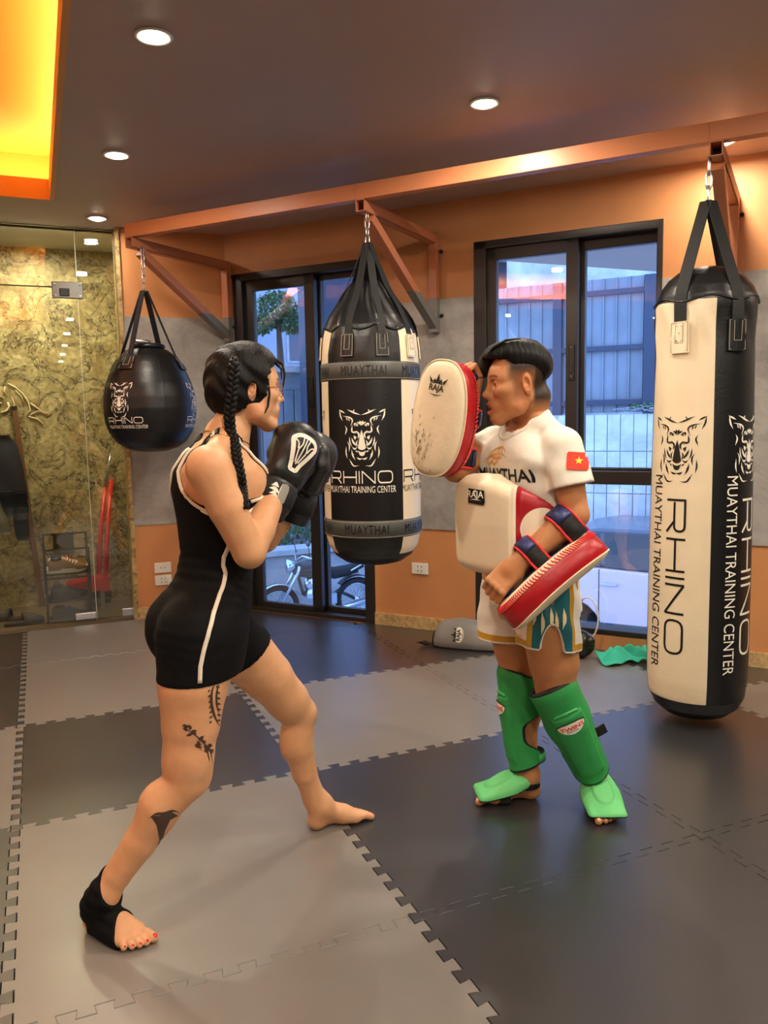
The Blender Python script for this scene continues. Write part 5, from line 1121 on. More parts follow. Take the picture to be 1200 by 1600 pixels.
for r, a in ((1, -0.05), (-1, 0.03)): tor.chain([wl_(0.035, r*0.03, 1.30), wl_((a+0.035)*0.5, r*0.09, 1.265), wl_(a, r*0.140, 1.228)], [0.030, 0.030, 0.038], 0.03)
tor.chain([wl_(0.045, 0, 1.22), wl_(0.060, 0, 1.30)], [0.056, 0.046], 0.03)
RK = wl_(-0.150, 0.115, 0.385); RA = wl_(-0.362, 0.055, 0.105)
tor.chain([wl_(-0.085, 0.085, 0.76), wl_(-0.112, 0.098, 0.63), wl_(-0.125, 0.106, 0.53), wl_(-0.140, 0.113, 0.44)], [0.100, 0.091, 0.076, 0.062], 0.04)
LK = wl_(0.298, -0.105, 0.405); LA = wl_(0.352, -0.112, 0.10)
tor.chain([wl_(0.010, -0.085, 0.76), wl_(0.115, -0.095, 0.64), wl_(0.195, -0.10, 0.545), wl_(0.262, -0.104, 0.455)], [0.096, 0.089, 0.077, 0.061], 0.04)
body = Sculpt(tor.p)
body.chain([wl_(-0.140, 0.113, 0.44), RK, wl_(-0.215, 0.100, 0.32), wl_(-0.27, 0.083, 0.235), wl_(-0.328, 0.066, 0.155), RA], [0.061, 0.055, 0.050, 0.044, 0.036, 0.034], 0.03)
body.ell(wl_(-0.224, 0.100, 0.325), (0.045, 0.041, 0.065), None, 0.03); body.ell(wl_(-0.112, 0.112, 0.388), (0.030, 0.034, 0.038), None, 0.03)
body.chain([wl_(0.262, -0.104, 0.455), LK, wl_(0.297, -0.107, 0.29), wl_(0.316, -0.110, 0.20), wl_(0.336, -0.112, 0.145), LA], [0.059, 0.052, 0.047, 0.040, 0.035, 0.033], 0.03)
body.ell(wl_(0.322, -0.105, 0.402), (0.030, 0.034, 0.036), None, 0.03); body.ell(wl_(0.278, -0.107, 0.315), (0.042, 0.041, 0.06), None, 0.03)
# feet
def fframe(a): d = np.array([math.cos(a), math.sin(a), 0]); return d
hR = np.array([0.196, 0.332, 0.0]); dR = np.array([0.62, -0.785, 0.0]); dR /= np.linalg.norm(dR); yR = np.array([dR[1], -dR[0], 0])      # outer side of the right foot = its right
R3R = np.stack([dR, yR, [0, 0, 1]], 1); TR_, wR = foot(body, hR-dR*0.01, None, R3R, 1.0, 1)
hL = np.array([0.880, 0.565, 0.0]); dL = np.array([1.0, 0.03, 0.0]); dL /= np.linalg.norm(dL); yL = np.array([-dL[1], dL[0], 0]); R3L = np.stack([dL, yL, [0, 0, 1]], 1)
TL_, wL = foot(body, hL, None, R3L, 1.0, 1)
body.cone(RA, wR((0.046, 0, 0.075)), 0.034, 0.032, 0.03); body.cone(LA, wL((0.046, 0, 0.075)), 0.033, 0.032, 0.03)
# shoulders, arms, neck
RS, RE, RW = wl_(-0.066, 0.156, 1.212), wl_(0.030, 0.178, 0.988), wl_(0.171, 0.080, 1.159)
body.chain([RS, wl_(-0.026, 0.174, 1.11), RE], [0.053, 0.049, 0.042], 0.025); body.chain([RE, RE+(RW-RE)*0.3, RW], [0.042, 0.043, 0.030], 0.012)
body.chain([RS, wl_(-0.01, 0.10, 1.17)], [0.046, 0.05], 0.03)
LS, LE, LW = wl_(0.045, -0.148, 1.210), wl_(0.215, -0.135, 0.972), wl_(0.312, -0.075, 1.105)
body.chain([LS, LE], [0.052, 0.042], 0.035); body.chain([LE, LE+(LW-LE)*0.3, LW], [0.041, 0.043, 0.030], 0.02)
HW = Head(wl_(0.112, 0.0, 1.416), np.stack([[1, 0.03, 0], [-0.03, 1, 0], [0, 0, 1]], 1) @ Ry(0.03), 1.0)
body.chain([wl_(0.045, 0, 1.255), wl_(0.068, 0, 1.31), HW.w((-0.022, 0, -0.035))], [0.056, 0.049, 0.052], 0.03)
HW.skull(body, False, 0.005)
lo = np.array([0.10, 0.05, -0.01]); hi = np.array([1.18, 0.72, 1.60])
hb = (HW.o-np.array([0.13, 0.115, 0.135]), HW.o+np.array([0.14, 0.115, 0.145]), 0.0024)
fb = lambda w: (np.minimum(w((0, -0.06, 0)), w((0.24, 0.06, 0)))-0.05+np.array([0, 0, 0.04]), np.maximum(w((0, -0.06, 0)), w((0.24, 0.06, 0)))+0.05+np.array([0, 0, 0.06]), 0.003)
V, F = sculpt_mesh(body, lo, hi, 0.0065, [hb, fb(wR), fb(wL)])
woman = thing('person', (0.58, 0.40, 0.0), 'woman in black sleeveless sports romper and black boxing gloves, braided black hair, in fighting stance', 'person')
cw = HW.facecolor(V, W_SKIN, lin(196, 92, 80))
wbody = meshobj('body', V, F, M['skin'], woman, True, cw); wbvh = bvh_of(V, F)
HW.eyes(woman, (0.03, 0.018, 0.012))
M['nail_red'] = mat('red_nail_varnish', rgb(206, 22, 26), 0.2)
nails(TR_, R3R, woman, M['nail_red']); nails(TL_, R3L, woman, M['nail_red'])
# romper
M['black_cloth'] = mat('black_stretch_cloth', rgb(11, 11, 13), 0.8, noise=0.25, nscale=14, bump=0.25, bscale=30, spec=0.2)
M['cream_trim'] = mat('cream_trim', rgb(240, 230, 208), 0.7)
ld_ = np.array([0.575, 0, -0.818])
def wreg(P):
    v = P-WP0; f = v @ WF; r = v @ WR; z = P[..., 2]
    legR = 0.652-z+0.02*np.sin(f*0); q = (f-0.125)*0.575+(z-0.637)*-0.818
    low = np.where((r > 0.0) & (f < 0.05), np.where(z < 0.70, legR, -1), np.where(z < 0.80, q, -1))
    hw = 0.128+0.070/(1+np.exp((f+0.045)/0.012)); arm = 1-np.sqrt(((np.abs(r)-0.215)/hw)**2+((z-1.245)/0.174)**2); arm = arm*0.12
    nk = 1-np.sqrt((r/np.where(f > 0.0, 0.064, 0.036))**2+((z-1.30)/np.where(f > 0.03, 0.14, 0.045))**2); nk = nk*0.08
    return np.maximum(np.maximum(low, np.maximum(arm, nk)), z-1.325)
wrk = lambda P: 0.0045+0.0011*np.sin(P[..., 2]*170+6*np.sin(P[..., 0]*19+P[..., 1]*13+P[..., 2]*11))*(np.exp(-((P[..., 2]-0.90)/0.10)**2)+0.6*np.exp(-((P[..., 2]-0.76)/0.05)**2))
V2, F2 = shell(tor, np.array([0.28, 0.12, 0.58]), np.array([0.86, 0.66, 1.30]), 0.0055, wrk, wreg)
romper = meshobj('romper', V2, F2, M['black_cloth'], woman); romper['label'] = 'black stretch romper with white piping'
rb = bvh_of(V2, F2)
def trim(name, pts, rad, parent, m, bvh, dirs, off=0.001):
    P = []
    for p, d in zip(pts, dirs):
        h, n, i, dd = bvh.ray_cast(Vector(p)-Vector(d)*0.5, Vector(d), 1.0)
        if h is not None: P.append(h+n*off)
    if len(P) < 2: return None
    b = MB(); b.tube(P, rad, 7); return b.build(name, m, parent, smooth=True)
for sd in (1, -1):
    for bk in (1, -1):
        pts = []; ds = []
        for q in np.linspace(0.22, -0.999, 34):
            z = 1.245+0.176*q; r = 0.215-(0.131 if bk < 0 else 0.200)*math.sqrt(max(0, 1-q*q))
            if r > 0.128: continue
            pts.append(wl_(0, sd*r, z)); ds.append(WF*bk)
        trim('armhole_piping', pts, 0.0048, romper, M['cream_trim'], rb, ds)
    # lower rim round the side
    pts = []; ds = []
    for a in np.linspace(-1.0, 1.0, 17): pts.append(wl_(0.006+0.085*math.sin(a), sd*0.12, 1.078+0.022*(abs(a))**2)); ds.append(-WR*sd)
    trim('armhole_piping', pts, 0.0048, romper, M['cream_trim'], rb, ds)
# side stripe
sp = [(-0.002, 1.03), (-0.006, 0.998), (-0.018, 0.97), (-0.022, 0.948), (-0.018, 0.93), (-0.027, 0.902), (-0.046, 0.87), (-0.073, 0.834), (-0.093, 0.797), (-0.110, 0.752), (-0.121, 0.709), (-0.126, 0.656)]
pts = []; nr = []
for a, b in zip(sp[:-1], sp[1:]):
    for t_ in np.linspace(0, 1, 6)[:-1]:
        f = a[0]+(b[0]-a[0])*t_; z = a[1]+(b[1]-a[1])*t_; h, n, i, dd = rb.ray_cast(Vector(wl_(f, 0.5, z)), Vector(-WR), 1.0)
        if h is not None: pts.append(h+n*0.0002); nr.append(n)
b = MB(); b.ribbon(pts, nr, 0.011, 0.0022); b.build('side_stripe', M['cream_trim'], romper, smooth=True)
# striped strap at the nape
M['stripe_cloth'] = mat('striped_strap', rgb(196, 190, 168), 0.8); pts = []; nr = []
b = MB()
for k in range(6):
    a0 = -0.062+0.013*k; pts = []; nn = []
    for q in np.linspace(0.062, 0.095, 5):
        h, n, i, dd = wbvh.ray_cast(Vector(wl_(a0-(q-0.062)*0.5, q, 1.40)), Vector((0, 0, -1)), 0.4)
        if h is not None: pts.append(h+n*0.0015); nn.append(n)
    if len(pts) > 2: q = MB(); q.ribbon(pts, nn, 0.0125, 0.0018); q.build('strap_stripe', M['stripe_cloth'] if k % 2 == 0 else M['print_black'], romper, smooth=True)
# necklace
M['gold'] = mat('gold', rgb(226, 180, 96), 0.25, metal=1.0); P = []
for a in np.linspace(0, 2*PI, 40)[:-1]:
    c = np.array(wl_(0.05, 0, 1.272)); d = WF*math.cos(a)+WR*math.sin(a); o = c+d*0.3+np.array([0, 0, -0.045*math.cos(a)*0.5+0.012]); h, n, i, dd = wbvh.ray_cast(Vector(o), Vector(-d), 0.4)
    if h is not None: P.append(h+n*0.001)
b = MB(); b.tube(P, 0.0013, 5, closed=True); b.build('necklace', M['gold'], woman, smooth=True)
# glasses
b = MB()
for y in (-1, 1): b.tube([HW.w((0.0985-0.006*(abs(math.cos(a)*0.024+0.031)/0.05)**2, y*(0.031+0.024*math.cos(a)), 0.002+0.021*math.sin(a))) for a in np.linspace(0, 2*PI, 25)[:-1]], 0.0010, 5, closed=True)
b.tube([HW.w((0.0985, -0.008, 0.006)), HW.w((0.101, 0, 0.009)), HW.w((0.0985, 0.008, 0.006))], 0.001, 5)
gl_ = b.build('glasses', M['gold'], woman, smooth=True); gl_['kind'] = 'stuff'
for y in (-1, 1):
    b = MB(); b.tube([HW.w((0.094, y*0.054, 0.008)), HW.w((0.04, y*0.071, 0.010)), HW.w((-0.008, y*0.076, 0.012))], 0.0012, 5); b.build('temple', M['gold'], gl_, smooth=True)
# hair
hs = Sculpt(); HW_E = lambda c, r, k=0.02, op='+': hs.ell(HW.w(c), r, HW.R, k, op)
HW_E((-0.014, 0, 0.046), (0.098, 0.082, 0.084)); HW_E((-0.045, 0, -0.008), (0.066, 0.066, 0.068), 0.03); HW_E((0.02, 0, 0.055), (0.072, 0.076, 0.074), 0.03)
for y in (-1, 1): HW_E((-0.035, y*0.036, 0.0), (0.058, 0.046, 0.07), 0.03); HW_E((0.022, y*0.060, 0.015), (0.028, 0.017, 0.05), 0.02)
def hreg(P):
    L = HW.loc(P); x, y, z = L[..., 0], L[..., 1], L[..., 2]
    line = np.interp(z, [-0.09, -0.055, -0.045, 0.0, 0.03, 0.055, 0.085, 0.12], [-0.05, -0.03, 0.036, 0.046, 0.042, 0.056, 0.078, 0.07])+0.004*np.sin(z*300)
    ear = 0.0135-np.sqrt(((x-0.000))**2+((z+0.006)*0.55)**2); ear = np.where(np.abs(y) > 0.05, ear, -1)
    return np.maximum(np.maximum(x-line, -0.082-z-0.3*(x+0.03)), ear)
hoff = lambda P: 0.0022*np.sin(60*(HW.loc(P)[..., 2]*1.2+HW.loc(P)[..., 0]*0.9)*1.6+3*np.sin(HW.loc(P)[..., 1]*40))
V3, F3 = shell(hs, HW.o-0.15, HW.o+0.16, 0.003, hoff, hreg); whair = meshobj('hair', V3, F3, M['hair'], woman)
def braid(path, rad, name='braid', n=90, tw=11):
    path = np.array(path); d = np.r_[0, np.cumsum(np.linalg.norm(np.diff(path, axis=0), axis=1))]; t = np.linspace(0, d[-1], n); c = np.stack([np.interp(t, d, path[:, i]) for i in range(3)], 1)
    for _ in range(6): c[1:-1] = (c[:-2]+c[1:-1]*2+c[2:])/4
    T = np.gradient(c, axis=0); T /= np.linalg.norm(T, axis=1)[:, None]; A = np.cross(T, np.array(CAM)-c); A /= np.linalg.norm(A, axis=1)[:, None]; B = np.cross(T, A); b = MB()
    for k in range(3):
        ph = t/d[-1]*tw*PI*2/2+2*PI*k/3; rr = rad*np.interp(t/d[-1], [0, 0.06, 0.75, 1], [0.5, 1, 0.85, 0.55]); p = c+A*(np.sin(ph)*rr*0.85)[:, None]+B*(np.sin(2*ph)*rr*0.42)[:, None]; b.tube(p, list(rr*0.72), 8)
    o = b.build(name, M['hair'], whair, smooth=True); return o
bq = [wl_(0.050, 0.078, 1.500), wl_(0.044, 0.090, 1.480), wl_(0.038, 0.095, 1.440), wl_(0.032, 0.094, 1.395), wl_(0.027, 0.085, 1.344), wl_(0.030, 0.082, 1.305)]
for f, z in ((0.033, 1.273), (0.037, 1.245), (0.041, 1.215), (0.046, 1.185), (0.051, 1.15), (0.056, 1.12), (0.060, 1.095)):
    c = np.array(wl_(f, 0.10, z)); d = c-np.array(CAM); d /= np.linalg.norm(d); h, n, i, dd = wbvh.ray_cast(Vector(c-d*0.3), Vector(d), 0.6); bq.append(np.array(h)-d*0.012)
braid(bq, 0.0112, n=130, tw=20)
braid([HW.w((-0.022, 0.084, 0.055)), HW.w((-0.040, 0.080, -0.03)), wl_(0.075, -0.072, 1.31), wl_(0.125, -0.085, 1.25), wl_(0.150, -0.085, 1.17), wl_(0.165, -0.085, 1.08)], 0.0105, n=90, tw=16)
for k, pts in enumerate(([(0.072, -0.02, 0.092), (0.098, -0.035, 0.075), (0.103, -0.040, 0.045), (0.098, -0.044, 0.015), (0.092, -0.048, -0.004)], [(0.07, -0.03, 0.085), (0.092, -0.045, 0.06), (0.090, -0.052, 0.03)], [(0.045, -0.062, 0.03), (0.050, -0.066, -0.01), (0.046, -0.067, -0.045), (0.036, -0.068, -0.065)], [(-0.05, -0.05, -0.06), (-0.062, -0.04, -0.095), (-0.075, -0.03, -0.105)])):
    b = MB(); b.tube([HW.w(p) for p in pts], list(np.linspace(0.0055, 0.0012, len(pts))), 6); b.build('loose_strand', M['hair'], whair, smooth=True)
# boxing gloves
M['glove_black'] = mat('black_glove_leather', rgb(34, 33, 33), 0.40, noise=0.15, nscale=14, bump=0.08, bscale=120)
M['glove_grey'] = mat('grey_glove_patch', rgb(150, 146, 138), 0.5)
def glove(wrist, tip_dir, back_dir, label, logo=True, thumb_side=1, sc=1.0, frame_only=False):
    """wrist: centre of the wrist crease; tip_dir: wrist to knuckles; back_dir: out of the back of the hand"""
    x = np.array(tip_dir, float); x /= np.linalg.norm(x); z = np.array(back_dir, float); z -= x*(z @ x); z /= np.linalg.norm(z); y = np.cross(z, x); R = np.stack([x, y, z], 1)
    w = lambda p: np.array(wrist)+R @ (np.array(p)*sc); S_ = Sculpt()
    S_.box(w((0.045, 0, 0.008)), (0.060, 0.058, 0.040), R, 0.034, 0.03); S_.ell(w((0.105, 0, 0.010)), (0.068, 0.066, 0.058), R, 0.03); S_.ell(w((0.125, 0, -0.030)), (0.048, 0.060, 0.040), R, 0.03); S_.ell(w((0.075, 0, -0.042)), (0.040, 0.052, 0.026), R, 0.03)
    S_.cone(w((0.02, thumb_side*0.045, -0.028)), w((0.085, thumb_side*0.066, -0.040)), 0.028, 0.026, 0.02); S_.cone(w((0.085, thumb_side*0.066, -0.040)), w((0.122, thumb_side*0.058, -0.044)), 0.026, 0.022, 0.012)
    S_.cone(w((0.128, -0.05, 0.054)), w((0.128, 0.05, 0.054)), 0.004, 0.004, 0.012, '-')
    lo_ = np.min([w(p) for p in ((-0.05, -.12, -.12), (.2, .12, .12), (-.05, .12, -.12), (.2, -.12, .12), (-.05, -.12, .12), (.2, .12, -.12), (-.05, .12, .12), (.2, -.12, -.12))], 0); hi_ = np.max([w(p) for p in ((-0.05, -.12, -.12), (.2, .12, .12), (-.05, .12, -.12), (.2, -.12, .12), (-.05, -.12, .12), (.2, .12, -.12), (-.05, .12, .12), (.2, -.12, -.12))], 0)
    Vg, Fg = sculpt_mesh(S_, lo_, hi_, 0.0042*sc); g = meshobj('boxing_glove', Vg, Fg, M['glove_black'], woman); g['label'] = label
    cu = MB(); cu.lathe([(0.046*sc, 0.0), (0.050*sc, -0.004), (0.052*sc, -0.02), (0.052*sc, -0.075), (0.049*sc, -0.082), (0.047*sc, -0.10), (0.044*sc, -0.103), (0.040*sc, -0.10)], 32, (0, 0, 0))
    Mx = np.stack([y, z*0.86, x], 1); cu.v = [tuple(np.array(wrist)+Mx @ np.array(v)) for v in cu.v]; cb = cu.build('cuff', M['glove_black'], g, smooth=True)
    st = MB(); st.lathe([(0.0525*sc, -0.012), (0.0545*sc, -0.014), (0.0545*sc, -0.066), (0.0525*sc, -0.068)], 32); st.v = [tuple(np.array(wrist)+Mx @ np.array(v)) for v in st.v]; st.f = st.f[:-2]; st.m = st.m[:-2]; st.build('wrist_strap', M['black_web'], g, smooth=True)
    return g, w, R, bvh_of(Vg, Fg), Mx
GWR = wl_(0.171, 0.080, 1.159)
G1, g1w, G1R, g1b, g1m = glove(GWR, (WF*0.103+WR*-0.03+np.array([0, 0, 0.168])), WR*0.95+WF*0.05+np.array([0, 0, 0.2]), 'near black boxing glove with a white emblem on its back', thumb_side=-1, sc=1.12)
fn = cast_func(g1b, g1w((0.075, 0.0, 0.30)), G1R[:, 0], G1R[:, 1], -G1R[:, 2], 0.0018)
op_ = rounded([(-0.046, 0.0), (-0.046, 0.009), (-0.030, 0.012), (0.004, 0.025), (0.028, 0.034), (0.040, 0.020), (0.042, 0.0), (0.040, -0.020), (0.028, -0.034), (0.004, -0.025), (-0.030, -0.012), (-0.046, -0.009), (-0.046, 0.0)], 0.010, 5)
ring = [blade(op_, 0.0105, 120, True), blade([(-0.03, 0.0), (0.036, 0.0)], 0.0035, 8, True), blade(rounded([(-0.026, 0.004), (0.006, 0.012), (0.018, 0.006), (0.036, 0.009)], 0.01), 0.0035, 20, True), blade(rounded([(-0.026, -0.004), (0.006, -0.012), (0.018, -0.006), (0.036, -0.009)], 0.01), 0.0035, 20, True), blade(rounded([(0.006, 0.013), (0.020, 0.017), (0.026, 0.028)], 0.006), 0.0035, 12, True), blade(rounded([(0.006, -0.013), (0.020, -0.017), (0.026, -0.028)], 0.006), 0.0035, 12, True)]
decal('emblem', place2d(merge2d(ring), s=1.12), fn, M['print_white'], G1, 0.006)
def on_cuff(a, x, e): return tuple(np.array(GWR)+g1m @ np.array(((0.0614+e)*math.cos(a), (0.0614+e)*math.sin(a), x*1.12)))
a_c = np.array(CAM)-GWR; a_c = math.atan2(a_c @ g1m[:, 1], a_c @ g1m[:, 0])
_d = (np.array(on_cuff(a_c+0.2, -0.03, 0))-np.array(on_cuff(a_c, -0.03, 0))) @ np.array(tuple(_r)); sg_ = 1 if _d > 0 else -1
decal('strap_patch', poly2d([(0.75, -0.016), (0.60, -0.012), (0.42, -0.014), (0.36, -0.024), (0.36, -0.056), (0.44, -0.064), (0.62, -0.064), (0.75, -0.058)]), lambda u, v: on_cuff(a_c+sg_*(1.02-u), v, 0.0015), M['glove_grey'], G1, 0.02)
sw = merge2d([blade([(1.55, -0.030), (1.35, -0.022), (1.10, -0.028)], 0.010, 12), blade([(1.60, -0.038), (1.35, -0.034), (1.0, -0.040), (0.92, -0.046)], 0.010, 12), blade([(1.50, -0.050), (1.25, -0.044), (0.98, -0.052)], 0.009, 12), blade([(1.42, -0.058), (1.2, -0.054), (1.0, -0.060)], 0.008, 12), blade([(1.02, -0.030), (0.96, -0.042), (0.92, -0.056)], 0.05, 8)])
decal('cuff_emblem', sw, lambda u, v: on_cuff(a_c+sg_*((1.25-u)*0.8+0.05), v, 0.0012), M['print_white'], G1, 0.03)
G2, g2w, G2R, g2b, g2m = glove(wl_(0.318, -0.070, 1.118), (WF*0.065+WR*0.035+np.array([0, 0, 0.19])), WR*-0.35+WF*0.75+np.array([0, 0, -0.3]), 'far black boxing glove held behind the near one', thumb_side=1, sc=1.08)
# ankle support on the rear foot
ank = body
sdir = (wl_(-0.27, 0.083, 0.235)-RA); sdir /= np.linalg.norm(sdir); top = wl_(-0.345, 0.062, 0.135)+sdir*0.062
def areg(P):
    L = (P-np.array(hR-dR*0.01)) @ R3R; x, y, z = L[..., 0], L[..., 1], L[..., 2]
    up = (P-top) @ sdir; toe = x-0.132-0.15*y+0.5*(z-0.045); heel = 0.043-np.sqrt((x-0.0)**2+(z-0.022)**2+0.2*y*y)
    return np.maximum(np.maximum(up, toe), heel)
V4, F4 = shell(ank, hR+np.array([-0.1, -0.25, -0.005]), hR+np.array([0.25, 0.15, 0.27]), 0.004, lambda P: 0.0045+0.0012*np.sin(P[..., 2]*190+P[..., 0]*60), areg)
ab_ = meshobj('ankle_support', V4, F4, M['black_cloth'], woman); ab_['label'] = 'black elastic ankle support on the rear foot'
abv = bvh_of(V4, F4); cp = np.array(top)-sdir*0.03; cdirn = cp-np.array(CAM); cdirn /= np.linalg.norm(cdirn)
uu = np.cross(cdirn, [0, 0, 1]); uu /= np.linalg.norm(uu)
decal('side_patch', poly2d([(-0.012, -0.022), (0.010, -0.022), (0.012, 0.024), (-0.008, 0.026)]), cast_func(abv, cp-cdirn*0.3-uu*0.026, uu+np.array([0, 0, 0.15]), np.array([0, 0, 1.0])+uu*0.2, cdirn, 0.002), M['black_web'], ab_, 0.01)
decal('patch_print', place2d(text2d('RDX', 0.012, 0.9, 0.02), rot=PI/2), cast_func(abv, cp-cdirn*0.3-uu*0.025, uu, np.array([0, 0, 1.0])+uu*0.2, cdirn, 0.0032), M['print_white'], ab_, 0.01)
# tattoos: ink drawn on the skin
M['ink'] = mat('tattoo_ink', rgb(70, 54, 46), 0.5); M['ink_soft'] = mat('tattoo_ink_soft', rgb(122, 88, 66), 0.5)
def ink(name, parts, f0, z0, r0, m, sc=1.0):
    c = np.array(wl_(f0, r0, z0)); d = c-np.array(CAM); d /= np.linalg.norm(d); U = np.cross(d, [0, 0, 1]); U /= np.linalg.norm(U); Vv = np.cross(U, d)
    fn = cast_func(wbvh, c-d*0.4, U, Vv, d, 0.0010, 0.9); decal(name, place2d(merge2d(parts), s=sc), fn, m, woman, 0.006)
P_ = lambda pts: [(p[0], p[1]) for p in pts]
ink('tattoo', [blade([(-0.003, 0.055), (-0.016, 0.03), (-0.018, 0.0), (-0.010, -0.035), (0.0, -0.055)], 0.006, 14), blade([(0.006, 0.055), (-0.004, 0.03), (-0.006, 0.0), (0.0, -0.03)], 0.004, 12)]+[blade([(-0.016-0.004*math.sin(k), 0.045-0.012*k), (-0.024, 0.04-0.012*k)], 0.004, 4) for k in range(8)]+[blade([(-0.006, 0.04-0.013*k), (0.004, 0.036-0.013*k)], 0.005, 4) for k in range(7)], -0.050, 0.577, 0.12, M['ink'], 1.1)
rt = random.Random(5); lf = []
for k in range(26):
    u = rt.random(); x = -0.055+0.055*u+rt.uniform(-0.004, 0.004); y = 0.03-0.05*u+rt.uniform(-0.012, 0.014); a = rt.uniform(-0.6, 1.2); l = rt.uniform(0.004, 0.008); lf.append(blade([(x-l*math.cos(a), y-l*math.sin(a)), (x, y+0.001), (x+l*math.cos(a), y+l*math.sin(a))], 0.006, 6))
lf += [blade([(-0.055, 0.034), (-0.03, 0.015), (0.0, -0.02), (0.002, -0.05)], 0.003, 12), blade([(-0.03, 0.006), (-0.02, -0.02)], 0.0025, 8), blade([(-0.01, -0.01), (-0.004, -0.045)], 0.0025, 8)]
ink('tattoo', lf, -0.078, 0.478, 0.12, M['ink'], 1.15)
ink('tattoo', [poly2d([(-0.030, 0.022), (-0.010, 0.020), (0.016, 0.024), (0.03, 0.014), (0.012, 0.008), (0.0, -0.012), (-0.012, -0.045), (-0.015, -0.02), (-0.018, 0.002)]), blade([(-0.034, 0.016), (-0.02, 0.026), (0.0, 0.022), (0.02, 0.028), (0.034, 0.018)], 0.006, 14), blade([(-0.012, -0.03), (-0.03, -0.07), (-0.055, -0.10)], 0.007, 12)], -0.212, 0.283, 0.12, M['ink'], 1.15)
# ------------------------------------------------------------------ the man
MF = np.array([-0.99494, -0.1005, 0.0]); ML = np.array([0.1005, -0.99494, 0.0]); MP0 = np.array([1.62, 0.41, 0.0])
def ml(f, l, z): return MP0+MF*f+ML*l+np.array([0, 0, z])
M_SKIN = lin(194, 134, 88)
man = thing('person', (1.66, 0.40, 0.0), 'man in white t-shirt and teal and white shorts holding red and white strike pads', 'person')
mt = Sculpt()
mt.loft([(0.66, -0.01, 0, 0.095, 0.150, 0), (0.74, -0.02, 0, 0.108, 0.162, 0), (0.82, -0.02, 0, 0.106, 0.158, 0), (0.92, -0.005, 0, 0.098, 0.142, 0), (1.00, 0.0, 0, 0.098, 0.140, 0), (1.10, 0.0, 0, 0.108, 0.152, 0), (1.20, 0.0, 0, 0.112, 0.160, 0), (1.245, 0.0, 0, 0.095, 0.145, 0), (1.29, 0.0, 0, 0.063, 0.09, 0)], (MP0, MF, ML), 0.02)
mbd = Sculpt(mt.p)
for l in (-1, 1):
    mbd.chain([ml(0.0, l*0.03, 1.330), ml(-0.010, l*0.085, 1.274), ml(0.0, l*0.146, 1.238)], [0.034, 0.038, 0.050], 0.03)
    mbd.ell(ml(0.060, l*0.070, 1.19), (0.050, 0.070, 0.055), None, 0.03)
mLK, mLA = np.array([1.666, 0.315, 0.420]), np.array([1.835, 0.325, 0.095]); mRK, mRA = np.array([1.645, 0.492, 0.415]), np.array([1.648, 0.450, 0.09])
mbd.chain([ml(0.0, 0.092, 0.80), ml(-0.005, 0.098, 0.66), mLK*0.45+ml(-0.02, 0.1, 0.62)*0.55, mLK], [0.098, 0.090, 0.082, 0.062], 0.03)
mbd.chain([ml(0.0, -0.092, 0.80), ml(-0.005, -0.094, 0.66), mRK*0.45+ml(-0.02, -0.095, 0.62)*0.55, mRK], [0.098, 0.090, 0.080, 0.060], 0.03)
def lower(K, A, bk):
    d = A-K; mbd.chain([K, K+d*0.30, K+d*0.62, A], [0.058, 0.053, 0.042, 0.035], 0.02); mbd.ell(K+d*0.28+bk*0.022, (0.048, 0.048, 0.07), None, 0.03); mbd.ell(K-bk*0.018+np.array([0, 0, 0.005]), (0.040, 0.040, 0.045), None, 0.025)
lfd = np.array([-0.42, -0.905, 0]); lfd /= np.linalg.norm(lfd); rfd = np.array([-0.955, 0.30, 0]); rfd /= np.linalg.norm(rfd)
lower(mLK, mLA, -lfd*0.6+np.array([0.5, 0, 0])); lower(mRK, mRA, -rfd)
def r3(d, left): y = np.array([-d[1], d[0], 0]) if left else np.array([d[1], -d[0], 0]); return np.stack([d, y, [0, 0, 1]], 1)
mR3L, mR3R = r3(lfd, True), r3(rfd, False); hLm = np.array([1.872, 0.385, 0.0]); hRm = np.array([1.690, 0.436, 0.0])
TLm, wLm = foot(mbd, hLm, None, mR3L, 1.06, 1); TRm, wRm = foot(mbd, hRm, None, mR3R, 1.06, 1)
mbd.cone(mLA, wLm((0.048, 0, 0.08)), 0.035, 0.033, 0.03); mbd.cone(mRA, wRm((0.048, 0, 0.08)), 0.035, 0.033, 0.03)
mLS, mLE, mLW = ml(0.0, 0.162, 1.232), np.array([1.655, 0.200, 1.025]), np.array([1.478, 0.243, 0.884])
mRS, mRE, mRW = ml(0.01, -0.166, 1.238), np.array([1.405, 0.510, 1.160]), np.array([1.452, 0.505, 1.372])
def arm(a, e, w_):
    d = e-a; mbd.chain([a, a+d*0.45, e], [0.056, 0.050, 0.040], 0.025); d2 = w_-e; mbd.chain([e, e+d2*0.28, w_], [0.041, 0.044, 0.030], 0.012)
arm(mLS, mLE, mLW); arm(mRS, mRE, mRW)
HM = Head(np.array([1.580, 0.398, 1.427]), np.stack([[-0.940, 0.341, 0], [-0.341, -0.940, 0], [0, 0, 1]], 1) @ Ry(0.04), 1.08)
mbd.chain([ml(-0.012, 0, 1.26), ml(-0.006, 0, 1.32), HM.w((-0.042, 0, -0.035))], [0.066, 0.054, 0.054], 0.015)
HM.skull(mbd, True, 0.014)
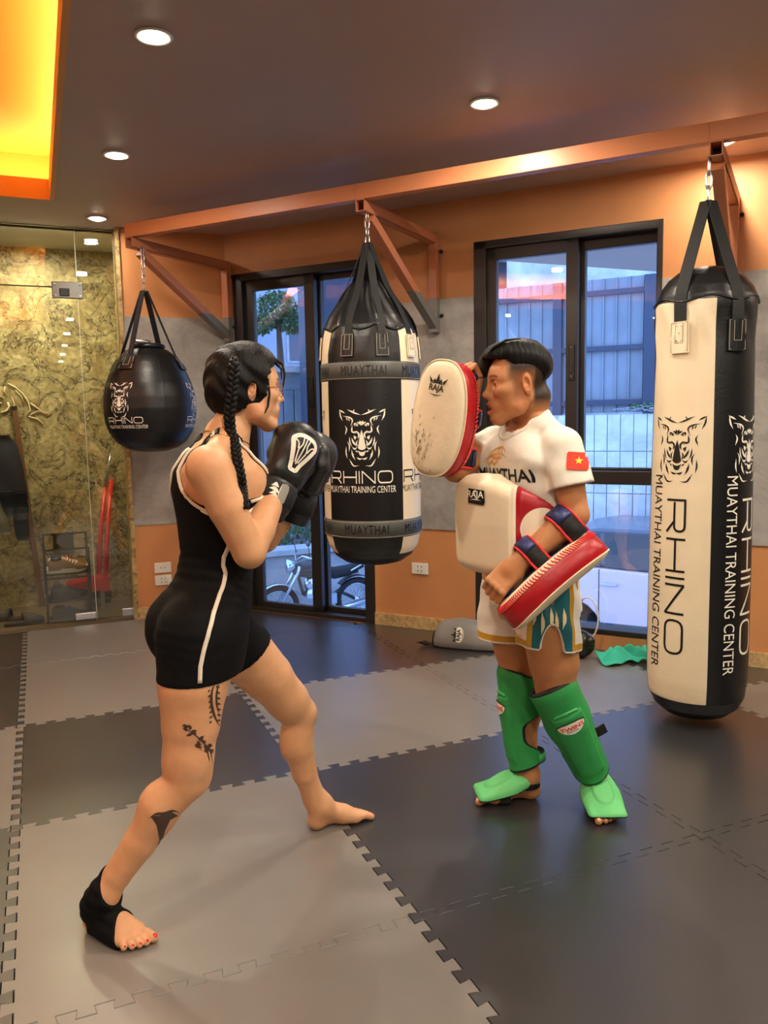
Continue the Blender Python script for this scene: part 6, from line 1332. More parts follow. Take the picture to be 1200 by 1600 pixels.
def fist(S, wrist, d, n, side, grip=0.016, k=0.006):
    """closed hand: d = from wrist to knuckles, n = out of the back, side = +1 if the thumb lies towards n x d"""
    x = np.array(d, float); x /= np.linalg.norm(x); z = np.array(n, float); z -= x*(z @ x); z /= np.linalg.norm(z); y = np.cross(z, x)*side; w = lambda p: np.array(wrist)+x*p[0]+y*p[1]+z*p[2]
    Rm = np.stack([x, y, z], 1)
    S.box(w((0.048, 0.0, 0.0)), (0.048, 0.040, 0.016), Rm, 0.014, 0.02); S.cone(w((-0.02, 0, 0)), w((0.02, 0, 0)), 0.028, 0.027, 0.02)
    for yy, L, r in ((0.031, 1.0, 0.0098), (0.0105, 1.08, 0.0100), (-0.0105, 1.02, 0.0095), (-0.030, 0.84, 0.0086)):
        a = w((0.088, yy*0.95, 0.003)); b = w((0.088+0.028*L, yy, -0.026*L)); c = w((0.088+0.008*L, yy, -0.050*L)); e = w((0.070, yy, -0.044*L))
        S.cone(a, b, r*1.15, r*1.02, k); S.cone(b, c, r*1.02, r*0.95, 0.002); S.cone(c, e, r*0.95, r*0.85, 0.002); S.ell(w((0.092, yy*0.95, 0.009)), (0.0095,)*3, None, 0.008)
    S.cone(w((0.018, 0.026, -0.010)), w((0.052, 0.046, -0.026)), 0.0155, 0.0125, 0.014); S.cone(w((0.052, 0.046, -0.026)), w((0.080, 0.038, -0.044)), 0.0120, 0.0100, 0.003); S.cone(w((0.080, 0.038, -0.044)), w((0.098, 0.018, -0.056)), 0.0100, 0.0085, 0.002)
    return w
fdL = mLW-mLE; fdL /= np.linalg.norm(fdL)
fistL = fist(mbd, mLW+fdL*0.012, fdL+np.array([0.0, 0.0, -0.15]), np.array([-0.45, -0.72, 0.5]), 1)
fdR = mRW-mRE; fdR /= np.linalg.norm(fdR)
fistR = fist(mbd, mRW+fdR*0.005, fdR, np.array([0.90, 0.10, 0.1]), 1)
hbm = (HM.o-np.array([0.14, 0.14, 0.14]), HM.o+np.array([0.14, 0.14, 0.155]), 0.0024)
hand_box = lambda w: (np.minimum(np.minimum(w((-.01, -.06, -.08)), w((.13, .07, .03))), np.minimum(w((-.01, .07, -.08)), w((.13, -.06, .03))))-0.012, np.maximum(np.maximum(w((-.01, -.06, -.08)), w((.13, .07, .03))), np.maximum(w((-.01, .07, -.08)), w((.13, -.06, .03))))+0.012, 0.0026)
Vm, Fm = sculpt_mesh(mbd, np.array([1.25, -0.02, -0.01]), np.array([2.02, 0.80, 1.62]), 0.0065, [hbm, fb(wLm), fb(wRm), hand_box(fistL), hand_box(fistR)])
def fade(L, near, c):
    x, y, z = L.T; sm = lambda v, a, b: np.clip((v-a)/(b-a), 0, 1)
    side = sm(z, 0.000, 0.050)*sm(-x, -0.056, -0.036); burn = sm(z, -0.020, -0.004)*sm(x, 0.014, 0.020)*sm(-x, -0.040, -0.032)*(np.abs(y) > 0.045)*0.45
    back = sm(-x, 0.020, 0.034)*sm(z, -0.072, -0.040); top = sm(z, 0.080, 0.092)
    a = np.clip(np.maximum(np.maximum(side, burn), np.maximum(back, top)), 0, 1)*near*0.95
    ear = (np.abs(y) > 0.066)*(np.sqrt((x+0.005)**2+(z*0.55)**2) < 0.020); a = a*(1-0.9*ear)
    return c*(1-a[:, None])+np.array((0.014, 0.011, 0.010))*a[:, None]
cm = HM.facecolor(Vm, M_SKIN, lin(190, 92, 78), fade, True)
mbody = meshobj('body', Vm, Fm, M['skin'], man, True, cm); mbvh = bvh_of(Vm, Fm)
HM.eyes(man, (0.02, 0.012, 0.008))
M['nail'] = mat('nail', rgb(226, 178, 150), 0.25); nails(TLm, mR3L, man, M['nail']); nails(TRm, mR3R, man, M['nail'])
# hair
hm = Sculpt(); E_ = lambda c, r, k=0.02, op='+': hm.ell(HM.w(c), np.array(r)*1.08, HM.R, k, op)
E_((-0.006, 0, 0.066), (0.087, 0.0765, 0.073)); E_((0.036, 0, 0.094), (0.062, 0.064, 0.040), 0.02); E_((-0.045, 0, 0.050), (0.051, 0.069, 0.062), 0.02); E_((0.074, -0.006, 0.088), (0.034, 0.054, 0.030), 0.015); E_((0.092, -0.034, 0.058), (0.018, 0.026, 0.036), 0.012)
def mreg(P):
    L = HM.loc(P); x, y, z = L[..., 0], L[..., 1], L[..., 2]
    fr = np.interp(x, [-0.12, -0.085, -0.05, 0.0, 0.030, 0.050, 0.075, 0.115], [-0.010, 0.0, 0.044, 0.060, 0.062, 0.078, 0.084, 0.088])
    far = np.clip((-0.006-y)/0.014, 0, 1)*np.clip((x-0.05)/0.02, 0, 1); fr = fr*(1-far)+far*np.interp(x, [0.05, 0.09, 0.115], [0.06, 0.034, 0.022])
    fr = fr-0.045*np.clip((0.050-np.abs(y))/0.02, 0, 1)*(x < -0.05)
    return fr-z+0.0025*np.sin(y*230+x*60)
def mho(P):
    L = HM.loc(P); x, y, z = L[..., 0], L[..., 1], L[..., 2]; lo_ = np.interp(x, [-0.12, -0.085, -0.05, 0.0, 0.030, 0.050, 0.075, 0.115], [-0.010, 0.0, 0.044, 0.060, 0.062, 0.078, 0.084, 0.088])
    return 0.0010*np.sin(70*y+40*x+18*np.sin(x*22))+0.0008*np.sin(190*y-60*z)-0.0065*np.clip((lo_+0.035-z)/0.035, 0, 1)*(x < 0.06)
Vh, Fh = shell(hm, HM.o-0.16, HM.o+0.19, 0.003, mho, mreg); mhair = meshobj('hair', Vh, Fh, M['hair'], man)
rh = random.Random(8)
for k in range(16):
    y = rh.uniform(-0.055, 0.045); b = MB(); far = y < -0.012
    pts = [(0.0, y, 0.134), (0.045, y*1.02, 0.132), (0.085, y*1.04, 0.112), (0.104, y*1.05-0.004, 0.090)]+([(0.112, y*1.05-0.006, 0.062), (0.110, y*1.05-0.008, 0.034)] if far else [])
    b.tube([HM.w(q) for q in pts], [0.001, 0.004, 0.005, 0.004, 0.003, 0.001][:len(pts)-1]+[0.001], 6); b.build('hair_lock', M['hair'], mhair, smooth=True)
# t-shirt
M['tee'] = mat('white_cotton', rgb(234, 229, 214), 0.85, noise=0.03, nscale=12, bump=0.35, bscale=22)
tee = Sculpt(); tee.loft([(0.88, 0.0, 0, 0.118, 0.160, 0), (1.00, 0.0, 0, 0.116, 0.158, 0), (1.10, 0.0, 0, 0.122, 0.166, 0), (1.20, 0.004, 0, 0.122, 0.166, 0), (1.24, 0.002, 0, 0.104, 0.148, 0), (1.29, 0.0, 0, 0.074, 0.10, 0), (1.34, 0.0, 0, 0.06, 0.07, 0)], (MP0, MF, ML), 0.02)
for l in (-1, 1): tee.chain([ml(0.0, l*0.03, 1.330), ml(-0.010, l*0.085, 1.276), ml(0.0, l*0.146, 1.238)], [0.039, 0.044, 0.056], 0.03); tee.ell(ml(0.062, l*0.072, 1.19), (0.058, 0.075, 0.07), None, 0.04)
ldd = mLE-mLS; rdd = mRE-mRS
slv = Sculpt(); slv.chain([mLS+ML*0.004, mLS+ldd*0.35+ML*0.006, mLS+ldd*0.66+ML*0.006], [0.062, 0.066, 0.071], 0.02); slv.chain([mRS, mRS+rdd*0.35, mRS+rdd*0.62], [0.062, 0.064, 0.069], 0.02)
nL = ldd/np.linalg.norm(ldd); nR = rdd/np.linalg.norm(rdd)
def treg(P):
    v = P-MP0; f = v @ MF; l = v @ ML; z = P[..., 2]
    nk = 0.072-np.sqrt((l)**2+((f-0.016)*0.92)**2); nk = np.where(z > 1.24, nk+0.45*(z-1.315)+0.25*np.minimum(f-0.02, 0), -1)
    return np.maximum(nk, np.maximum(0.885-z, z-1.40))
def sleeve_reg(P):
    l = (P-MP0) @ ML; return np.where(l > 0, (P-(mLS+ldd*0.585)) @ nL, (P-(mRS+rdd*0.50)) @ nR)
def tfold(P):
    v = P-MP0; f = v @ MF; l = v @ ML; z = P[..., 2]
    return 0.0035*np.sin(26*z+40*l+12*f)*np.exp(-((z-1.10)/0.09)**2)+0.003*np.sin(70*(z+0.55*l)+9*f)*np.exp(-((l-0.14)/0.06)**2)+0.0035*np.sin(75*l-30*z)*np.exp(-((l+0.09)/0.06)**2)
_lo, _hi = np.array([1.30, 0.05, 0.87]), np.array([1.86, 0.80, 1.42]); D, ax = tee.field(_lo, _hi, 0.0055); D2, _ = slv.field(_lo, _hi, 0.0055); P = np.stack(np.meshgrid(*ax, indexing='ij'), -1); tf = tfold(P)
Ea = np.maximum(D-tf, treg(P)); Eb = np.maximum(D2-tf, sleeve_reg(P)); e_ = np.maximum(0.016-np.abs(Ea-Eb), 0)/0.016
Vt, Ft = surface((np.minimum(Ea, Eb)-e_*e_*0.004).astype(np.float32), ax); tshirt = meshobj('t_shirt', Vt, Ft, M['tee'], man); tshirt['label'] = 'white t-shirt with a red flag patch on the left sleeve'; tbv = bvh_of(Vt, Ft)
def around(f_dir, base, rad, n=40, off=0.001, bvh=None, rr=0.0032, name='hem', m=None, parent=None):
    f_dir = np.array(f_dir, float); f_dir /= np.linalg.norm(f_dir); a = np.cross(f_dir, [0.3, 0.2, 0.9]); a /= np.linalg.norm(a); b_ = np.cross(f_dir, a); P = []
    for t_ in np.linspace(0, 2*PI, n+1)[:-1]:
        d = a*math.cos(t_)+b_*math.sin(t_); h, nn, i, dd = bvh.ray_cast(Vector(base+d*rad), Vector(-d), rad)
        if h is not None: P.append(h+nn*off)
    if len(P) > 5: q = MB(); q.tube(P, rr, 6, closed=True); return q.build(name, m, parent, smooth=True)
P = []
for t_ in np.linspace(0, 2*PI, 49)[:-1]:
    f = 0.016+0.080*math.cos(t_); l = 0.074*math.sin(t_); h, n, i, dd = tbv.ray_cast(Vector(ml(f, l, 1.6)), Vector((0, 0, -1)), 0.5)
    if h is not None: P.append(h+n*0.001)
P = [p for p in P if p.z > 1.22]
b = MB(); b.tube(P, 0.0045, 7, closed=True); b.build('collar', M['tee'], tshirt, smooth=True)
def view_cast(bvh, c, eps, back=0.35, roll=0.0):
    c = np.array(c, float); d = c-np.array(CAM); d /= np.linalg.norm(d); U = np.cross(d, [0, 0, 1]); U /= np.linalg.norm(U); Vv = np.cross(U, d); cr_, sr_ = math.cos(roll), math.sin(roll)
    return cast_func(bvh, c-d*back, U*cr_+Vv*sr_, Vv*cr_-U*sr_, d, eps, 0.9)
M['flag_red'] = mat('flag_red', rgb(228, 54, 22), 0.6); M['flag_yellow'] = mat('flag_yellow', rgb(246, 214, 60), 0.6); M['orange_print'] = mat('orange_print', rgb(226, 164, 78), 0.6)
fc = np.array([1.640, 0.172, 1.192]); fnf = lambda e: view_cast(tbv, fc, e, roll=-0.05)
decal('flag_patch', poly2d([(-0.032, -0.020), (-0.028, -0.027), (0.028, -0.027), (0.032, -0.022), (0.032, 0.021), (0.027, 0.026), (-0.028, 0.027), (-0.032, 0.022)]), fnf(0.0025), M['flag_red'], tshirt, 0.012)
star = [(0.0125*(1 if k % 2 == 0 else 0.42)*math.sin(2*PI*k/10), 0.0125*(1 if k % 2 == 0 else 0.42)*math.cos(2*PI*k/10)) for k in range(10)]
decal('flag_star', place2d(([(0, 0)]+star, [(0, 1+k, 1+(k+1) % 10) for k in range(10)]), 0.002, 0), fnf(0.0042), M['flag_yellow'], tshirt, 0.01)
chf = lambda e: cast_func(tbv, ml(0.5, 0.0, 1.152), ML, (0, 0, 1), -MF, e, 0.8)
decal('lettering', place2d(text2d('MUAYTHAI', 0.040, 0.82, 0.02), 0.018, -0.006), chf(0.002), M['print_black'], tshirt, 0.008)
decal('chest_print', merge2d([blade([(-0.07, 0.03), (-0.03, 0.055), (0.02, 0.062), (0.055, 0.05)], 0.008, 14), blade([(-0.05, 0.045), (-0.02, 0.075), (0.02, 0.082), (0.05, 0.06)], 0.006, 14), blade([(-0.06, 0.02), (-0.05, 0.038), (-0.035, 0.02), (-0.022, 0.04), (-0.008, 0.022), (0.006, 0.04), (0.02, 0.022)], 0.007, 24), blade([(0.0, 0.06), (0.012, 0.09), (0.024, 0.06)], 0.006, 8), blade([(-0.02, 0.05), (0.0, 0.045), (0.03, 0.05)], 0.01, 8)]), chf(0.002), M['orange_print'], tshirt, 0.008)
# shorts, painted panels by position on the cloth
M['flame'] = mat('flame_print', rgb(244, 222, 170), 0.6)
M['cloth_col'] = mat('satin_cloth', (1, 1, 1, 1), 0.45, attr='Col', bump=0.15, bscale=26, sheen=0.2)
sh_ = Sculpt(); sh_.loft([(0.70, -0.02, 0, 0.128, 0.185, 0), (0.76, -0.02, 0, 0.124, 0.178, 0), (0.85, -0.015, 0, 0.115, 0.162, 0), (0.93, 0.0, 0, 0.108, 0.150, 0)], (MP0, MF, ML), 0.02)
sh_.chain([ml(-0.005, 0.094, 0.80), ml(-0.002, 0.100, 0.66), ml(-0.004, 0.104, 0.54)], [0.096, 0.101, 0.105], 0.02); sh_.chain([ml(0.0, -0.094, 0.80), ml(0.004, -0.100, 0.66), ml(0.006, -0.104, 0.54)], [0.096, 0.101, 0.105], 0.02)
lc = ml(-0.004, 0.102, 0.6); rc = ml(0.004, -0.102, 0.6); camd = np.array(CAM[:2])-lc[:2]; camd /= np.linalg.norm(camd)
def saz(P, c):
    q = P[..., :2]-c[:2]; fx = q @ MF[:2]; lx = q @ ML[:2]; return np.arctan2(lx, fx)
AZN = math.atan2(camd @ ML[:2], camd @ MF[:2])+0.13
def sreg(P):
    v = P-MP0; l = v @ ML; z = P[..., 2]; aL = saz(P, lc); aR = saz(P, rc)
    nl = 0.088*np.clip(np.cos(np.clip((aL-AZN)/0.42, -1, 1)*PI/2), 0, 1)**0.7; nr_ = 0.085*np.clip(np.cos(np.clip((np.abs(aR)-1.6)/0.42, -1, 1)*PI/2), 0, 1)*(aR < 0)
    hem = np.where(l > 0, 0.584+nl+0.012*np.cos(aL), 0.572+nr_); return np.maximum(hem-z, z-0.925)
Vs, Fs = shell(sh_, np.array([1.36, 0.10, 0.53]), np.array([1.88, 0.75, 0.94]), 0.0048, lambda P: 0.003*np.sin(9*saz(P, lc)+20*P[..., 2])+0.002*np.sin(55*P[..., 2]+40*P[..., 0]), sreg)
lv = (Vs-MP0) @ ML; aL = saz(Vs, lc); aR = saz(Vs, rc); zz = Vs[:, 2]; nl = 0.088*np.clip(np.cos(np.clip((aL-AZN)/0.42, -1, 1)*PI/2), 0, 1)**0.7; hemz = np.where(lv > 0, 0.584+nl+0.012*np.cos(aL), 0.572+0.085*np.clip(np.cos(np.clip((np.abs(aR)-1.6)/0.42, -1, 1)*PI/2), 0, 1)*(aR < 0))
WHT, TEAL, GOLD = lin(240, 234, 222), lin(24, 100, 112), lin(198, 148, 40); sc_ = np.tile(WHT, (len(Vs), 1)); az = np.where(lv > 0, aL-AZN, np.abs(aR)-1.6); side = (lv > 0) | (aR < 0)
gold_n = 0.75+0.25*np.sin(Vs[:, 0]*400)*np.sin(zz*380+Vs[:, 1]*300)
fld = np.stack([np.where(side, np.abs(az)-0.66, 1.0), np.where(side, np.abs(np.abs(az)-0.74)-0.085, 1.0), np.where(side & (np.abs(az) < 0.66), 1.0, zz-(hemz+0.028)), zz-(hemz+0.0075)], 1)
M['satin_panels'] = mat_fields('satin_panels', tuple(WHT)+(1,), [(0, tuple(TEAL)+(1,)), (2, tuple(GOLD)+(1,)), (1, tuple(GOLD)+(1,)), (3, tuple(lin(244, 236, 220))+(1,))], 0.42, 0.15, 26)
shorts = meshobj('shorts', Vs, Fs, M['satin_panels'], man, True, fld); shorts['label'] = 'white boxing shorts with teal side panels and gold trim'; sbv = bvh_of(Vs, Fs)
M['gold_print'] = mat('gold_print', rgb(222, 170, 86), 0.5); M['red_leather'] = mat('red_leather', rgb(178, 20, 30), 0.35, noise=0.15, nscale=20, bump=0.10, bscale=70); M['white_leather'] = mat('worn_white_leather', rgb(238, 222, 188), 0.48, noise=0.10, nscale=9, bump=0.15, bscale=40); M['blue_leather'] = mat('blue_leather', rgb(44, 52, 104), 0.4); M['red_edge'] = mat('red_edging', rgb(222, 40, 46), 0.5)
pf = cast_func(sbv, ml(0.5, 0.055, 0.622), ML, (0, 0, 1), -MF, 0.002, 0.8)
decal('lettering', place2d(text2d('WBC', 0.026, 1.0, 0.0), 0, 0.0), pf, M['gold_print'], shorts, 0.008); decal('lettering', poly2d([(-0.03, 0.028), (0.034, 0.030), (0.034, 0.0335), (-0.03, 0.0315)]), pf, M['red_edge'], shorts, 0.01); decal('lettering', place2d(text2d('MUAYTHAI', 0.011, 0.9, 0.0), 0, -0.022), pf, M['gold_print'], shorts, 0.008)
for k, (u, v, h) in enumerate(((-0.020, 0.70, 0.05), (0.006, 0.715, 0.045), (0.022, 0.705, 0.06), (0.045, 0.715, 0.045), (-0.045, 0.72, 0.04))):
    c_ = np.array([lc[0], lc[1], v])+np.array([camd[0], camd[1], 0])*0.1; decal('flame_print', blade([(u, 0.02), (u+0.004, -h*0.4), (u-0.002, -h)], 0.011, 10), view_cast(sbv, c_, 0.002), M['flame'], shorts, 0.01)
# shin guards
GREEN, LGREEN = lin(46, 156, 78), lin(104, 204, 124)
M['guard'] = mat_fields('green_guard', tuple(GREEN)+(1,), [(0, tuple(lin(16, 16, 18))+(1,))], 0.6, 0.06, 160, 0.04); M['instep'] = mat_fields('light_green_guard', tuple(LGREEN)+(1,), [(0, tuple(lin(16, 16, 18))+(1,))], 0.6, 0.06, 160, 0.04)
def shin(K, A, front, w_, R3, label, heel):
    front = np.array(front, float); d = A-K; Ln = np.linalg.norm(d); d = d/Ln; fr = front-d*(front @ d); fr /= np.linalg.norm(fr); sd = np.cross(d, fr)
    S_ = Sculpt(); S_.chain([K-d*0.02, K+d*Ln*0.30, K+d*Ln*0.62, A+d*0.0], [0.066, 0.061, 0.052, 0.045], 0.01); S_.ell(K+d*Ln*0.28-fr*0.012, (0.058, 0.058, 0.08), None, 0.02)
    def co(P): v = P-K; return v @ d, v @ fr, v @ sd
    def off(P):
        u, f, s = co(P); a = np.arctan2(np.abs(s), f); return 0.016+0.007*np.clip((0.75-a)/0.10, 0, 1)*np.clip((u-0.04)/0.012, 0, 1)*np.clip((Ln-0.05-u)/0.02, 0, 1)
    def rg(P):
        u, f, s = co(P); a = np.arctan2(np.abs(s), f); top = -0.035-0.028*np.clip(np.cos(a), 0, 1)+0.02*np.clip(a-1.4, 0, 1)-u; bot = u-(Ln-0.035+0.02*np.cos(a)); t_ = u/Ln
        lim = 2.35-1.0*np.exp(-((t_-0.52)/0.17)**4)-0.9*np.clip((t_-0.93)/0.1, 0, 1); return np.maximum(np.maximum(top, bot), (a-lim)*0.055)
    lo_ = np.minimum(K, A)-0.12; hi_ = np.maximum(K, A)+0.12; D, ax = S_.field(lo_, hi_, 0.0042); P = np.stack(np.meshgrid(*ax, indexing='ij'), -1); E = np.maximum(np.maximum(D-off(P), -(D-0.001)), rg(P)); V, F = surface(E.astype(np.float32), ax)
    c = np.tile((-rg(V)-0.0075)[:, None], (1, 3))
    o = meshobj('shin_guard', V, F, M['guard'], man, True, c); o['label'] = label; bv_ = bvh_of(V, F)
    # badge
    org = K+d*0.075+fr*0.4; fn = lambda e: cast_func(bv_, org, -sd, -d, -fr, e, 0.6)
    decal('badge', poly2d([(0.045*math.cos(q), -0.004+(0.030 if math.sin(q) < 0 else 0.012)*math.sin(q)) for q in np.linspace(0, 2*PI, 25)[:-1]]), fn(0.002), M['print_white'], o, 0.012); decal('badge_print', place2d(text2d('TWINS', 0.014, 1.25, 0.02), 0, -0.010), fn(0.0038), M['red_edge'], o, 0.01); decal('badge_print', place2d(text2d('SPECIAL', 0.006, 1.4, 0.0), 0, -0.022), fn(0.0038), M['print_black'], o, 0.01); decal('badge_rim', blade([(-0.047, 0.0), (-0.03, 0.008), (0, 0.011), (0.03, 0.008), (0.047, 0.0)], 0.004, 14, True), fn(0.003), M['print_black'], o, 0.01)
    b = MB(); pts = [(0.040*math.cos(q), 0.032+0.010*math.sin(q)) for q in np.linspace(0.1, PI-0.1, 12)]; g = fn(0.0); pp = [g(*q) for q in pts]; pp = [p for p in pp if p is not None]
    if len(pp) > 3: b.tube(pp, 0.0055, 8); oo = b.build('raised_ridge', M['guard_plain'], o, smooth=True)
    # straps round the calf
    for t_ in (0.13, 0.80):
        rr = np.interp(t_, [0, 0.3, 0.62, 1], [0.066, 0.066, 0.056, 0.048])+0.006; P = []; nr = []
        for a in np.linspace(1.9, 2*PI-1.9, 18): v = fr*math.cos(a)+sd*math.sin(a); P.append(K+d*Ln*t_+v*rr+(-fr*0.012 if t_ < 0.3 else 0)); nr.append(v)
        b = MB(); b.ribbon([tuple(p) for p in P], [tuple(n) for n in nr], 0.036, 0.005); b.build('strap', M['black_web'], o, smooth=True)
        b = MB(); b.ribbon([tuple(p+n*0.005) for p, n in zip(P[11:17], nr[11:17])], [tuple(n) for n in nr[11:17]], 0.028, 0.004); b.build('strap_tab', M['guard_plain'], o, smooth=True)
    # instep plate
    wf = lambda p: np.array(heel)+R3 @ (np.array(p)*1.06); Sf = Sculpt(); Sf.ell(wf((0.110, 0.002, 0.048)), (0.108, 0.060, 0.036), R3 @ Ry(0.42), 0.01); Sf.box(wf((0.150, 0.004, 0.034)), (0.066, 0.060, 0.013), R3 @ Ry(0.20), 0.012, 0.02)
    ridge = Sculpt(Sf.p)
    lo_ = np.minimum(wf((-0.02, -.1, 0)), wf((.26, .1, .0)))-0.09; hi_ = np.maximum(wf((-0.02, -.1, 0)), wf((.26, .1, 0.0)))+0.09; lo_[2] = 0.0; hi_[2] = 0.16; D, ax = Sf.field(lo_, hi_, 0.0036); P = np.stack(np.meshgrid(*ax, indexing='ij'), -1); L = (P-np.array(heel)) @ R3/1.06; x, y, z = L[..., 0], L[..., 1], L[..., 2]
    inn = np.clip((0.85-np.sqrt(((x-0.135)/0.060)**2+((y-0.003)/0.040)**2))/0.10, 0, 1); edge = (0.042-0.10*np.abs(y-0.003)*0-0.052*(x-0.10)*2.2+0.012)-z
    rg2 = np.maximum(np.maximum(np.maximum(0.022-z, 0.030-x-0.0*z), (x-0.222)), 0.066-0.24*x-z); E = np.maximum(np.maximum(D-0.004-0.005*inn, -(D+0.008)), rg2); V, F = surface(E.astype(np.float32), ax)
    Lv = (V-np.array(heel)) @ R3/1.06; e2 = np.maximum(np.maximum(0.022-Lv[:, 2], 0.030-Lv[:, 0]), np.maximum(Lv[:, 0]-0.222, 0.066-0.24*Lv[:, 0]-Lv[:, 2])); c = np.tile((-e2-0.005)[:, None], (1, 3))
    meshobj('instep_pad', V, F, M['instep'], o, True, c)
    # elastic bands under and behind the foot
    P = [wf((0.128, s*0.046, zz_)) for s, zz_ in ((-1, 0.040), (-1.02, 0.016), (-0.8, 0.004), (0.8, 0.004), (1.02, 0.016), (1, 0.036))]; b = MB(); b.ribbon([tuple(p) for p in P], [tuple(R3 @ np.array(n)) for n in ((0, -1, 0), (0, -1, -.2), (0, -.3, -1), (0, .3, -1), (0, 1, -.2), (0, 1, 0))], 0.034, 0.003); b.build('sole_band', M['black_web'], o)
    P = [wf((0.065+0.045*math.cos(a)-0.012, 0.040*math.sin(a), 0.068)) for a in np.linspace(0.9, 2*PI-0.9, 16)]; b = MB(); b.ribbon([tuple(p) for p in P], [tuple(R3 @ np.array((math.cos(a), math.sin(a), 0.15))) for a in np.linspace(0.9, 2*PI-0.9, 16)], 0.042, 0.004); b.build('heel_band', M['black_web'], o, smooth=True)
    return o, (K, d, fr, sd, Ln)
M['guard_plain'] = mat('green_guard_plain', rgb(64, 172, 92), 0.6)
gL, (gk, gd, gfr, gsd, gLn) = shin(mLK, mLA, lfd, wLm, mR3L, 'green shin and instep guard on the leg nearer the camera', hLm)
gR, _q = shin(mRK, mRA, rfd, wRm, mR3R, 'green shin and instep guard on the far leg', hRm)
sg = np.sign((gsd @ np.array(tuple(_r)))) or 1
b = MB(); c = gk+gd*gLn*0.60; e = gsd*sg; b.ribbon([tuple(c+e*0.055-gfr*0.02), tuple(c+e*0.08-gfr*0.02), tuple(c+e*0.105-gfr*0.025)], tuple(gfr), 0.036, 0.005); b.build('loose_strap_end', M['black_web'], gL)
# belly pad
bp = Sculpt(); bp.loft([(0.78, 0.02, 0, 0.20, 0.215, 0), (0.84, 0.02, 0, 0.215, 0.225, 0), (1.00, 0.02, 0, 0.222, 0.225, 0), (1.12, 0.02, 0, 0.218, 0.222, 0), (1.20, 0.02, 0, 0.195, 0.21, 0)], (MP0, MF, ML), 0.02)
inner = Sculpt(); inner.loft([(0.70, 0.0, 0, 0.132, 0.172, 0), (1.00, 0.0, 0, 0.126, 0.166, 0), (1.25, 0.0, 0, 0.136, 0.18, 0)], (MP0, MF, ML), 0.02)
lo_, hi_ = np.array([1.34, 0.14, 0.76]), np.array([1.80, 0.70, 1.24]); D, ax = bp.field(lo_, hi_, 0.0052); D2, _ = inner.field(lo_, hi_, 0.0052); P = np.stack(np.meshgrid(*ax, indexing='ij'), -1)
def bpc(P): v = P-MP0; f = v @ MF; l = v @ ML; return np.arctan2(l, f-0.0), P[..., 2], f, l
def smax(a, b, k): e = np.maximum(k-np.abs(a-b), 0)/k; return np.maximum(a, b)+e*e*k/4
A0 = 0.66
def breg(P):
    a, z, f, l = bpc(P); aa = np.abs(a); front = aa < A0; t_ = np.clip((aa-A0)/1.3, 0, 1)
    zt = np.where(front, 1.150-0.030*np.clip((aa-0.25)/0.4, 0, 1), 1.118-0.075*t_); zb = np.where(front, 0.835, 0.855+0.055*t_); r = 0.0
    return smax(smax(z-zt, zb-z, 0.06), (aa-1.95)*0.15, 0.03)
def bthin(P): a, z, f, l = bpc(P); aa = np.abs(a); return -0.050*np.clip((aa-A0)/0.10, 0, 1)
E = smax(smax(D-bthin(P), breg(P), 0.045), -D2, 0.01); Vb, Fb = surface(E.astype(np.float32), ax)
a_, z_, f_, l_ = bpc(Vb); fld = np.stack([A0+0.03-np.abs(a_), np.where(np.abs(a_) > A0+0.03, np.sqrt(((np.abs(a_)-1.12)*0.18)**2+(z_-0.985)**2)-0.064, 1.0), np.abs(np.abs(a_)-A0-0.040)-0.014], 1)
M['pad_col'] = mat_fields('pad_leather', tuple(lin(236, 220, 188))+(1,), [(0, tuple(lin(168, 18, 30))+(1,)), (1, tuple(lin(240, 226, 200))+(1,)), (2, tuple(lin(244, 234, 210))+(1,))], 0.42, 0.10, 50, 0.06)
belly = meshobj('belly_pad', Vb, Fb, M['pad_col'], man, True, fld); belly['label'] = 'white belly protector with red sides and a white round boss'; bbv = bvh_of(Vb, Fb)
bl = lambda e: cast_func(bbv, ml(0.24+0.35, 0.040+0.188, 1.085), ML*0.88+MF*-0.47, (0, 0, 1), -(MF*0.88+ML*0.47), e, 0.8)
decal('label_patch', poly2d([(-0.032, -0.022), (0.032, -0.026), (0.036, -0.016), (0.033, 0.020), (-0.031, 0.024)]), bl(0.0025), M['print_black'], belly, 0.01); decal('label_print', place2d(text2d('RAJA', 0.021, 1.0, 0.02), 0, 0.003), bl(0.004), M['print_white'], belly, 0.01); decal('label_print', merge2d([blade([(-0.024, -0.012), (0, -0.008), (0.024, -0.013)], 0.003, 8), poly2d([(-0.008, 0.014), (0, 0.021), (0.008, 0.014)])]), bl(0.004), M['print_white'], belly, 0.01)
b = MB(); pts = []; nr = []
for a in np.linspace(1.7, 2*PI-1.7, 24):
    d = MF*math.cos(a)+ML*math.sin(a); pts.append(tuple(ml(0, 0, 0.97)+d*(0.150+0.028*abs(math.sin(a))))); nr.append(tuple(d))
b.ribbon(pts, nr, 0.07, 0.006); b.build('back_strap', M['black_web'], belly, smooth=True)
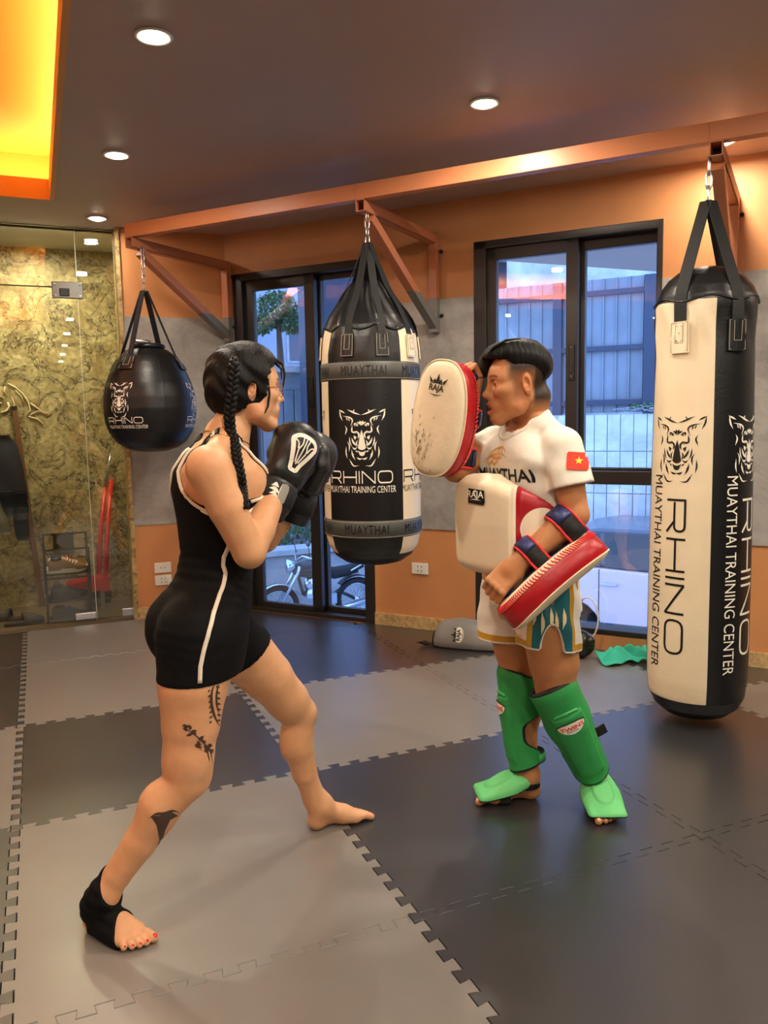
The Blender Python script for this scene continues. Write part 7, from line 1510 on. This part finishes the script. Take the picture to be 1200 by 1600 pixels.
# ------------------------------------------------------------------ forearm strike pads
def strike_pad(cen, yax, nax, label, length=0.39, width=0.20, bend=0.35, arm_dir=None, elbow=None, wristp=None, logo=False, flip=1):
    """yax along the pad, nax out of the striking face"""
    y = np.array(yax, float); y /= np.linalg.norm(y); z = np.array(nax, float); z -= y*(z @ y); z /= np.linalg.norm(z); x = np.cross(y, z); R = np.stack([x, y, z], 1); cen = np.array(cen)
    w = lambda p: tuple(cen+R @ (np.array(p)+np.array((0, 0, bend*(p[1]/1.0)**2*1.0-bend*0.012))))
    t = thing('strike_pad', tuple(cen), label, 'strike pad', 'strike pads on the man\'s forearms'); n = 56
    def outline(s, inset):
        o = []
        for k in range(n):
            q = 2*PI*k/n; cx, sy = math.cos(q), math.sin(q); ex = 0.74; o.append(((width/2-inset)*s*math.copysign(abs(cx)**ex, cx), (length/2-inset)*s*math.copysign(abs(sy)**0.86, sy)))
        return o
    def ring_mesh(levels, name, m, parent=None, close=None):
        vs = []; f = []
        for (s, ins, zz) in levels: vs += [w((px, py, zz)) for px, py in outline(s, ins)]
        for j in range(len(levels)-1): f += [(j*n+k, j*n+(k+1) % n, (j+1)*n+(k+1) % n, (j+1)*n+k) for k in range(n)]
        return vs, f
    # striking face
    lv_ = [(1.0, 0.0, 0.028), (1.0, 0.004, 0.036), (1.0, 0.014, 0.043), (0.86, 0.014, 0.050), (0.65, 0.01, 0.054), (0.40, 0.0, 0.056), (0.18, 0.0, 0.057), (0.02, 0, 0.057)]; vs, f = ring_mesh(lv_, '', None); face = meshobj('striking_face', vs, f, M['white_leather'], t); fbv = bvh_of(np.array(vs), f)
    lv_ = [(1.0, 0.010, -0.040), (1.0, 0.0, -0.026), (1.0, -0.003, 0.0), (1.0, -0.002, 0.026), (1.0, 0.002, 0.031)]; vs, f = ring_mesh(lv_, '', None); meshobj('side_band', vs, f, M['red_leather'], t)
    lv_ = [(1.0, 0.0, -0.030), (1.0, 0.008, -0.042), (1.0, 0.020, -0.047), (1.0, 0.034, -0.048), (0.5, 0.02, -0.048), (0.02, 0, -0.048)]; vs, f = ring_mesh(lv_, '', None); back = meshobj('back_cover', vs, f, M['white_leather'], t)
    pl = outline(1.0, 0.046); bb = MB(); bb.add([w((px, py, -0.050)) for px, py in pl]+[w((px*0.02, py*0.02, -0.051)) for px, py in pl], [(k, (k+1) % n, n+(k+1) % n, n+k) for k in range(n)]); bb.build('back_panel', M['blue_leather'], t, smooth=True)
    bb = MB(); bb.tube([w((px, py, 0.0305)) for px, py in outline(1.0, -0.002)], 0.0028, 6, closed=True); bb.build('face_piping', M['white_leather'], t, smooth=True)
    lac = outline(1.0, 0.0); bb = MB(); seg = []
    per = [Vector(w((px, py, 0))) for px, py in lac]
    for k in range(n):
        for s_ in (0.0, 0.5):
            a = np.array(lac[k])*(1-s_)+np.array(lac[(k+1) % n])*s_; b2 = np.array(lac[k])*(1-s_-0.35)+np.array(lac[(k+1) % n])*(s_+0.35); i_ = b2*0.955
            bb.tube([w((a[0]*1.002, a[1]*1.002, -0.030)), w((b2[0]*0.985, b2[1]*0.985, -0.0415)), w((i_[0], i_[1], -0.0455))], 0.0021, 5)
    lo_ = bb.build('lacing', M['red_edge'], t); lo_['kind'] = 'stuff'
    if logo:
        g = cast_func(fbv, cen+R @ np.array((0, 0.105, 0.3)), x*flip, y, -z, 0.0016, 0.6)
        decal('logo', place2d(crown(0.056), rot=-0.10), g, M['print_black'], t, 0.008)
        M['scuff'] = M.get('scuff') or mat('scuff', rgb(150, 128, 96), 0.8, noise=0.3, nscale=120)
        rr = random.Random(3); L_ = [blade([(u, v), (u+rr.uniform(-.006, .006), v-rr.uniform(.004, .012)), (u+rr.uniform(-.01, .01), v-rr.uniform(.01, .02))], rr.uniform(.0012, .004), 5) for u, v in [(rr.gauss(-0.035*1, 0.022), rr.gauss(-0.19, 0.04)) for _ in range(60)]]
        sf_ = decal('scuff', merge2d(L_), g, M['scuff'], t, 0.01)
        if sf_: sf_['kind'] = 'stuff'
    # arm straps: closed bands round the forearm
    a0, a1 = np.array(elbow), np.array(wristp); ad = (a1-a0)/np.linalg.norm(a1-a0)
    for tt, wd in ((0.20, 0.062), (0.80, 0.052)):
        c = a0+(a1-a0)*tt; ra = 0.052 if tt < 0.5 else 0.044; bs = cen-z*0.045+y*((c-cen) @ y)+x*0; pts = []; nr = []; e1 = x; base = (c-bs) @ (-z)
        for a in np.linspace(-0.35, PI+0.35, 20): v = e1*math.cos(a)-z*math.sin(a); pts.append(tuple(c+v*ra)); nr.append(tuple(v))
        foot0 = bs+e1*0.060; foot1 = bs-e1*0.060; pts = [tuple(foot0)]+pts+[tuple(foot1)]; nr = [tuple(e1-z*0.2)]+nr+[tuple(-e1-z*0.2)]
        bb = MB(); bb.ribbon(pts, nr, wd, 0.004); st = bb.build('arm_strap', M['black_web'], t, smooth=True)
        for sgn in (-1, 1):
            bb = MB(); q = []
            for p, nn in zip(pts, nr): nnv = Vector(nn).normalized(); q.append(tuple(Vector(p)+Vector(ad)*sgn*wd/2+nnv*0.002))
            bb.tube(q, 0.0042, 6); bb.build('strap_edging', M['red_edge'], st, smooth=True)
        k0, k1 = (3, 12) if e1 @ (np.array(CAM)-cen) > 0 else (9, 18); bb = MB(); bb.ribbon([tuple(Vector(p)+Vector(nn).normalized()*0.0045) for p, nn in zip(pts[k0:k1], nr[k0:k1])], nr[k0:k1], wd*0.80, 0.004); bb.build('strap_flap', M['blue_leather'], st, smooth=True)
    return t, w, R, fbv
# pad on the man's left forearm, seen edge-on
yv = -(mLW-mLE); yv /= np.linalg.norm(yv); sv = np.array(CAM)-np.array([1.54, 0.2, 0.85]); sv -= yv*(sv @ yv); sv /= np.linalg.norm(sv); nv_ = np.cross(yv, sv); nv_ = nv_ if nv_[2] < 0 else -nv_
sv2 = sv*math.cos(0.20)-nv_*math.sin(0.20)*0; nv2 = nv_*math.cos(0.25)+sv*math.sin(0.25)*(-1)*0.4; nv2 /= np.linalg.norm(nv2)
mid = (mLE+mLW)/2
pcL = mid+nv2*0.100-yv*0.070
padL, wpL, RpL, _b = strike_pad(pcL, yv, nv2, 'red and white strike pad strapped under the lowered forearm, seen from its edge', 0.375, 0.195, 0.5, None, mLE, mLW)
b = MB(); g0 = fistL((0.078, -0.045, -0.026)); g1 = fistL((0.078, 0.045, -0.026)); b.tube([tuple(g0), tuple((g0+g1)/2), tuple(g1)], 0.013, 10); hgr = b.build('hand_grip', M['blue_leather'], padL, smooth=True)
b = MB(); b.ribbon([tuple(g0), tuple(g0+nv2*0.02), tuple(g0+nv2*0.035)], tuple(-yv), 0.03, 0.006); b.ribbon([tuple(g1), tuple(g1+nv2*0.02), tuple(g1+nv2*0.035)], tuple(-yv), 0.03, 0.006); b.build('grip_post', M['red_edge'], padL)
# pad on the man's right forearm, its face towards the woman
pcR = np.array([1.348, 0.483, 1.325]); nR_ = np.array([-0.90, -0.43, 0.05]); upR = np.array([0.13, -0.06, 1.0])
padR, wpR, RpR, _b = strike_pad(pcR, upR, nR_, 'red and white strike pad held upright at head height with a black crown print', 0.365, 0.205, 0.35, None, mRE, mRW, True, 1)
b = MB(); g0 = fistR((0.078, -0.045, -0.026)); g1 = fistR((0.078, 0.045, -0.026)); b.tube([tuple(g0), tuple((g0+g1)/2), tuple(g1)], 0.013, 10); b.build('hand_grip', M['blue_leather'], padR, smooth=True)
